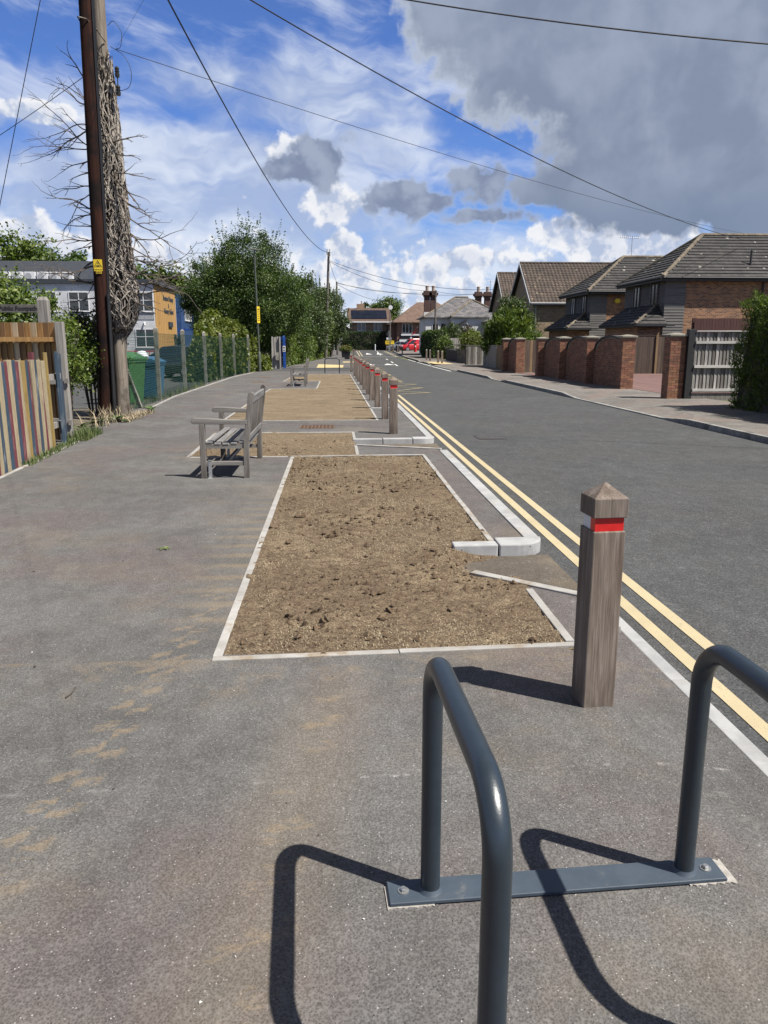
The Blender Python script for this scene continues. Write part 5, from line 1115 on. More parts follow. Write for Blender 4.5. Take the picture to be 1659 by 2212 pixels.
b.top('plastic_bag', M_BAG, (-5.55, 23.0, 1.07), 'crumpled white plastic bag lying on the blue bins', 'bag', smooth=True)

# ------------------------------------------------------------------ vehicles
M_GLASS = pm('dark_car_glass', (0.012, 0.016, 0.016), (0.02, 0.025, 0.025), 2, 0.06, spec=0.8)
M_TYRE = pm('tyre_rubber', (0.012, 0.012, 0.012), (0.02, 0.02, 0.02), 20, 0.8)
M_RIM = pm('alloy_rim', (0.45, 0.45, 0.45), (0.6, 0.6, 0.6), 10, 0.3, metal=0.8)
M_LAMP = pm('lamp_glass', (0.6, 0.6, 0.58), (0.75, 0.75, 0.72), 10, 0.15)
M_TAIL = pm('tail_lamp', (0.35, 0.01, 0.01), (0.45, 0.02, 0.02), 10, 0.2)
M_PLATE = pm('number_plate', (0.7, 0.7, 0.65), (0.75, 0.75, 0.7), 10, 0.4)
def vehicle(name, loc, rz, body, label, cat, st, gh, W, wheels, wr):
    """local x forward. st: stations (x, z_bottom, z_belt, half_width); gh: greenhouse side outline (x, z)"""
    t = thing(name, loc, label, cat, rz=rz)
    b = B(); ring = []
    for (x, zb, zt, hw) in st:
        ring.append([(x, -hw * .93, zb), (x, -hw, zb + (zt - zb) * .35), (x, -hw * .985, zb + (zt - zb) * .8), (x, -hw * .90, zt), (x, hw * .90, zt), (x, hw * .985, zb + (zt - zb) * .8), (x, hw, zb + (zt - zb) * .35), (x, hw * .93, zb)])
    vs = [q for rg in ring for q in rg]; n = 8; m = len(ring)
    fs = [[i * n + k, i * n + (k + 1) % n, (i + 1) * n + (k + 1) % n, (i + 1) * n + k] for i in range(m - 1) for k in range(n)] + [list(range(n)), [(m - 1) * n + k for k in range(n)][::-1]]
    b.add(vs, fs); b.build('body', body, t, local=True, smooth=True)
    wb, wt = W * .89, W * .72; zlo = min(z for _, z in gh); zhi = max(z for _, z in gh)
    hwz = lambda z: wb + (wt - wb) * (z - zlo) / (zhi - zlo)
    b = B(); k = len(gh); vs = [(x, -hwz(z), z) for x, z in gh] + [(x, hwz(z), z) for x, z in gh]
    b.add(vs, [list(range(k)), list(range(k, 2 * k))[::-1]] + [[i, (i + 1) % k, k + (i + 1) % k, k + i] for i in range(k)]); b.build('cabin', body, t, local=True, bevel=0.03)
    return t, hwz
def wheelset(t, wheels, wr, W):
    for x in wheels:
        for s_ in (-1, 1):
            y = s_ * (W - 0.10)
            b = B(); b.tube([(x, y - .10, wr), (x, y + .105, wr)], wr, 24); o = b.build('wheel', M_TYRE, t, local=True, bevel=0.02)
            b = B(); yo = y + s_ * 0.108; b.tube([(x, yo - s_ * .01, wr), (x, yo + s_ * .004, wr)], wr * .64, 20)
            for k in range(5):
                a = k * 1.2566; b.bar((x, yo + s_ * .008, wr), (x + math.cos(a) * wr * .60, yo + s_ * .008, wr + math.sin(a) * wr * .60), .05, .012, (0, 1, 0))
            b.build('rim', M_RIM, o, local=True)
def pane(t, pts, name='window', m=None):
    b = B(); b.poly(pts); return b.build(name, m or M_GLASS, t, local=True)
def hatch(loc, rz, body, label):
    W = .90
    st = [(-2.08, .42, .80, .70), (-2.0, .28, .98, .82), (-1.5, .22, 1.0, .89), (-.5, .22, .99, .90), (.6, .22, .97, .90), (1.35, .22, .90, .88), (1.95, .26, .74, .80), (2.12, .36, .62, .62)]
    gh = [(-1.98, .96), (-1.72, 1.28), (-1.25, 1.45), (-.4, 1.50), (.25, 1.46), (1.12, .95)]
    t, hwz = vehicle('parked_car', loc, rz, body, label, 'car', st, gh, W, (), 0)
    for s_ in (-1, 1):
        e = s_ * .018
        pane(t, [(x, s_ * hwz(z) + e, z) for x, z in ((-1.02, 1.02), (-1.02, 1.38), (-.42, 1.43), (-.30, 1.02))])
        pane(t, [(x, s_ * hwz(z) + e, z) for x, z in ((-.24, 1.02), (-.34, 1.43), (.18, 1.40), (.86, 1.02))])
        pane(t, [(x, s_ * hwz(z) + e, z) for x, z in ((-1.62, 1.05), (-1.55, 1.25), (-1.12, 1.36), (-1.10, 1.03))])
        b = B(); b.obox((.78, s_ * .98, 1.02), (.12, .18, .12)); b.build('mirror', body, t, local=True, bevel=.02)
        b = B(); b.obox((1.98, s_ * .60, .68), (.20, .30, .12), s_ * -.35); b.build('headlight', M_LAMP, t, local=True, bevel=.02)
        b = B(); b.obox((-2.03, s_ * .66, .86), (.08, .26, .16)); b.build('tail_light', M_TAIL, t, local=True, bevel=.02)
        b = B(); b.obox((-.5, s_ * .905, .84), (.18, .02, .025)); b.build('door_handle', body, t, local=True)
    f = lambda x, z: (x + .02, z + .012)
    pane(t, [(*[f(.32, 1.42)[0]], -hwz(1.42) * .93, f(.32, 1.42)[1]), (f(.32, 1.42)[0], hwz(1.42) * .93, f(.32, 1.42)[1]), (f(1.08, .98)[0], hwz(.98) * .95, f(1.08, .98)[1]), (f(1.08, .98)[0], -hwz(.98) * .95, f(1.08, .98)[1])], 'windscreen')
    pane(t, [(-1.80, -hwz(1.24) * .9, 1.26), (-1.80, hwz(1.24) * .9, 1.26), (-2.0, hwz(1.0) * .92, 1.01), (-2.0, -hwz(1.0) * .92, 1.01)], 'rear_window')
    b = B(); b.obox((-2.07, 0, .62), (.03, .52, .11)); b.build('number_plate', M_PLATE, t, local=True)
    wheelset(t, (-1.28, 1.28), .32, W)
    return t
M_CARD = pm('dark_car_paint', (0.010, 0.013, 0.014), (0.013, 0.016, 0.017), 3, 0.22, coat=0.6)
M_CARS = pm('silver_car_paint', (0.42, 0.43, 0.44), (0.5, 0.51, 0.52), 3, 0.25, metal=0.3, coat=0.5)
M_VANR = pm('red_van_paint', (0.50, 0.012, 0.016), (0.55, 0.016, 0.02), 3, 0.3, coat=0.4)
hatch((-7.55, 38.0, -.02), R(148), M_CARD, 'dark hatchback parked behind the green mesh fence')

# ------------------------------------------------------------------ school
M_REND = pm('pale_grey_render', (0.56, 0.57, 0.58), (0.66, 0.67, 0.68), 1.5, 0.85, 0.002, space='World', c3=(0.5, 0.5, 0.5), s3=.7, k3=(.5, .7))
M_UPVC = pm('white_window_frame', (0.72, 0.72, 0.72), (0.78, 0.78, 0.78), 5, 0.4)
M_PANE = pm('dark_window_glass', (0.012, 0.017, 0.020), (0.03, 0.036, 0.04), 0.6, 0.05, spec=0.8, space='World')
M_FASC = pm('dark_grey_fascia', (0.035, 0.040, 0.048), (0.05, 0.055, 0.062), 5, 0.5)
M_CLAD = [woodx('honey_cedar_board', (0.42, 0.235, 0.065), (0.52, 0.31, 0.10), 'Z'), woodx('dark_cedar_board', (0.34, 0.18, 0.05), (0.44, 0.25, 0.08), 'Z')]
M_BLUE = pm('blue_cladding_panel', (0.016, 0.055, 0.16), (0.022, 0.07, 0.19), 3, 0.5, rnd=.1)
M_GREYP = pm('grey_ribbed_panel', (0.36, 0.37, 0.38), (0.42, 0.43, 0.44), 3, 0.6)
M_RAIL = pm('red_rail_paint', (0.45, 0.03, 0.03), (0.5, 0.04, 0.04), 8, 0.5)
M_RBLUE = pm('bright_blue_paint', (0.010, 0.06, 0.30), (0.014, 0.075, 0.34), 8, 0.4)
def window(parent, c, w_, h_, axis='Y', n=2, trans=0.35, d=0.06, m=M_UPVC, glass=M_PANE, sill=True, back=0.0):
    """a framed window lying on a wall; axis = direction it faces: 'Y' faces -Y, 'X' faces -X, 'x' faces +X"""
    def T(u, v, o):
        if axis == 'Y': return (c[0] + u, c[1] - o, c[2] + v)
        if axis == 'X': return (c[0] - o, c[1] + u, c[2] + v)
        return (c[0] + o, c[1] + u, c[2] + v)
    def bx(b, u0, v0, u1, v1, o0, o1):
        p, q = T(u0, v0, o0), T(u1, v1, o1)
        b.box(min(p[0], q[0]), min(p[1], q[1]), min(p[2], q[2]), max(p[0], q[0]), max(p[1], q[1]), max(p[2], q[2]))
    f = .055; b = B(); W2, H2 = w_ / 2, h_ / 2
    bx(b, -W2, -H2, -W2 + f, H2, .004, d); bx(b, W2 - f, -H2, W2, H2, .004, d); bx(b, -W2 + f, -H2, W2 - f, -H2 + f, .004, d - .003); bx(b, -W2 + f, H2 - f, W2 - f, H2, .004, d - .003)
    for k in range(1, n): bx(b, -W2 + w_ * k / n - .03, -H2 + f, -W2 + w_ * k / n + .03, H2 - f, .004, d - .006)
    if trans: bx(b, -W2 + f, H2 - h_ * trans - .025, W2 - f, H2 - h_ * trans + .025, .004, d - .009)
    fr_ = b.build('window', m, parent)
    for k in range(n):
        b = B(); bx(b, -W2 + w_ * k / n + .02, -H2 + .02, -W2 + w_ * (k + 1) / n - .02, H2 - .02, .006, .022); b.build('pane', glass, fr_)
    if sill: b = B(); bx(b, -W2 - .06, -H2 - .06, W2 + .06, -H2 - .002, .004, d + .06); b.build('sill', m, fr_)
    return fr_
sch = thing('school_building', (-15.3, 67, 0), 'two storey school with pale render and a honey timber clad end wall', 'building')
SX, SY, SH = -14.95, 67.0, 6.35
b = B(); b.box(-44, SY, -.1, SX, SY + 9.0, SH); b.build('wall', M_REND, sch)
b = B(); b.box(-44.1, SY - .2, SH + .002, SX + .25, SY + 9.1, SH + .36); b.build('roof', M_FASC, sch)
b = B(); b.add([(-44, SY + 3, SH + .36), (-21.2, SY + 3, SH + .36), (-21.2, SY + 9, SH + .36), (-44, SY + 9, SH + .36), (-44, SY + 6.5, 8.75), (-21.6, SY + 6.5, 8.75), (-21.6, SY + 9, 8.75), (-44, SY + 9, 8.75)], [[3, 2, 1, 0], [4, 5, 6, 7], [0, 1, 5, 4], [1, 2, 6, 5], [2, 3, 7, 6], [3, 0, 4, 7]])
b.build('pitched_roof', M_FASC, sch)
for i in range(7):
    x = -28.7 + i * 1.02; b = B(); b.box(x, SY + 1.2, SH + .362, x + .85, SY + 1.55, SH + 1.02); o = b.build('air_conditioner', M_UPVC, sch, bevel=.02)
    b = B(); b.tube([(x + .33, SY + 1.199, SH + .68), (x + .33, SY + 1.185, SH + .68)], .26, 18); b.build('fan_grille', M_GREYP, o)
for xw in (-15.78, -18.4, -21, -23.6, -26.2, -28.8, -31.4):
    window(sch, (xw, SY, 4.93), 1.62, 1.55, 'Y', 2, .42); window(sch, (xw, SY, 2.0), 1.62, 1.5, 'Y', 2, .42)
    b = B(); b.box(xw - .80, SY - .03, 3.50, xw + .80, SY - .003, 4.08); o = b.build('infill_panel', M_GREYP, sch)
    for k in range(12): 
        b = B()
    b = B()
    for k in range(14): b.box(xw - .78 + k * .115, SY - .042, 3.52, xw - .78 + k * .115 + .05, SY - .0302, 4.06)
    b.build('panel_ribs', M_GREYP, o)
b = B(); b.tube([(SX - .9, SY - .1, 3.0), (SX - .75, SY - .35, 3.12)], .05, 8); b.tube([(SX - .9, SY - .02, 3.2), (SX - .78, SY - .3, 3.25)], .07, 8); b.build('security_camera', M_UPVC, sch)
b = B()
for k in range(4):
    for z in (.55, .95): b.tube([(-16.9 + k * .6, SY - 2, z), (-16.3 + k * .6, SY - 2, z)], .03, 6)
    b.tube([(-16.9 + k * .6, SY - 2, 0), (-16.9 + k * .6, SY - 2, .98)], .03, 6)
b.top('red_railing', M_RAIL, (-16, SY - 2, 0), 'short red metal railing below the school windows', 'railing')
for i in range(38):
    y0 = SY + .15 + i * .225
    b = B(); b.box(SX + .004, y0, .0, SX + .03 + .006 * (i % 2), y0 + .215, SH - .02); b.build('cladding_board', M_CLAD[(i * 7) % 3 == 0], sch)
b = B(); b.box(SX + .04, SY + 1.35, 3.2, SX + .06, SY + 1.85, 5.5); b.build('slot_window', M_CLAD[1], sch)
b = B(); b.box(SX + .04, SY + 5.1, 3.0, SX + .16, SY + 6.6, 3.45); b.build('louvre', M_FASC, sch)
b = B(); b.box(SX + .04, SY + 7.3, 0, SX + .07, SY + 8.4, 2.4); dr = b.build('door', M_FASC, sch)
b = B(); b.box(SX + .072, SY + 7.6, .2, SX + .09, SY + 8.0, 2.0); b.build('pane', M_UPVC, dr)
for s_, z, sz in (('Burstow Primary', 5.45, .62), ('&', 4.85, .5), ('Nursery School', 4.35, .62)):
    text(s_, sz, M_FASC, sch, Matrix.Translation(Vector((SX + .05, SY + 5.6, z)) - worldloc(sch)) @ Matrix.Rotation(R(90), 4, 'Z') @ Matrix.Rotation(R(90), 4, 'X'), ext=.015, bold=.012)
b = B(); b.box(SX - 8, SY + 9.1, 0, SX + .4, SY + 16, 6.1); b.build('blue_wing', M_BLUE, sch)
for i in range(9): 
    b = B(); b.box(SX - .6 + 0, SY + 9.1 - .03, .0 + i * .68, SX + .38, SY + 9.1 - .003, .66 + i * .68); b.build('blue_panel', M_BLUE, sch)
for i in range(7):
    b = B(); b.box(SX + .403, SY + 9.15 + i * .95, 0, SX + .43, SY + 10.05 + i * .95, 6.1); b.build('blue_panel', M_BLUE, sch)
window(sch, (SX + .43, SY + 12.6, 4.75), 3.2, 2.0, 'x', 4, 0.0)
b = B(); b.box(SX + .5, SY + 7, 2.75, SX + 3.2, SY + 9.5, 2.9)
for x, y in ((SX + 3.1, SY + 7.1), (SX + 3.1, SY + 9.4), (SX + 2.0, SY + 7.1)): b.tube([(x, y, 0), (x, y, 2.75)], .06, 8)
b.top('blue_canopy', M_RBLUE, (SX + 1.8, SY + 8.2, 0), 'bright blue entrance canopy on posts beside the school', 'canopy')

# ------------------------------------------------------------------ trees and shrubs on the left
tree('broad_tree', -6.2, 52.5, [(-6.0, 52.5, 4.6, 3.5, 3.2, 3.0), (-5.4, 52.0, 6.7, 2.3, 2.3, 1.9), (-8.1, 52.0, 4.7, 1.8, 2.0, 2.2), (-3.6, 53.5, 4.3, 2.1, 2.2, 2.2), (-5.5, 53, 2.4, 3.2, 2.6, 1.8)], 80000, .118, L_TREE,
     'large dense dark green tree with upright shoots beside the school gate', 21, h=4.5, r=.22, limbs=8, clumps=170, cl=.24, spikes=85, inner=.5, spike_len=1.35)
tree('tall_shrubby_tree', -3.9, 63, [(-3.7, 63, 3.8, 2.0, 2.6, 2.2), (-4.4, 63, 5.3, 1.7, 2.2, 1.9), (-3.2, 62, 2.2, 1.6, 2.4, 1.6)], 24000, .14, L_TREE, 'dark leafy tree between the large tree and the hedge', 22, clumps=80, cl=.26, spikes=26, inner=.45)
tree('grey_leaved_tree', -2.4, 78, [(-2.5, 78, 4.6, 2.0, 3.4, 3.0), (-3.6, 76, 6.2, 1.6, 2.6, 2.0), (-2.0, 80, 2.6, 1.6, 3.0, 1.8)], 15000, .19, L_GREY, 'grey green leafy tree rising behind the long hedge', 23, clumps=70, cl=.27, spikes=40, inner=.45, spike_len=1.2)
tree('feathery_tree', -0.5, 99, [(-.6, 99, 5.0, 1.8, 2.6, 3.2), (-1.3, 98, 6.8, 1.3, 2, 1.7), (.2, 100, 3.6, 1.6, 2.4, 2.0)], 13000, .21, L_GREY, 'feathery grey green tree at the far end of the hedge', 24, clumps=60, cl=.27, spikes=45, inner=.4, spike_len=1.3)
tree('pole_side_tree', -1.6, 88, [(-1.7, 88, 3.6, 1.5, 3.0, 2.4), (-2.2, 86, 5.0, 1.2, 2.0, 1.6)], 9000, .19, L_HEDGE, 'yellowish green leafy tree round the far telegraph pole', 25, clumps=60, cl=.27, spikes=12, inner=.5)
hedge('ivy_mound', [(-5.72, 33.2), (-5.78, 40.0), (-5.0, 46.3)], .95, 2.9, 34000, .15, L_IVY, 'rounded mound of yellow green ivy swallowing the mesh fence', 31, bulge=.26, aspect=.75, hf=lambda y: np.interp(y, [33.0, 34.2, 36.5, 39, 42, 45, 46.5], [1.5, 2.3, 2.85, 2.95, 2.65, 2.3, 1.6]), roundtop=.45)
hedge('ivy_ground_cover', [(-4.75, 45.6), (-4.3, 48.2)], 1.0, .85, 4500, .15, L_IVY, 'low yellow green ivy spilling out round the lamp post', 32, bulge=.2, aspect=.8, roundtop=.6)
hedge('long_hedge', [(-3.95, 54.0), (-3.0, 66), (-1.50, 98)], 1.15, 2.4, 36000, .15, L_HEDGE, 'long clipped green hedge bordering the footway', 33, bulge=.20, aspect=.7)
shrub('golden_shrub', -.75, 99.5, .35, .9, 1.9, 1400, .14, L_YEW, 'small golden yellow shrub at the end of the long hedge', 34)
# buddleia-like violet bloom over the gate
b = B(); r_ = random.Random(8)
t = thing('violet_bloom', (-3.95, 53.2, 0), 'violet flower heads hanging over the old gate posts', 'flower'); 
b.tube([(-3.95, 53.3, 0), (-3.95, 53.25, 1.5), (-3.7, 52.9, 2.95)], [.03, .02, .008], 6); b.build('stem', M_BARK, t)
L_VIO = leafmat('violet_petals', (.10, .08, .30), (.20, .16, .5))
P_ = np.array([(-3.7 + r_.gauss(0, .13), 52.85 + r_.gauss(0, .13), 3.0 + r_.gauss(0, .07)) for _ in range(200)]); leafmesh('petals', P_, unit(RNG, 200), .07, RNG.random(200), L_VIO, t, .8)
# background trees behind the school
bgt = [(-43, 112, 9.0, 6, 6.5), (-36, 115, 8.2, 6, 5.6), (-52, 110, 9.5, 7, 7), (-29, 120, 6.8, 5.5, 5.2), (-23.5, 118, 6.6, 5, 5.0), (-18.5, 116, 6.0, 4.5, 4.6), (-14, 112, 5.0, 4.5, 4.5)]
for i, (x, y, z, rx, rz_) in enumerate(bgt):
    tree('woodland_tree', x, y, [(x, y, z, rx, rx * .8, rz_), (x + 2, y - 1, z * .8, rx * .7, rx * .6, rz_ * .8)], 15000, .55, L_TREE if i % 2 else L_HEDGE,
         'dark leafy woodland tree rising behind the school roof', 40 + i, h=5, r=.3, group='woodland trees behind the school', clumps=110, cl=.30, inner=.4)
# shrubs between the board fence and the poles
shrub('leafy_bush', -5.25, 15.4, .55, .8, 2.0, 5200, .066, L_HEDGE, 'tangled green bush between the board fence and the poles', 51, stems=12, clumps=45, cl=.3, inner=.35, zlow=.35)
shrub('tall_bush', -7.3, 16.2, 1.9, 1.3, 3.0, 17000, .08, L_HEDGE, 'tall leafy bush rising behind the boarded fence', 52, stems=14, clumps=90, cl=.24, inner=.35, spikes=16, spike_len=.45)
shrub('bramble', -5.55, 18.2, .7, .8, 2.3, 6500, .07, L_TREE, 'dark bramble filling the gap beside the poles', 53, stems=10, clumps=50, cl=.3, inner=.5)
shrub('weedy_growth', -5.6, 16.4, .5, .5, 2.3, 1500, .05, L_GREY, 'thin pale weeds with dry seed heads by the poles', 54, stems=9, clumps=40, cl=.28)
# dock plants: each broad leaf its own piece
def dock(x, y, n, label, seed, s=1.0):
    t = thing('dock_plant', (x, y, 0), label, 'weed'); r_ = random.Random(seed)
    for k in range(n):
        a = r_.uniform(0, 6.28); L = s * r_.uniform(.16, .30); wd = L * .36; el_ = r_.uniform(.35, 1.0); b = B(); vs = []; fs = []
        for j in range(6):
            u = j / 5; q = u * L; z = math.sin(el_) * q - .9 * (u ** 2) * L * .5; rad = math.cos(el_) * q; h_ = wd * math.sin(math.pi * min(1, (u * .92 + .08))) * .5 + .003
            wv = r_.uniform(-.01, .01)
            for s_ in (-1, 0, 1): vs.append((math.cos(a) * rad - math.sin(a) * h_ * s_, math.sin(a) * rad + math.cos(a) * h_ * s_, max(.006, z + .02 + abs(s_) * .015 + wv)))
        for j in range(5): fs += [[j * 3, j * 3 + 1, j * 3 + 4, j * 3 + 3], [j * 3 + 1, j * 3 + 2, j * 3 + 5, j * 3 + 4]]
        b.add(vs, fs); b.build('leaf', L_DOCK, t, local=True, smooth=True)
dock(-4.72, 15.6, 12, 'broad leaved dock growing in front of the bushes by the pole', 1, 1.2); dock(-4.55, 16.25, 10, 'broad leaved dock at the foot of the dark pole', 2, 1.1); dock(-4.38, 18.6, 11, 'broad leaved dock beside the wire mesh fence strut', 3, 1.15); dock(-4.86, 15.0, 7, 'small dock next to the board fence post', 4, .9)
def tuft(name, area, n, h, mat, label, seed, lean=.5, wd=.004, cat='grass'):
    r = np.random.default_rng(seed); V = []; F = []
    for k in range(n):
        x = r.uniform(area[0], area[2]); y = r.uniform(area[1], area[3]); 
        if len(area) > 4: x += (y - area[1]) * area[4]
        a = r.uniform(0, 6.28); L = h * r.uniform(.3, 1.2); d = lean * L * r.uniform(.2, 1.2); bs_ = len(V); w_ = wd * r.uniform(.6, 1.6)
        sx_, sy_ = -math.sin(a) * w_, math.cos(a) * w_
        V += [(x - sx_, y - sy_, -.01), (x + sx_, y + sy_, -.01), (x + math.cos(a) * d * .4 + sx_, y + math.sin(a) * d * .4 + sy_, L * .6), (x + math.cos(a) * d * .4 - sx_, y + math.sin(a) * d * .4 - sy_, L * .6), (x + math.cos(a) * d, y + math.sin(a) * d, L)]
        F += [[bs_, bs_ + 1, bs_ + 2, bs_ + 3], [bs_ + 3, bs_ + 2, bs_ + 4]]
    me = bpy.data.meshes.new(name); me.from_pydata(V, [], F); me.materials.append(mat)
    return tag(link(name, me, None), label, cat, kind='stuff')
M_GRS = pm('weed_grass', (0.06, 0.10, 0.02), (0.13, 0.16, 0.045), 9, 0.8, space='World')
tuft('verge_grass', (-4.22, 10.4, -4.05, 13.4, -.07), 750, .085, M_GRS, 'green grass and weeds along the foot of the coloured pickets', 1)
tuft('verge_weeds', (-4.5, 13.0, -4.15, 14.2, -.05), 800, .17, M_GRS, 'green weeds round the foot of the grey fence post', 2)
tuft('dry_stalks', (-4.95, 15.2, -4.45, 17.6), 150, .34, M_STRAW, 'dry straw coloured stalks round the foot of the poles', 3, lean=.9, wd=.006)
tuft('dry_litter', (-4.6, 16.2, -4.25, 18.3), 700, .10, M_STRAW, 'straw and dry litter at the edge of the footway by the poles', 4, lean=2.2, wd=.005)
tuft('yard_edge_grass', (-5.2, 18.5, -4.95, 30.5), 500, .22, M_GRS, 'thin grass under the wire mesh fence', 5)

# ------------------------------------------------------------------ lamp, gate posts, notice post
M_LAMPP = pm('olive_green_column_paint', (0.060, 0.072, 0.055), (0.085, 0.098, 0.075), 6, 0.5, space='World')
t = thing('street_lamp', (-4.32, 45.0, 0), 'slim olive green street lamp with a flat head above the ivy', 'street lamp')
b = B(); b.tube([(-4.32, 45, -.05), (-4.32, 45, 1.05), (-4.32, 45, 1.12)], [.095, .095, .06], 14); b.build('base', M_LAMPP, t, smooth=True)
b = B(); b.tube([(-4.32, 45, 1.1), (-4.36, 45, 4.0), (-4.40, 45, 6.65)], [.058, .052, .045], 12); b.build('column', M_LAMPP, t, smooth=True)
b = B(); b.add([(-4.72, 44.86, 6.66), (-3.98, 44.86, 6.60), (-3.98, 45.14, 6.60), (-4.72, 45.14, 6.66), (-4.68, 44.9, 6.74), (-4.05, 44.9, 6.66), (-4.05, 45.1, 6.66), (-4.68, 45.1, 6.74)], [[3, 2, 1, 0], [4, 5, 6, 7], [0, 1, 5, 4], [1, 2, 6, 5], [2, 3, 7, 6], [3, 0, 4, 7]])
b.build('lantern', M_LAMPP, t, bevel=.01)
b = B(); b.obox((-4.28, 44.94, 3.15), (.24, .006, .90), R(55)); sg = b.build('sign_plate', M_SIGNY, t)
b = B()
for k in range(7): b.obox((-4.279 + .004, 44.936, 3.45 - k * .1), (.15, .003, .035 if k else .06), R(55))
b.build('sign_marks', M_BLACK, sg)
M_OLDW = woodx('bleached_old_timber', (0.26, 0.235, 0.20), (0.45, 0.42, 0.37), 'Z')
t = thing('old_gate_post', (-3.65, 49.7, 0), 'bleached split timber gate boards with a small box beside the lamp', 'gate')
for k in range(6):
    x = -3.95 + k * .09; b = B(); b.obox((x, 49.75 + .02 * (k % 2), 1.0), (.08, .03, 2.0 - .04 * ((k * 3) % 4)), R(8), R(random.uniform(-.8, .8))); b.build('board', M_OLDW, t)
b = B(); b.box(-3.50, 49.62, -.05, -3.42, 49.74, 2.0); b.build('post', M_OLDW, t)
b = B(); b.box(-3.74, 49.55, .55, -3.55, 49.66, 1.05); b.build('box', M_CONC, t)
t = thing('notice_post', (-3.32, 51.6, 0), 'bright blue square post with a small white notice by the hedge', 'post')
b = B(); b.box(-3.40, 51.52, -.05, -3.24, 51.68, 1.98); b.add([(-3.40, 51.52, 1.98), (-3.24, 51.52, 1.98), (-3.24, 51.68, 1.98), (-3.40, 51.68, 1.98), (-3.32, 51.6, 2.1)], [[0, 1, 4], [1, 2, 4], [2, 3, 4], [3, 0, 4]]); b.build('post', M_RBLUE, t)
b = B(); b.box(-3.41, 51.505, 1.05, -3.23, 51.517, 1.42); nt_ = b.build('notice', M_UPVC, t)
b = B(); b.box(-3.37, 51.500, 1.26, -3.28, 51.504, 1.36); b.box(-3.37, 51.500, 1.10, -3.28, 51.504, 1.19); b.build('notice_marks', M_BLACK, nt_)
b = B(); b.tube([(-3.55, 51.7, 0), (-3.55, 51.7, 2.0)], .05, 8); b.build('hinge_post', M_RBLUE, t)
# planters
M_PLANT = pm('black_planter', (0.012, 0.013, 0.015), (0.02, 0.021, 0.024), 5, 0.5)
L_FLOW = leafmat('mixed_blooms', (0.08, 0.10, 0.02), (0.35, 0.22, 0.10), (0.75, 0.45, 0.30))
for i, (x, y) in enumerate(((1.18, 79.0), (1.0, 89.0))):
    t = thing('planter', (x, y, 0), 'black tapered planter of flowers beside an oak bollard' if i == 0 else 'black flower planter standing behind another planter', 'planter')
    b = B(); v = [(-.24, -.24, 0), (.24, -.24, 0), (.24, .24, 0), (-.24, .24, 0), (-.32, -.32, .72), (.32, -.32, .72), (.32, .32, .72), (-.32, .32, .72)]
    b.add(v, [[3, 2, 1, 0], [4, 5, 6, 7], [0, 1, 5, 4], [1, 2, 6, 5], [2, 3, 7, 6], [3, 0, 4, 7]]); b.box(-.35, -.35, .68, .35, .35, .76); b.build('tub', M_PLANT, t, local=True)
    crown('foliage', [(x, y, .95, .55, .5, .34)], 900, .10, L_HEDGE, t, 60 + i, clumps=25, cl=.35); crown('blooms', [(x, y, 1.08, .5, .45, .28)], 350, .09, L_FLOW, t, 62 + i, clumps=18, cl=.25)
# ------------------------------------------------------------------ far side of the road: walls, fences, houses
M_BRICK = pm('red_facing_brick', (0.195, 0.078, 0.043), (0.29, 0.135, 0.072), 9, 0.9, 0.003, rnd=0.30, c3=(0.17, 0.085, 0.06), s3=6, k3=(.5, .7), fine=(60, .4))
M_MORTAR = pm('mortar', (0.22, 0.195, 0.16), (0.30, 0.27, 0.225), 20, 0.95, 0.002, space='World')
M_COPE = pm('mossy_coping', (0.20, 0.18, 0.145), (0.28, 0.26, 0.21), 12, 0.95, 0.004, c3=(0.13, 0.13, 0.07), s3=6, k3=(.5, .7))
M_DKTILE = pm('dark_capping_tile', (0.045, 0.040, 0.038), (0.08, 0.07, 0.065), 10, 0.85, 0.003)
def brickmesh(l, d, h):
    b = B(); b.box(-l / 2, -d / 2, 0, l / 2, d / 2, h); m = b.mesh('brick'); m.materials.append(M_BRICK); return m
BR_S = brickmesh(.215, .1025, .065); BR_H = brickmesh(.1025, .1025, .065)
def pillar(x, y, label, w_=.44, n=23, rot=0.0):
    t = thing('brick_pillar', (x, y, .03), label, 'pillar', rz=rot); h = n * .075 + .03
    b = B(); a = w_ / 2 - .008; b.box(-a, -a, -.1, a, a, h - .005); b.build('core', M_MORTAR, t, local=True)
    for i in range(n):
        q = w_ / 2 - .1025 / 2; z = i * .075 + .01; f = i % 2
        for s_ in (-1, 1):
            for k in (-1, 1): link('brick', BR_S, None, t, ((k * .1125, s_ * q, z) if f == 0 else (s_ * q, k * .1125, z)), (0, 0, 0 if f == 0 else R(90)))
            link('brick', BR_S, None, t, ((s_ * q, 0, z) if f == 0 else (0, s_ * q, z)), (0, 0, R(90) if f == 0 else 0))
    b = B(); c = w_ / 2 + .05
    b.add([(-c, -c, h), (c, -c, h), (c, c, h), (-c, c, h), (-c, -c, h + .05), (c, -c, h + .05), (c, c, h + .05), (-c, c, h + .05), (-.06, -.06, h + .10), (.06, -.06, h + .10), (.06, .06, h + .10), (-.06, .06, h + .10)],
          [[3, 2, 1, 0], [0, 1, 5, 4], [1, 2, 6, 5], [2, 3, 7, 6], [3, 0, 4, 7], [4, 5, 9, 8], [5, 6, 10, 9], [6, 7, 11, 10], [7, 4, 8, 11], [8, 9, 10, 11]])
    b.build('coping', M_COPE, t, local=True, bevel=.006)
    return t
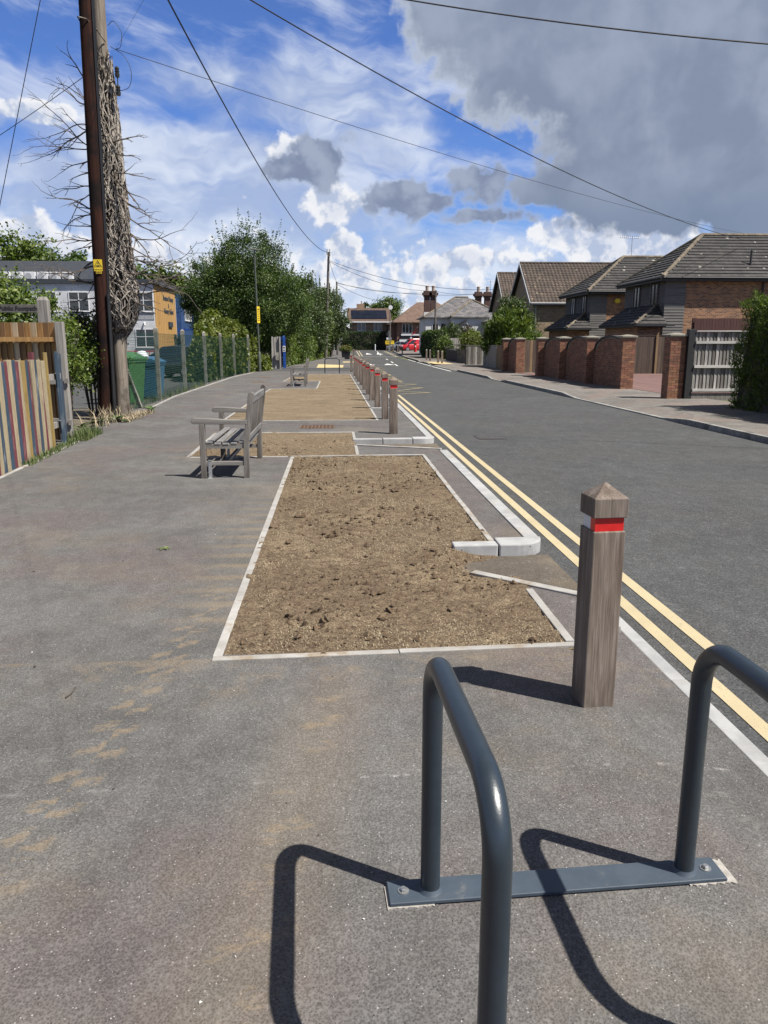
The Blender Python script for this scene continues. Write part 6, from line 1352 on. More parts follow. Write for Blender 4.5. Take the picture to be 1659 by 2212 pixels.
def archwall(p, q, label):
    """garden wall bay from p to q (x, y), its top an arch; road-side bricks laid singly"""
    p = Vector((p[0], p[1], .03)); q = Vector((q[0], q[1], .03)); d = q - p; L = d.length; u = d.normalized()
    t = thing('arched_wall', p, label, 'wall', rz=math.atan2(d.y, d.x))
    top = lambda s: 1.28 + .50 * math.sqrt(max(0, 1 - ((s - L / 2) / (L / 2)) ** 2))
    ss_ = np.linspace(0, L, 25)
    b = B(); b.ext([(0, -.006, -.1)] + [(s, -.006, top(s)) for s in ss_] + [(L, -.006, -.1)], (0, .2, 0)); b.build('core', M_MORTAR, t, local=True)
    n = int(1.8 / .075)
    for i in range(n):
        off = 0 if i % 2 == 0 else -.1125; x = off
        while x < L:
            xc = x + .1075; z = i * .075 + .01
            if .09 < xc < L - .09 and z + .06 < min(top(max(0.0, xc - .1)), top(min(L, xc + .1))): link('brick', BR_S, None, t, (xc, .038, z))
            x += .225
    for s0, s1 in zip(ss_, ss_[1:]):
        b = B(); b.bar((s0 + .004, .09, top(s0) + .035), (s1 - .004, .09, top(s1) + .035), .30, .07, (0, 0, 1)); b.build('capping_tile', M_DKTILE, t, local=True)
    return t
WX = 10.05
py_ = [26.6, 30.3, 33.9, 37.4]
lab = ['lit red brick gate pillar at the start of the three arched wall bays', 'brick pillar between the first two arched wall bays from the drive', 'brick pillar between the last two arched wall bays from the drive', 'brick pillar ending the three arched wall bays']
for y, l in zip(py_, lab): pillar(WX - .01 * (y - 26.6), y, l)
lab = ['arched brick wall bay next to the red paved drive', 'middle one of the three arched brick wall bays', 'arched brick wall bay farthest from the red paved drive']
for (a, c), l in zip(zip(py_, py_[1:]), lab): archwall((WX + .10 - .01 * (c - 26.6), c - .23), (WX + .10 - .01 * (a - 26.6), a + .23), l)
pillar(9.68, 21.9, 'brick gate pillar beside the weathered fence panel')
pillar(9.72, 41.0, 'brick pillar before the single farther arched wall bay'); pillar(9.72, 44.2, 'brick pillar between the arched bay and the pale fence')
archwall((9.80, 43.97), (9.80, 41.23), 'single arched brick wall bay beside the pale garden fence')
# near fence panel, black gate post, side gate
M_WB = [woodx('silver_fence_board', (0.20, 0.185, 0.165), (0.40, 0.38, 0.35), 'Z', .35), woodx('grey_fence_board', (0.085, 0.074, 0.062), (0.20, 0.18, 0.158), 'Z', .3)]
M_WRAIL = woodx('bleached_rail', (0.44, 0.42, 0.385), (0.60, 0.58, 0.54), 'X')
b = B(); b.box(9.92, 21.58, -.05, 10.12, 21.76, 1.98); b.top('gate_post', M_BLACK, (10.02, 21.67, 0), 'black painted gate post between brick pillar and fence panel', 'post', bevel=.006)
t = thing('fence_panel', (11.0, 21.6, 0), 'weathered silver fence panel with three pale rails beside the black post', 'fence')
x = 10.13; i = 0
while x < 12.6:
    b = B(); z1 = 1.90 + random.uniform(-.012, .012); b.add([(x, 21.60, .22), (x + .118, 21.625, .22), (x + .118, 21.635, .22), (x, 21.62, .22), (x, 21.60, z1), (x + .118, 21.625, z1), (x + .118, 21.635, z1), (x, 21.62, z1)], [[3, 2, 1, 0], [4, 5, 6, 7], [0, 1, 5, 4], [1, 2, 6, 5], [2, 3, 7, 6], [3, 0, 4, 7]])
    b.build('board', M_WB[(i * 5) % 3 == 1], t); x += .105; i += 1
for z, h in ((1.62, .075), (.95, .075), (.29, .075)):
    b = B(); b.box(10.13, 21.54, z - h / 2, 12.6, 21.598, z + h / 2); b.build('rail', M_WRAIL, t)
b = B(); b.box(10.13, 21.55, 1.915, 12.6, 21.66, 1.945); b.build('capping', M_WRAIL, t)
b = B(); b.box(10.13, 21.585, 0.0, 12.6, 21.615, .205); b.build('gravel_board', M_WB[1], t)
def boards(name, label, p, q, h, mats, z0=.03, bw=.115, face=1, rails=(.35, 1.4), cat='fence', posts=True, jit=.0, topbar=False, lean=0):
    """close-boarded fence from p to q, each board an object"""
    p = Vector((p[0], p[1], z0)); q = Vector((q[0], q[1], z0)); d = q - p; L = d.length; t = thing(name, p, label, cat, rz=math.atan2(d.y, d.x))
    n = int(L / bw); bm_ = B(); bm_.box(-bw / 2 + .002, -.011, 0, bw / 2 - .002, .011, h); meshes = []
    for m in mats:
        me = bm_.mesh('board'); me.materials.append(m); meshes.append(me)
    for i in range(n): link('board', meshes[(i * 7 + i // 3) % len(mats)], None, t, ((i + .5) * L / n, .004 * (i % 2), random.uniform(-jit, jit)))
    for z in rails: b = B(); b.box(0, .018, z - .04, L, .07, z + .04); b.build('rail', mats[0], t, local=True)
    if posts:
        for k in range(int(L / 2.4) + 2): b = B(); s = min(L, k * 2.4); b.box(s - .05, .072, -.05, s + .05, .17, h + .02); b.build('post', mats[0], t, local=True)
    if topbar: b = B(); b.box(0, -.03, h + .002, L, .04, h + .03); b.build('capping', mats[0], t, local=True)
    return t
M_DKB = [woodx('dark_brown_gate_board', (0.060, 0.040, 0.030), (0.105, 0.072, 0.053), 'Z', .2), woodx('brown_gate_board', (0.085, 0.056, 0.041), (0.13, 0.09, 0.066), 'Z', .2)]
M_PALE = [woodx('pale_fence_board', (0.27, 0.25, 0.21), (0.38, 0.355, 0.31), 'Z', .15)]
M_TANB = [woodx('tan_fence_board', (0.20, 0.125, 0.06), (0.29, 0.19, 0.10), 'Z', .15)]
g1_ = boards('side_gate', 'pair of dark brown boarded gates at the back of the red paved drive', (14.3, 39.4), (19.5, 39.4), 1.95, M_DKB, .02, .14, cat='gate', posts=False, topbar=True)
b = B(); b.box(16.38, 39.33, .0, 16.50, 39.38, 2.0); b.build('post', M_TANB[0], g1_)
boards('drive_fence', 'brown boarded fence across the drive between brick pillars', (9.9, 41.6), (13.0, 41.6), 1.72, [M_DKB[1], M_TANB[0]], .03, .13)
M_MAROON = [woodx('maroon_standin_board', (0.055, 0.020, 0.016), (0.085, 0.032, 0.025), 'Z', .1)]
boards('wall_standin', 'dark red boards standing in for a maroon brick wall below the gable', (16.75, 36.0), (21.5, 36.0), 2.72, M_MAROON, 0.0, .14)  # boards added in place of a dark maroon brick wall
boards('garden_fence', 'pale grey boarded fence beside the tan fence and pillar', (10.15, 53.4), (10.2, 49.3), 1.35, M_PALE, .03, .13)
boards('garden_fence', 'tan brown boarded fence next to the brick pillar', (10.2, 49.2), (10.05, 44.6), 1.38, M_TANB, .03, .13)
boards('lap_fence', 'grey lap panel with white post cap turned towards the road', (9.55, 57.0), (11.2, 57.0), 1.32, [M_WB[1], M_WB[0]], .03, .16)
boards('low_fence', 'low grey boarded fence behind the timber bollards', (10.35, 66.3), (10.28, 59.8), 1.05, [M_WB[1]], .03, .14)
boards('low_fence', 'low dark spiked fence further along from the timber bollards', (10.6, 74.8), (10.4, 66.6), .95, [M_DKTILE], .03, .16)
t = bpy.data.objects['low_fence.001'] if 'low_fence.001' in bpy.data.objects else None
for k in range(12):
    b = B(); yk = 66.9 + k * .65; b.add([(10.36, yk - .2, 1.0), (10.42, yk - .2, 1.0), (10.42, yk + .2, 1.0), (10.36, yk + .2, 1.0), (10.39, yk, 1.32)], [[0, 1, 4], [1, 2, 4], [2, 3, 4], [3, 0, 4]])
    o = b.build('spike', M_DKTILE, t, local=True); 
    if t: o.data.transform(Matrix.Rotation(-t.rotation_euler.z, 4, 'Z') @ Matrix.Translation(-t.location))
boards('yard_fence', 'grey boarded fence between the far hedges opposite', (11.4, 92), (11.3, 85.5), 1.3, [M_WB[1]], .03, .16)
boards('lattice_fence', 'pale horizontal lap fence panel beside the far rounded bush', (10.9, 78.5), (12.6, 78.5), 2.05, [M_WB[0]], .03, .2)

# roof tiles
def tilemat(name, c1, c2, spot=None, k=.05):
    m, x, bs, out = newmat(name)
    p = x.n('ShaderNodeNewGeometry').outputs['Position']; oi = x.n('ShaderNodeObjectInfo').outputs['Random']
    c = x.mix(x.ss(x.noise(p, 2.2, 5, .65), .35, .65), c1, c2)
    c = x.mix(.5, c, x.mix(x.noise(p, 22, 3, .7), (.5, .5, .5), (1.5, 1.5, 1.5)), 'MULTIPLY')
    if spot:
        v = x.voro(p, 2.1, 'F1'); vc = x.sep(x.voro(p, 2.1, 'F1', 'Color'))
        rad = x.m('MULTIPLY', vc[1], .26)
        sp_ = x.m('MULTIPLY', x.m('LESS_THAN', x.m('ADD', v, x.m('MULTIPLY', x.m('SUBTRACT', x.noise(p, 14, 3), .5), .16)), rad), x.m('GREATER_THAN', vc[0], .45))
        c = x.mix(x.m('MULTIPLY', sp_, .8), c, spot)
    hv = x.n('ShaderNodeHueSaturation'); x.link(c, hv.inputs['Color']); x.link(x.lin(oi, 0, 1, .80, 1.2), hv.inputs['Value'])
    x.link(hv.outputs[0], bs.inputs['Base Color']); bs.inputs['Roughness'].default_value = .85
    return m
M_TILE = tilemat('dark_grey_roof_tile', (0.030, 0.028, 0.027), (0.052, 0.048, 0.045), (0.40, 0.38, 0.33))
M_PANT = tilemat('brown_roof_tile', (0.050, 0.036, 0.028), (0.095, 0.068, 0.050), (0.30, 0.25, 0.17))
M_REDT = tilemat('weathered_red_tile', (0.090, 0.055, 0.038), (0.145, 0.090, 0.064))
M_HIPT = tilemat('lichened_ridge_tile', (0.12, 0.095, 0.065), (0.20, 0.16, 0.11))
M_SOFF = pm('black_fascia_board', (0.016, 0.016, 0.017), (0.026, 0.025, 0.025), 4, .6)
def flat_tile(tw, te):
    b = B(); b.add([(-tw / 2, -.02, .022), (tw / 2, -.02, .022), (tw / 2, te + .04, .0), (-tw / 2, te + .04, .0), (-tw / 2, -.02, .058), (tw / 2, -.02, .058), (tw / 2, te + .04, .006), (-tw / 2, te + .04, .006)],
                   [[3, 2, 1, 0], [4, 5, 6, 7], [0, 1, 5, 4], [1, 2, 6, 5], [2, 3, 7, 6], [3, 0, 4, 7]]); return b
def wave_tile(tw, te):
    b = B(); n = 7; vs = []
    for j, (v, z) in enumerate(((-.03, .036), (te + .04, .004))):
        for i in range(n):
            u = -tw / 2 + tw * i / (n - 1); vs.append((u, v, z + .028 * math.sin(2 * math.pi * i / (n - 1)) + .028))
    for i in range(n): vs.append((-tw / 2 + tw * i / (n - 1), -.03, .02 + .028 * math.sin(2 * math.pi * i / (n - 1)) + .01))
    b.add(vs, [[i, i + 1, n + i + 1, n + i] for i in range(n - 1)] + [[2 * n + i, 2 * n + i + 1, i + 1, i] for i in range(n - 1)]); return b
def rooftiles(parent, O, U, V, Lu, Lv, inside, tb, tw, te, mat, limit=260):
    O = Vector(O) - worldloc(parent); U = Vector(U).normalized(); V = Vector(V).normalized(); N = U.cross(V).normalized()
    if N.z < 0: U = -U; O = O - U * Lu; N = -N; flip = True
    else: flip = False
    M3 = Matrix((U, V, N)).transposed(); eu = M3.to_euler(); me = tb.mesh('tile'); me.materials.append(mat); wl = worldloc(parent)
    cells = []
    for j in range(int(Lv / te) + 1):
        for i in range(-1, int(Lu / tw) + 2):
            u = (i + .5 + (.5 if j % 2 and False else 0)) * tw; v = j * te
            uu = Lu - u if flip else u
            if inside(uu, v + te * .5): cells.append(O + U * u + V * v + N * .012)
    cells.sort(key=lambda c: (c + wl).length)
    for c in cells[:limit]: link('tile', me, None, parent, c, eu)
    if cells[limit:]:
        b = B()
        for c in cells[limit:]: b.add([M3 @ Vector(q) + c for q in tb.v], tb.f)
        o = b.build('tiles', mat, parent, local=True, fix=False); o['kind'] = 'stuff'
def ridge(parent, p, q, mat=None, r=.11, L=.42):
    p = Vector(p); q = Vector(q); d = q - p; n = max(1, int(d.length / L))
    for i in range(n):
        b = B(); a = p + d * (i / n); c = p + d * ((i + 1.03) / n); b.tube([a, c], [r, r * .93], 8); b.build('ridge_tile', mat or M_HIPT, parent, smooth=True)
M_BRKW = brickmat('orange_red_brickwork', (0.13, 0.048, 0.026), (0.42, 0.19, 0.080), (0.36, 0.29, 0.21))
M_BRKY = brickmat('buff_brickwork', (0.20, 0.14, 0.088), (0.36, 0.265, 0.165), (0.36, 0.31, 0.24))
M_BRKD = brickmat('dark_red_brickwork', (0.16, 0.075, 0.05), (0.23, 0.11, 0.07), (0.16, 0.13, 0.11))
M_BRKT = brickmat('tan_brickwork', (0.33, 0.205, 0.125), (0.40, 0.26, 0.165), (0.30, 0.24, 0.18))
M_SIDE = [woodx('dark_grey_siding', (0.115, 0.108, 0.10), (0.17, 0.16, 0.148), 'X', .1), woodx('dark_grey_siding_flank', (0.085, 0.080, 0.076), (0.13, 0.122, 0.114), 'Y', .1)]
M_BRF = pm('dark_brown_window_frame', (0.10, 0.085, 0.075), (0.14, 0.12, 0.105), 6, .5)
M_CURT = pm('window_glass_pale', (0.03, 0.035, 0.04), (0.09, 0.095, 0.10), .8, .08, space='World', spec=.7)
def brick_house(ox, oy, label, alarm=False, seed=0, xr=13.5):
    t = thing('brick_house', (17.4 + ox, 41.0 + oy, 0), label, 'house'); x0, y0 = 17.4 + ox, 41.0 + oy; D = 5.8; ze = 4.95
    b = B(); b.box(x0, y0, -.1, x0 + xr, y0 + D, ze); b.build('wall', M_BRKW, t)
    for i in range(33):                                   # horizontal siding on the corner
        z = .03 + i * .15
        if z + .14 > ze - .02: break
        b = B(); b.add([(x0 - .045, y0 - .04, z), (x0 + 1.05, y0 - .04, z), (x0 + 1.05, y0 - .003, z), (x0 - .045, y0 - .003, z), (x0 - .045, y0 - .022, z + .145), (x0 + 1.05, y0 - .022, z + .145), (x0 + 1.05, y0 - .003, z + .145), (x0 - .045, y0 - .003, z + .145)], [[3, 2, 1, 0], [4, 5, 6, 7], [0, 1, 5, 4], [1, 2, 6, 5], [2, 3, 7, 6], [3, 0, 4, 7]]); b.build('siding_board', M_SIDE[0], t)
        if z > 2.5:
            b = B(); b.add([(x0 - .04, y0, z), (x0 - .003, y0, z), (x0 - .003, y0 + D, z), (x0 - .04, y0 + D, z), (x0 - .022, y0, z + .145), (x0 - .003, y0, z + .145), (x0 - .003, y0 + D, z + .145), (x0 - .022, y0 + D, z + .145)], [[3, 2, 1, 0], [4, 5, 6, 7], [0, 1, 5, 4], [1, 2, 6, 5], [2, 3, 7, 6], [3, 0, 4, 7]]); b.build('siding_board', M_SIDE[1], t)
    for yw in (1.35, 3.85): window(t, (x0 - .045, y0 + yw, 4.08), .95, 1.3, 'X', 2, 0, .07, M_BRF, M_CURT)
    # hipped roof
    e = .38; ax = x0 + 3.05; rz_ = 7.42; ym = y0 + D / 2; half = D / 2 + e; rise_ = rz_ - ze
    A0, A1 = (x0 - e, y0 - e), (x0 - e, y0 + D + e)
    b = B(); xe = x0 + xr + .3
    vs = [(A0[0], A0[1], ze), (xe, A0[1], ze), (xe, A1[1], ze), (A1[0], A1[1], ze), (ax, ym, rz_), (xe, ym, rz_)]
    b.add(vs, [[0, 1, 5, 4], [2, 3, 4, 5], [3, 0, 4], [1, 2, 5], [3, 2, 1, 0]]); rf = b.build('roof', M_SOFF, t)
    sl = math.hypot(half, rise_); V = Vector((0, half, rise_)).normalized(); k = (ax - A0[0]) / sl
    rooftiles(rf, (A0[0], A0[1], ze), (1, 0, 0), V, xe - A0[0], sl, lambda u, v: v < sl and u > v * k and u < xe - A0[0], flat_tile(.33, .30), .335, .30, M_TILE, 200)
    sl2 = math.hypot(ax - A0[0], rise_); V2 = Vector((ax - A0[0], 0, rise_)).normalized(); k2 = half / sl2
    rooftiles(rf, (A0[0], A0[1], ze), (0, 1, 0), V2, 2 * half, sl2, lambda u, v: v < sl2 and v * k2 < u < 2 * half - v * k2, flat_tile(.33, .30), .335, .30, M_TILE, 90)
    ridge(rf, (A0[0], A0[1], ze + .03), (ax, ym, rz_ + .05)); ridge(rf, (ax, ym, rz_ + .05), (xe, ym, rz_ + .05)); ridge(rf, (A1[0], A1[1], ze + .03), (ax, ym, rz_ + .05))
    for (p, q) in (((A0[0] - .01, A0[1] - .02, ze - .09), (xe, A0[1] - .02, ze - .09)), ((A0[0] - .02, A0[1] - .03, ze - .09), (A0[0] - .02, A1[1], ze - .09))):
        b = B(); b.bar(p, q, .05, .20); b.build('fascia', M_SOFF, t)
        b = B(); pp, qq = Vector(p), Vector(q); o_ = Vector((0, -.07, .06)) if pp.y == qq.y else Vector((-.07, 0, .06)); b.tube([pp + o_, qq + o_], .055, 8); b.build('gutter', M_SOFF, t)
    b = B(); b.tube([(x0 + 5.2, y0 - .09, .1), (x0 + 5.2, y0 - .09, ze - .2)], .05, 8); b.build('drainpipe', M_SOFF, t)
    b = B(); b.tube([(x0 + 4.7, y0 + .5, ze + .5), (x0 + 4.7, y0 + .5, ze + 1.45)], .055, 10); b.build('flue', M_SOFF, rf)
    # porch with its own lean-to roof
    px0, px1, pz, pt = x0 - 1.7, x0 + .45, 2.55, 3.6; q0, q1 = y0 - .45, y0 + 5.3
    b = B(); b.box(x0 - 1.4, y0 + .05, -.1, x0 - .003, q1 - .3, pz - .05); b.build('porch_wall', M_BRKW, t)
    b = B(); wz = x0 - .046
    b.add([(px0, q0, pz), (px0, q1, pz), (wz, q1, pt), (wz, y0 + .9, pt), (wz, q0, pz), (px0, q0, pz - .12), (px0, q1, pz - .12), (wz, q1, pz - .12), (wz, q0, pz - .12)], [[0, 1, 2, 3], [0, 3, 4], [0, 5, 6, 1], [0, 4, 8, 5], [5, 8, 7, 6], [1, 6, 7, 2], [3, 2, 7, 8, 4]]); pr = b.build('porch_roof', M_SOFF, t)
    V3 = Vector((wz - px0, 0, pt - pz)); s3_ = V3.length; kk = (y0 + .9 - q0) / s3_
    rooftiles(pr, (px0, q0, pz), (0, 1, 0), V3, q1 - q0, s3_, lambda u, v: v < s3_ and v * kk < u < q1 - q0, flat_tile(.33, .30), .335, .30, M_TILE, 40)
    V4 = Vector((0, y0 + .9 - q0, pt - pz)); s4 = V4.length; k4 = (wz - px0) / s4
    rooftiles(pr, (px0, q0, pz), (1, 0, 0), V4, wz - px0, s4, lambda u, v: v < s4 and k4 * v < u < wz - px0, flat_tile(.33, .30), .335, .30, M_TILE, 30)
    ridge(pr, (px0, q0, pz + .03), (wz, y0 + .9, pt + .04), None, .09)
    b = B(); b.bar((px0 - .03, q0 - .03, pz - .03), (wz + .45, q0 - .03, pz - .03), .05, .10); b.build('fascia', M_SOFF, pr)
    if alarm:
        b = B(); c = (x0 + 1.75, y0 - .03, 4.35); b.ext([(c[0] + .2 * math.cos(a), c[1], c[2] + .17 * math.sin(a)) for a in np.linspace(0, 2 * math.pi, 7)[:-1]], (0, -.09, 0)); b.build('alarm_box', M_SIGNY, t)
        b = B(); ap = (x0 + 3.6, ym, rz_); b.tube([ap, (ap[0], ap[1], ap[2] + 1.45)], .022, 6); b.tube([(ap[0] - .9, ap[1], ap[2] + 1.38), (ap[0] + .55, ap[1], ap[2] + 1.30)], .014, 5)
        for k_ in range(10): b.tube([(ap[0] - .85 + k_ * .14, ap[1] - .22, ap[2] + 1.375 - k_ * .008), (ap[0] - .85 + k_ * .14, ap[1] + .22, ap[2] + 1.375 - k_ * .008)], .009, 4); b.tube([(ap[0] - .85 + k_ * .14, ap[1], ap[2] + 1.25), (ap[0] - .85 + k_ * .14, ap[1], ap[2] + 1.48)], .009, 4)
        b.build('aerial', M_STEEL, t)
    return t
brick_house(0, 0, 'brick house with dark hipped roof and grey siding beside the red paved drive')
brick_house(-.3, 11.2, 'similar brick house with a yellow alarm box and roof aerial', alarm=True, xr=11)
def gable_house(x0, x1, y0, y1, ze, zr, wall, tmat, label, lim=260, tw=.30, te=.33, wave=True, face=True):
    t = thing('gable_house', (x0, y0, 0), label, 'house'); ym = (y0 + y1) / 2
    b = B(); b.ext([(x0, y0, -.1), (x0, y1, -.1), (x0, y1, ze), (x0, ym, zr - .12), (x0, y0, ze)], (x1 - x0, 0, 0)); b.build('wall', wall, t)
    e = .35; half = (y1 - y0) / 2 + e; sl0 = (zr - ze) / ((y1 - y0) / 2); zl = ze - sl0 * e
    b = B()
    b.ext([(x0 - .3, y0 - e, zl), (x0 - .3, ym, zr), (x0 - .3, y1 + e, zl), (x0 - .3, y1 + e, zl - .1), (x0 - .3, ym, zr - .11), (x0 - .3, y0 - e, zl - .1)], (x1 - x0 + .6, 0, 0)); rf = b.build('roof', M_SOFF, t)
    V = Vector((0, half, zr - zl)); sl = V.length
    rooftiles(rf, (x0 - .3, y0 - e, zl), (1, 0, 0), V, x1 - x0 + .6, sl, lambda u, v: v < sl and 0 < u < x1 - x0 + .6, (wave_tile if wave else flat_tile)(tw, te), tw, te, tmat, lim)
    V = Vector((0, -half, zr - zl))
    ridge(rf, (x0 - .3, ym, zr + .05), (x1 + .3, ym, zr + .05), tmat)
    for s_ in (-1, 1):
        b = B(); b.bar((x0 - .34, ym, zr - .06), (x0 - .34, ym + s_ * half, zl - .06), .05, .18); b.build('bargeboard', M_GREYP, t)
    b = B(); b.bar((x0 - .3, y0 - e - .03, zl - .05), (x1 + .3, y0 - e - .03, zl - .05), .04, .15); b.build('fascia', M_GREYP, t)
    b = B(); b.tube([(x0 - .3, y0 - e - .09, zl), (x1 + .3, y0 - e - .09, zl)], .055, 8); b.build('gutter', M_GREYP, t)
    return t
gh_ = gable_house(15.7, 27.5, 62.2, 69.8, 4.95, 8.05, M_BRKY, M_PANT, 'buff brick house with a steep brown pantiled gable roof')
b = B(); b.tube([(15.9, 62.1, 0), (15.9, 62.1, 4.9)], .05, 8); b.build('drainpipe', M_GREYP, gh_)
gable_house(16.7, 27, 76.5, 83.5, 5.2, 8.45, M_BRKY, M_PANT, 'second steep brown gabled house beyond the buff brick house', lim=120)

# ------------------------------------------------------------------ planting across the road
hedge('conifer_hedge', [(10.75, 7.5), (10.75, 18.55)], 2.3, 2.6, 90000, .13, L_CON, 'tall bushy green conifer hedge beside the weathered fence panel', 71, bulge=.24, aspect=.16, roundtop=.22, out=.16, spray=True)
def conifer(name, x, y, rx, ry, h, n, size, mat, label, seed, z0=0.0):
    return shrub(name, x, y, rx, ry, h, n, size, mat, label, seed, stems=4, cat='bush', z0=z0, zlow=.04, clumps=90, cl=.22, inner=.5, aspect=.38 if mat is not L_CON else .2, spray=mat is L_CON)
conifer('golden_conifer', 11.75, 52.6, 1.85, 2.2, 3.7, 22000, .30, L_CON, 'big rounded yellow green conifer behind the tan and pale fences', 72)
conifer('silver_bush', 13.7, 60.5, 2.0, 1.6, 5.2, 9000, .19, L_GREY, 'tall grey green bush rising behind the golden conifer', 73)
conifer('garden_bush', 11.3, 64.5, 1.0, 2.4, 2.55, 6500, .17, L_IVY, 'bright yellow green bush above the low grey fence', 74)
conifer('rounded_bush', 10.95, 78.0, .85, 1.6, 2.25, 4500, .17, L_HEDGE, 'rounded green bush behind the spiked fence', 75)
hedge('roadside_hedge', [(10.9, 82), (10.9, 93)], 1.5, 2.9, 9000, .20, L_TREE, 'dark squared hedge beyond the rounded bush opposite', 76, bulge=.2)
conifer('flowering_bush', 12.6, 84.5, 1.5, 1.6, 3.6, 5000, .2, L_GREY, 'loose olive bush in front of the white house', 77)
conifer('purple_shrub', 14.2, 84.0, .8, .8, 3.5, 1300, .22, L_PURP, 'dark purple leaved shrub in front of the white house', 78)
# ------------------------------------------------------------------ far end: white house, shop, solar house, vans, poles, wires
M_WHITE = pm('white_painted_brick', (0.66, 0.66, 0.65), (0.74, 0.74, 0.73), 2, .85, .004, space='World', bscale=9, c3=(.58, .57, .55), s3=.6, k3=(.5, .7))
M_SLATE = brickmat('grey_slate_roof', (0.085, 0.086, 0.092), (0.20, 0.19, 0.185), (0.05, 0.05, 0.055), bw=.5, bh=.17, mort=.012)
M_CHIM = brickmat('sooty_chimney_brick', (0.085, 0.038, 0.030), (0.12, 0.055, 0.04), (0.06, 0.05, 0.045))
M_POT = pm('clay_pot', (0.36, 0.27, 0.21), (0.45, 0.35, 0.28), 6, .85)
M_DOORD = pm('black_door', (0.02, 0.02, 0.022), (0.03, 0.03, 0.032), 4, .5)
def chimney(parent, x, y, z0, z1, w_=.75, base=None):
    b = B(); b.box(x - w_ / 2, y - w_ / 2, z0, x + w_ / 2, y + w_ / 2, z1 - .9); b.box(x - w_ / 2 - .10, y - w_ / 2 - .10, z1 - .897, x + w_ / 2 + .10, y + w_ / 2 + .10, z1 - .72)
    b.box(x - w_ / 2 - .22, y - w_ / 2 - .22, z1 - .717, x + w_ / 2 + .22, y + w_ / 2 + .22, z1 - .42); b.box(x - w_ / 2 - .08, y - w_ / 2 - .08, z1 - .417, x + w_ / 2 + .08, y + w_ / 2 + .08, z1 - .2)
    o = b.build('chimney', M_CHIM, parent)
    b = B(); b.lathe([(.22, -.2), (.19, .15), (.24, .42), (.18, .46)], (x, y, z1), 12); b.build('chimney_pot', M_POT, o, smooth=True)
    if base:
        b = B(); b.box(x - w_ / 2 - .05, y - w_ / 2 - .05, z0, x + w_ / 2 + .05, y + w_ / 2 + .05, base); b.build('chimney_base', M_WHITE, o)
wh = thing('white_house', (15, 98, 0), 'white painted house with grey slate hipped roof and tall twin chimneys', 'house')
def hip(parent, x0, x1, y0, y1, ze, zr, inset, mat, name='roof', e=.35):
    b = B(); ym = (y0 + y1) / 2; xm = (x0 + x1) / 2
    vs = [(x0 - e, y0 - e, ze), (x1 + e, y0 - e, ze), (x1 + e, y1 + e, ze), (x0 - e, y1 + e, ze), (x0 + inset, ym, zr), (x1 - inset, ym, zr), (x0 - e, y0 - e, ze - .12), (x1 + e, y0 - e, ze - .12), (x1 + e, y1 + e, ze - .12), (x0 - e, y1 + e, ze - .12)]
    b.add(vs, [[0, 1, 5, 4], [1, 2, 5], [2, 3, 4, 5], [3, 0, 4], [0, 6, 7, 1], [1, 7, 8, 2], [2, 8, 9, 3], [3, 9, 6, 0], [9, 8, 7, 6]]); return b.build(name, mat, parent)
b = B(); b.box(11.4, 99, -.1, 21.5, 106.5, 4.75); b.box(14.4, 96.0, -.1, 20.6, 98.997, 4.70); b.build('wall', M_WHITE, wh)
r1 = hip(wh, 11.4, 21.5, 99, 106.5, 4.78, 7.4, 4.2, M_SLATE)
b = B(); e = .35
b.add([(14.05, 95.65, 4.72), (20.95, 95.65, 4.72), (20.95, 102.5, 4.72), (14.05, 102.5, 4.72), (17.2, 99.0, 6.9), (17.4, 102.6, 6.9), (14.05, 95.65, 4.6), (20.95, 95.65, 4.6)], [[0, 1, 4], [1, 2, 5, 4], [3, 0, 4, 5], [0, 6, 7, 1]]); r2 = b.build('front_roof', M_SLATE, wh)
ridge(r2, (14.05, 95.65, 4.75), (17.2, 99.0, 6.93), M_HIPT, .11, .6); ridge(r2, (20.95, 95.65, 4.75), (17.2, 99.0, 6.93), M_HIPT, .11, .6); ridge(r1, (11.05, 98.65, 4.8), (15.6, 102.75, 7.42), M_HIPT, .11, .6); ridge(r1, (15.6, 102.75, 7.42), (17.3, 102.75, 7.42), M_HIPT, .11, .6)
window(wh, (18.9, 96.0, 3.35), 1.2, 2.1, 'Y', 1, 0, .06, M_UPVC, M_PANE); window(wh, (12.6, 99, 3.3), .8, 1.3, 'Y', 1, 0); window(wh, (13.6, 99, 3.3), .5, 1.3, 'Y', 1, 0, .06, M_DOORD)
b = B(); b.add([(14.0, 94.9, 3.4), (15.9, 94.9, 4.35), (15.9, 95.997, 4.35), (14.0, 95.997, 3.4), (14.0, 94.9, 3.25), (15.9, 94.9, 4.2), (15.9, 95.997, 4.2), (14.0, 95.997, 3.25)], [[0, 1, 2, 3], [7, 6, 5, 4], [0, 4, 5, 1], [1, 5, 6, 2], [2, 6, 7, 3], [3, 7, 4, 0]]); b.build('porch_roof', M_SOFF, wh)
b = B(); b.tube([(16.0, 95.7, 4.0), (16.6, 95.7, 3.2), (16.9, 95.8, 2.4), (16.9, 95.85, .2)], .05, 6); b.build('drainpipe', M_GREYP, wh)
for x in (11.75, 12.55): chimney(wh, x, 101.0, 4.0, 8.25, .70, 5.45)
for x in (18.7, 19.9): chimney(wh, x, 103.0, 5.2, 8.3, .75)
b = B(); b.tube([(20.3, 103.2, 7.6), (20.3, 103.2, 9.6)], .03, 5); b.tube([(19.9, 103.2, 9.5), (20.8, 103.2, 9.5)], .025, 5); b.build('aerial', M_STEEL, wh)
gx = thing('side_cottage', (19, 92, 0), 'small pale gabled annex half hidden by bushes next to the white house', 'house')
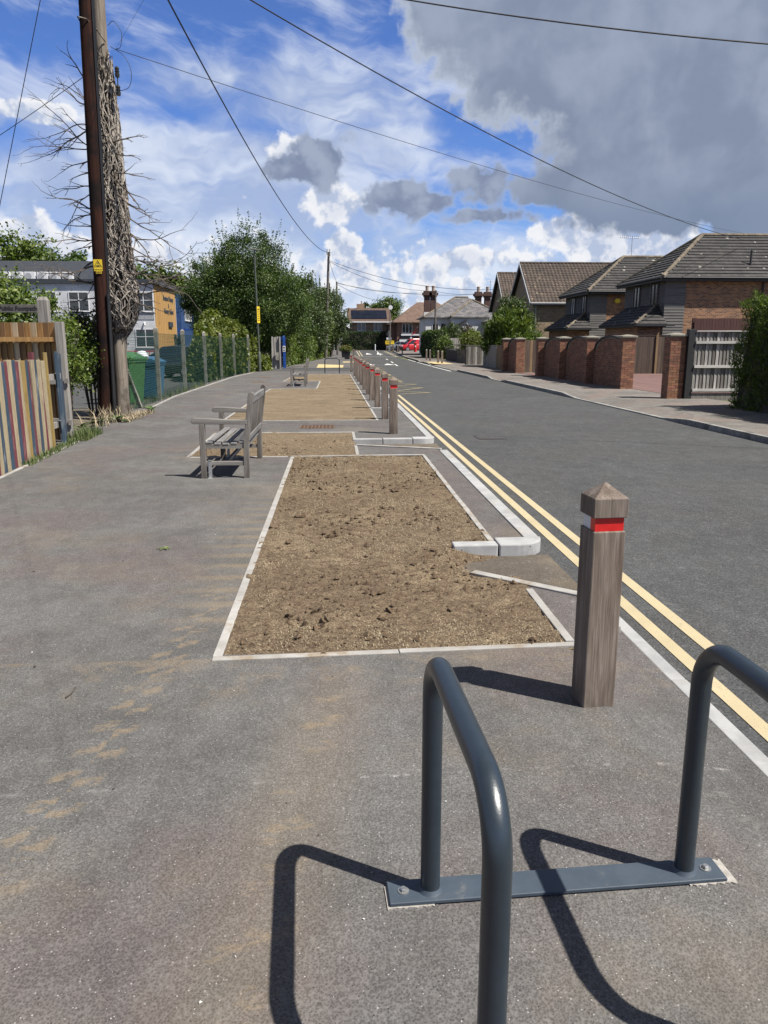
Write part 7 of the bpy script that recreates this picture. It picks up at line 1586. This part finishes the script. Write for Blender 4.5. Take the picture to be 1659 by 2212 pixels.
b = B(); b.box(18.2, 90, -.1, 24, 96, 4.1); b.build('wall', M_WHITE, gx); hip(gx, 18.2, 24, 90, 95.5, 4.12, 5.6, 2.4, M_SLATE); window(gx, (19.0, 90, 3.1), .9, 1.3, 'Y', 2, 0); 
b = B(); b.box(15.6, 89.4, 1.7, 18.6, 89.6, 2.35); b.top('white_board', M_UPVC, (17, 89.5, 0), 'white horizontal board low in front of the white house', 'board'); 
b = B(); b.box(15.7, 89.41, -.05, 15.8, 89.59, 1.7); b.box(18.4, 89.41, -.05, 18.5, 89.59, 1.7); b.build('leg', M_UPVC, bpy.data.objects['white_board'])
# shop with brown roof
zb = rise(135)
sh_ = thing('corner_shop', (14.5, 135, zb), 'dark brick corner shop with brown hipped roof flag and arched doorway', 'shop')
b = B(); b.box(10.6, 135, -.1, 22, 144, 5.1); b.build('wall', M_BRKD, sh_); rs_ = hip(sh_, 10.6, 22, 135, 144, 5.1, 8.6, 3.9, M_REDT, e=.8)
b = B(); b.add([(8.9, 136, 4.9), (10.6, 135.6, 5.4), (10.6, 143, 5.4), (8.9, 143, 4.9), (8.9, 136, 4.7), (10.6, 135.6, 4.7), (10.6, 143, 4.7), (8.9, 143, 4.7)], [[0, 1, 2, 3], [7, 6, 5, 4], [0, 4, 5, 1], [2, 6, 7, 3], [3, 7, 4, 0]]); b.build('lean_to_roof', M_REDT, sh_)
b = B(); b.box(9.3, 136.3, -.1, 10.597, 143, 4.7); b.build('lean_to_wall', M_BRKD, sh_)
for x in (12.35, 15.5): window(sh_, (x, 135, 4.05), 1.75, 1.6, 'Y', 3, 0)
b = B(); b.box(11.3, 134.6, 2.85, 17, 134.99, 3.1); b.build('upper_fascia', M_UPVC, sh_)
b = B(); b.box(11.2, 134.75, 2.2, 14.0, 134.98, 2.84); sgb = b.build('signboard', M_DOORD, sh_)
b = B(); b.tube([(13.0, 134.74, 2.52), (13.0, 134.70, 2.52)], .2, 14); b.build('roundel', M_UPVC, sgb)
b = B(); b.box(11.0, 134.6, 1.85, 14.1, 134.97, 2.19); b.build('lower_fascia', M_UPVC, sh_)
b = B(); arcp = [(12.3 + .95 * math.cos(a), 134.93, 1.0 + .65 * math.sin(a)) for a in np.linspace(0, math.pi, 14)]; b.ext([(11.35, 134.93, .0)] + arcp[::-1] + [(13.25, 134.93, 0)], (0, .065, 0)); b.build('arched_doorway', M_DOORD, sh_)
b = B()
for k in range(13):
    a = math.pi * k / 12; b.obox((12.3 + 1.08 * math.cos(a), 134.95, 1.0 + .78 * math.sin(a)), (.22, .08, .14), 0, -a)
b.build('arch_bricks', M_BRKT, sh_)['kind'] = 'stuff'
b = B(); b.box(14.3, 134.5, 1.75, 16.6, 134.97, 2.55); ss2 = b.build('red_sign', M_VANR, sh_)
b = B(); b.box(14.3, 134.6, .9, 16.6, 134.96, 1.72); b.build('shopfront_panel', M_UPVC, sh_)
M_FLAGR = pm('flag_red', (.5, .02, .03), (.55, .03, .04), 3, .8)
b = B(); b.tube([(13.2, 134.9, 3.15), (14.0, 133.6, 4.25)], .03, 6); fl = b.build('flagpole', M_UPVC, sh_)
b = B(); b.ext([(13.95, 133.65, 4.2), (13.75, 133.95, 3.95), (13.25, 134.0, 2.9), (13.15, 134.1, 3.2)], (.03, .02, 0)); b.ext([(12.9, 134.0, 3.0), (13.5, 134.0, 3.35), (13.6, 134.0, 3.15)], (.02, .03, 0)); b.build('flag', [M_FLAGR], fl)
# solar house
so_ = thing('solar_house', (6, 141, rise(141)), 'tan brick house with a black solar array on its red tiled roof', 'house')
b = B(); b.ext([(2.75, 141, .2), (2.75, 149, .2), (2.75, 149, 5.45), (2.75, 145, 7.6), (2.75, 141, 5.45)], (6.8, 0, 0)); b.build('wall', M_BRKT, so_)
b = B(); b.ext([(2.2, 140.4, 5.35), (2.2, 145, 7.8), (2.2, 149.6, 5.35), (2.2, 149.6, 5.2), (2.2, 145, 7.65), (2.2, 140.4, 5.2)], (7.9, 0, 0)); rf = b.build('roof', M_REDT, so_)
b = B(); b.box(2.2, 140.32, 5.15, 10.1, 140.39, 5.36); b.build('fascia', M_UPVC, so_)
M_SOLAR = pm('solar_cell', (.006, .008, .016), (.010, .013, .024), 1, .12, spec=.6)
sv = Vector((0, 4.6, 2.45)).normalized(); nv = Vector((0, -2.45, 4.6)).normalized()
for i in range(6):
    for j in range(2):
        o_ = Vector((2.95 + i * 1.06, 140.4, 5.35)) + sv * (.85 + j * 1.72) + nv * .06; b = B(); b.ext([o_, o_ + Vector((1.04, 0, 0)), o_ + Vector((1.04, 0, 0)) + sv * 1.68, o_ + sv * 1.68], nv * .04); b.build('solar_panel', M_SOLAR, rf)
for x in (4.75, 7.65): window(so_, (x, 141, 4.45), 1.5, 1.45, 'Y', 2, 0, .06, M_UPVC, M_CURT)
b = B(); b.box(4.0, 144.6, 7.2, 5.4, 145.4, 8.55); ch = b.build('chimney', M_BRKT, so_); b = B(); b.lathe([(.14, 0), (.12, .5)], (4.9, 145, 8.55), 10); b.build('chimney_pot', M_POT, ch)
b = B(); b.tube([(2.9, 140.95, .3), (2.9, 140.95, 5.2)], .06, 6); b.build('drainpipe', M_SOFF, so_)
b = B(); b.box(-.4, 143, .2, 2.74, 149, 3.9); b.build('side_wing', M_BRKD, so_); hip(so_, -.4, 2.7, 143, 149, 3.9, 5.2, 1.4, M_REDT, 'side_roof')
hedge('end_hedge', [(.6, 139.2), (11.6, 139.2)], 1.6, 3.0, 14000, .26, L_DKCON, 'dark clipped conifer hedge closing the end of the road', 81, bulge=.12, z0=rise(139), aspect=.3, spray=True)
hedge('boundary_hedge', [(-14, 140.2), (.4, 139.6)], 2.0, 2.7, 8000, .3, L_TREE, 'dark leafy hedge along the crossing road behind the sign posts', 82, bulge=.25, z0=rise(139))
tree('round_tree', 10.2, 158, [(10.2, 158, 7.2, 3.8, 3.2, 3.4), (8.0, 158, 6.2, 2.2, 2.2, 2.2)], 9000, .36, L_HEDGE, 'round leafy tree behind the solar and shop roofs', 83, h=5, r=.3, clumps=60, cl=.28, inner=.45)
tree('dark_pine', 6.3, 165, [(6.3, 165, 7.2, 1.2, 1.1, 1.8), (6.4, 165, 9.4, .7, .7, .7)], 1500, .34, L_DKCON, 'small dark conifer top behind the solar house', 84, h=8, r=.15, clumps=18, cl=.3)
tree('far_tree', -4, 150, [(-4, 150, 5.0, 4.0, 3, 4.0)], 6000, .34, L_GREY, 'grey green trees at the far left of the crossing road', 85, h=4, r=.25, clumps=50, cl=.28, inner=.4)
# red van, silver car
zr_ = rise(126)
t, hwz = vehicle('delivery_van', (12.9, 127.5, zr_ - .05), R(195), M_VANR, 'bright red delivery van parked in front of the corner shop', 'van',
                 [(-2.5, .35, 1.1, .92), (-2.4, .28, 1.15, .96), (1.2, .28, 1.12, .97), (1.75, .28, 1.06, .94), (2.35, .32, .92, .85), (2.5, .42, .78, .7)],
                 [(-2.45, 1.1), (-2.40, 1.9), (-2.2, 1.97), (.55, 1.97), (.85, 1.9), (1.75, 1.08)], .97, (), 0)
for s_ in (-1, 1):
    pane(t, [(x, s_ * (hwz(z) + .02), z) for x, z in ((.05, 1.15), (.05, 1.75), (.72, 1.75), (1.4, 1.15))])
    b = B(); b.obox((2.38, s_ * .66, .86), (.2, .3, .18), s_ * -.3); b.build('headlight', M_LAMP, t, local=True)
    b = B(); b.obox((1.3, s_ * 1.08, 1.2), (.14, .2, .24)); b.build('mirror', M_BLACK, t, local=True)
pane(t, [(.98, -.72, 1.84), (.98, .72, 1.84), (1.74, .84, 1.13), (1.74, -.84, 1.13)], 'windscreen')
b = B(); b.obox((2.48, 0, .5), (.14, 1.5, .26)); b.build('bumper', M_BLACK, t, local=True, bevel=.03)
wheelset(t, (-1.55, 1.55), .34, .97)
c = hatch((10.9, 133.2, rise(133) - .06), R(160), M_CARS, 'silver hatchback parked behind the red van')
# postbox, bin, signs
t = thing('postbox', (12.0, 117.5, rise(117)), 'red pillar postbox beside the opposite pavement', 'postbox')
b = B(); b.lathe([(.25, -.02), (.25, .12), (.22, .14), (.22, 1.28), (.27, 1.31), (.27, 1.38), (.20, 1.46), (.08, 1.52)], (12.0, 117.5, rise(117)), 20); b.build('body', M_VANR, t, smooth=True)
b = B(); b.box(11.9, 117.26, rise(117) + 1.1, 12.1, 117.285, rise(117) + 1.15); b.build('slot', M_BLACK, t); b = B(); b.box(11.91, 117.26, rise(117) + .75, 12.09, 117.285, rise(117) + 1.0); b.build('plate', M_UPVC, t)
t = thing('litter_bin', (9.45, 119, rise(119)), 'black litter bin among the far timber bollards', 'bin')
b = B(); b.lathe([(.26, 0), (.3, .75), (.33, .78), (.33, .95), (.2, 1.02)], (9.45, 119, rise(119)), 14); b.build('body', M_PLANT, t, smooth=True); b = B(); b.obox((9.45, 118.71, rise(119) + .45), (.14, .02, .3)); b.build('badge', M_UPVC, t)
M_GREYPOST = pm('grey_sign_pole', (.30, .31, .32), (.38, .39, .40), 5, .5)
def signpost(x, y, label, h=3.2):
    t = thing('sign_post', (x, y, rise(y)), label, 'road sign'); z = rise(y)
    b = B(); b.tube([(x, y, z - .05), (x, y, z + .8)], .085, 10); b.tube([(x, y, z + .8), (x, y, z + h)], .045, 8); b.build('pole', M_GREYPOST, t)
    b = B(); b.tube([(x, y + .06, z + h - .55), (x, y + .08, z + h - .55)], .42, 20); b.build('disc_sign', M_BLACK, t)
    b = B(); b.box(x - .42, y + .05, z + h - 1.45, x + .42, y + .07, z + h - 1.1); b.build('plate', M_GREYPOST, t)
    b = B(); b.box(x - .40, y - .07, z + h - 1.45, x - .10, y - .05, z + h - 1.1); b.build('notice', M_UPVC, t)
signpost(.75, 129, 'pole with the dark backs of round signs at the end of the footway'); signpost(8.85, 129.5, 'pole with the dark backs of round signs on the opposite corner')
b = B(); b.tube([(-.15, 127, .35), (-.15, 127, 3.1)], .05, 8); b.top('grey_post', M_GREYPOST, (-.15, 127, .35), 'thin plain grey post beside the hedge at the far corner', 'post')
t = thing('yellow_sign', (8.75, 127, rise(127)), 'yellow temporary road sign on short legs at the far corner', 'road sign')
b = B(); z = rise(127); b.box(8.1, 126.9, z + 1.05, 9.5, 126.94, z + 1.62); pl = b.build('plate', M_SIGNY, t)
for zz_ in (1.42, 1.24): b = B(); b.box(8.25, 126.89, z + zz_, 9.3 - .4 * (zz_ < 1.3), 126.898, z + zz_ + .06); b.build('sign_marks', M_IRON, pl)
for x in (8.3, 9.3): b = B(); b.box(x - .06, 126.95, z - .05, x + .06, 127.05, z + 1.1); b.build('leg', M_OAK, t)
b = B(); z = rise(129); b.tube([(6.6, 130, z - .02), (6.6, 130, z + .95)], .09, 10); b.lathe([(.1, .95), (.09, 1.0), (.02, 1.03)], (6.6, 130, z), 10); b.top('white_marker_post', M_UPVC, (6.6, 130, z), 'short white marker post standing in the road junction', 'post')
b = B(); b.tube([(10.25, 82.5, 0), (10.25, 82.5, 2.1)], .04, 8); b.top('green_post', M_LAMPP, (10.25, 82.5, 0), 'slim green post against the dark squared hedge', 'post')
# far poles
M_POLEF = pm('far_pole_timber', (.10, .085, .07), (.17, .15, .125), 3, .85, space='World')
def farpole(x, y, h, label, lean=0.0, r=.14, disc=False):
    t = thing('telegraph_pole', (x, y, rise(y)), label, 'telegraph pole'); b = B(); b.tube([(x, y, rise(y) - .1), (x + lean * .5, y, h * .5), (x + lean, y, h)], [r, r * .85, r * .7], 12); b.build('shaft', M_POLEF, t, smooth=True)
    if disc:
        b = B(); b.tube([(x + .05, y - .2, h - 1.0), (x + .05, y - .24, h - 1.0)], .32, 14); b.build('dish', M_UPVC, t)
    return t
tp2 = farpole(-1.05, 86, 11.05, 'tall leaning telegraph pole rising from the long hedge', .5, .17)
b = B(); b.tube([(-.62, 85.85, 10.3), (-.62, 85.85, 9.2)], .10, 8); b.build('transformer_box', M_CER, tp2); b = B(); b.tube([(-.75, 85.8, 10.7), (-.72, 85.7, 11.25), (-.45, 85.7, 11.3), (-.42, 85.8, 10.6)], .035, 6); b.build('cable_loop', M_CABLE, tp2)
farpole(12.35, 97, 7.9, 'telegraph pole beside the chimneys of the white house'); farpole(8.45, 121, 7.9, 'pale pole with a white dish by the far hedge', 0, .1, True)
tp3 = farpole(.3, 103, 9.3, 'short dark pole top showing behind the feathery tree', 0, .15)
# overhead wires: each hangs between two real fixings
M_WIREB = M_CABLE
def wire(p, q, sag, r, label, group='overhead wires'):
    p = Vector(p); q = Vector(q); n = 40; pts = [p.lerp(q, i / n) - Vector((0, 0, sag * 4 * (i / n) * (1 - i / n))) for i in range(n + 1)]
    b = B(); b.tube(pts, r, 5); return b.top('overhead_wire', M_WIREB, p, label, 'wire', group, smooth=True)
wire((-4.65, 17, 11.0), (-.7, 86, 11.0), 1.6, .024, 'thick black wire dropping from the dark pole to the far leaning pole', None)
wire((-4.65, 17, 9.8), (22.2, 42.6, 7.05), 0.8, .016, 'black wire from the dark pole down to the nearest hipped roof', None)
wire((-4.65, 17, 9.3), (15, 8, 4.5), .8, .012, 'black wire from the dark pole crossing high over the road', None)
wire((-4.28, 17.25, 7.32), (22.9, 43.9, 7.55), .3, .007, 'thin wire from the insulators across to the brick house ridge', None)
wire((-4.75, 17, 10.8), (-8.25, 17.4, 0), .0, .008, 'straight stay wire slanting from the dark pole to the ground', None)
wire((-4.4, 17.3, 7.2), (-16, 24, 3.9), .3, .007, 'thin wire running from the insulators towards the school', None)
wire((-4.3, 17.25, 7.3), (3.2, -1.5, 5.6), .1, .0022, 'thin wire rising from the insulators over the footway', None)
wire((-.55, 86, 10.2), (17.2, 79.5, 6.9), 1.0, .022, 'slack wire from the leaning pole to the second gabled house')
wire((-.55, 86, 10.1), (12.35, 97, 7.8), .8, .022, 'wire from the leaning pole to the pole by the white chimneys')
wire((.3, 103, 9.2), (12.35, 97, 7.7), .6, .022, 'wire from the short pole top to the pole by the white chimneys')
wire((.3, 103, 9.1), (19.9, 103, 7.9), .7, .022, 'wire from the short pole top to the far twin chimneys')
wire((.3, 103, 9.0), (8.45, 121, 7.7), .5, .022, 'wire from the short pole top to the pole with the dish')
wire((12.35, 97, 7.8), (19.0, 103, 8.0), .3, .02, 'short wire between the white house pole and its chimneys')
wire((-.6, 86, 10.5), (.3, 103, 9.2), .15, .02, 'short wire linking the leaning pole and the short pole top')
# loose loops of cable by the insulators
b = B(); b.tube(curvy([(-4.42, 17.28, 7.75), (-4.28, 17.2, 7.8), (-4.14, 17.2, 7.6), (-4.18, 17.2, 7.35), (-4.28, 17.25, 7.32)]), .006, 5); b.tube(curvy([(-4.4, 17.28, 7.38), (-4.12, 17.2, 7.18), (-4.0, 17.2, 6.9), (-4.06, 17.2, 6.62), (-4.28, 17.24, 6.55)]), .006, 5)
b.build('cable_loops', M_CABLE, tg, smooth=True)['kind'] = 'stuff'

# one overall albedo level for every material, so that sunlit ground sits at its real-world reflectance at this exposure
ALB = 0.735
for m_ in bpy.data.materials:
    if not m_.use_nodes: continue
    nt_ = m_.node_tree
    for nd in list(nt_.nodes):
        sk = nd.inputs.get('Base Color') if nd.type == 'BSDF_PRINCIPLED' else (nd.inputs.get('Color') if nd.type == 'BSDF_TRANSLUCENT' else None)
        if sk is None: continue
        if sk.is_linked:
            src = sk.links[0].from_socket; mx = nt_.nodes.new('ShaderNodeMix'); mx.data_type = 'RGBA'; mx.blend_type = 'MULTIPLY'; mx.inputs[0].default_value = 1.0
            nt_.links.new(src, mx.inputs[6]); mx.inputs[7].default_value = (ALB, ALB, ALB, 1); nt_.links.new(mx.outputs[2], sk)
        else: sk.default_value = tuple(v * ALB for v in sk.default_value[:3]) + (1,)
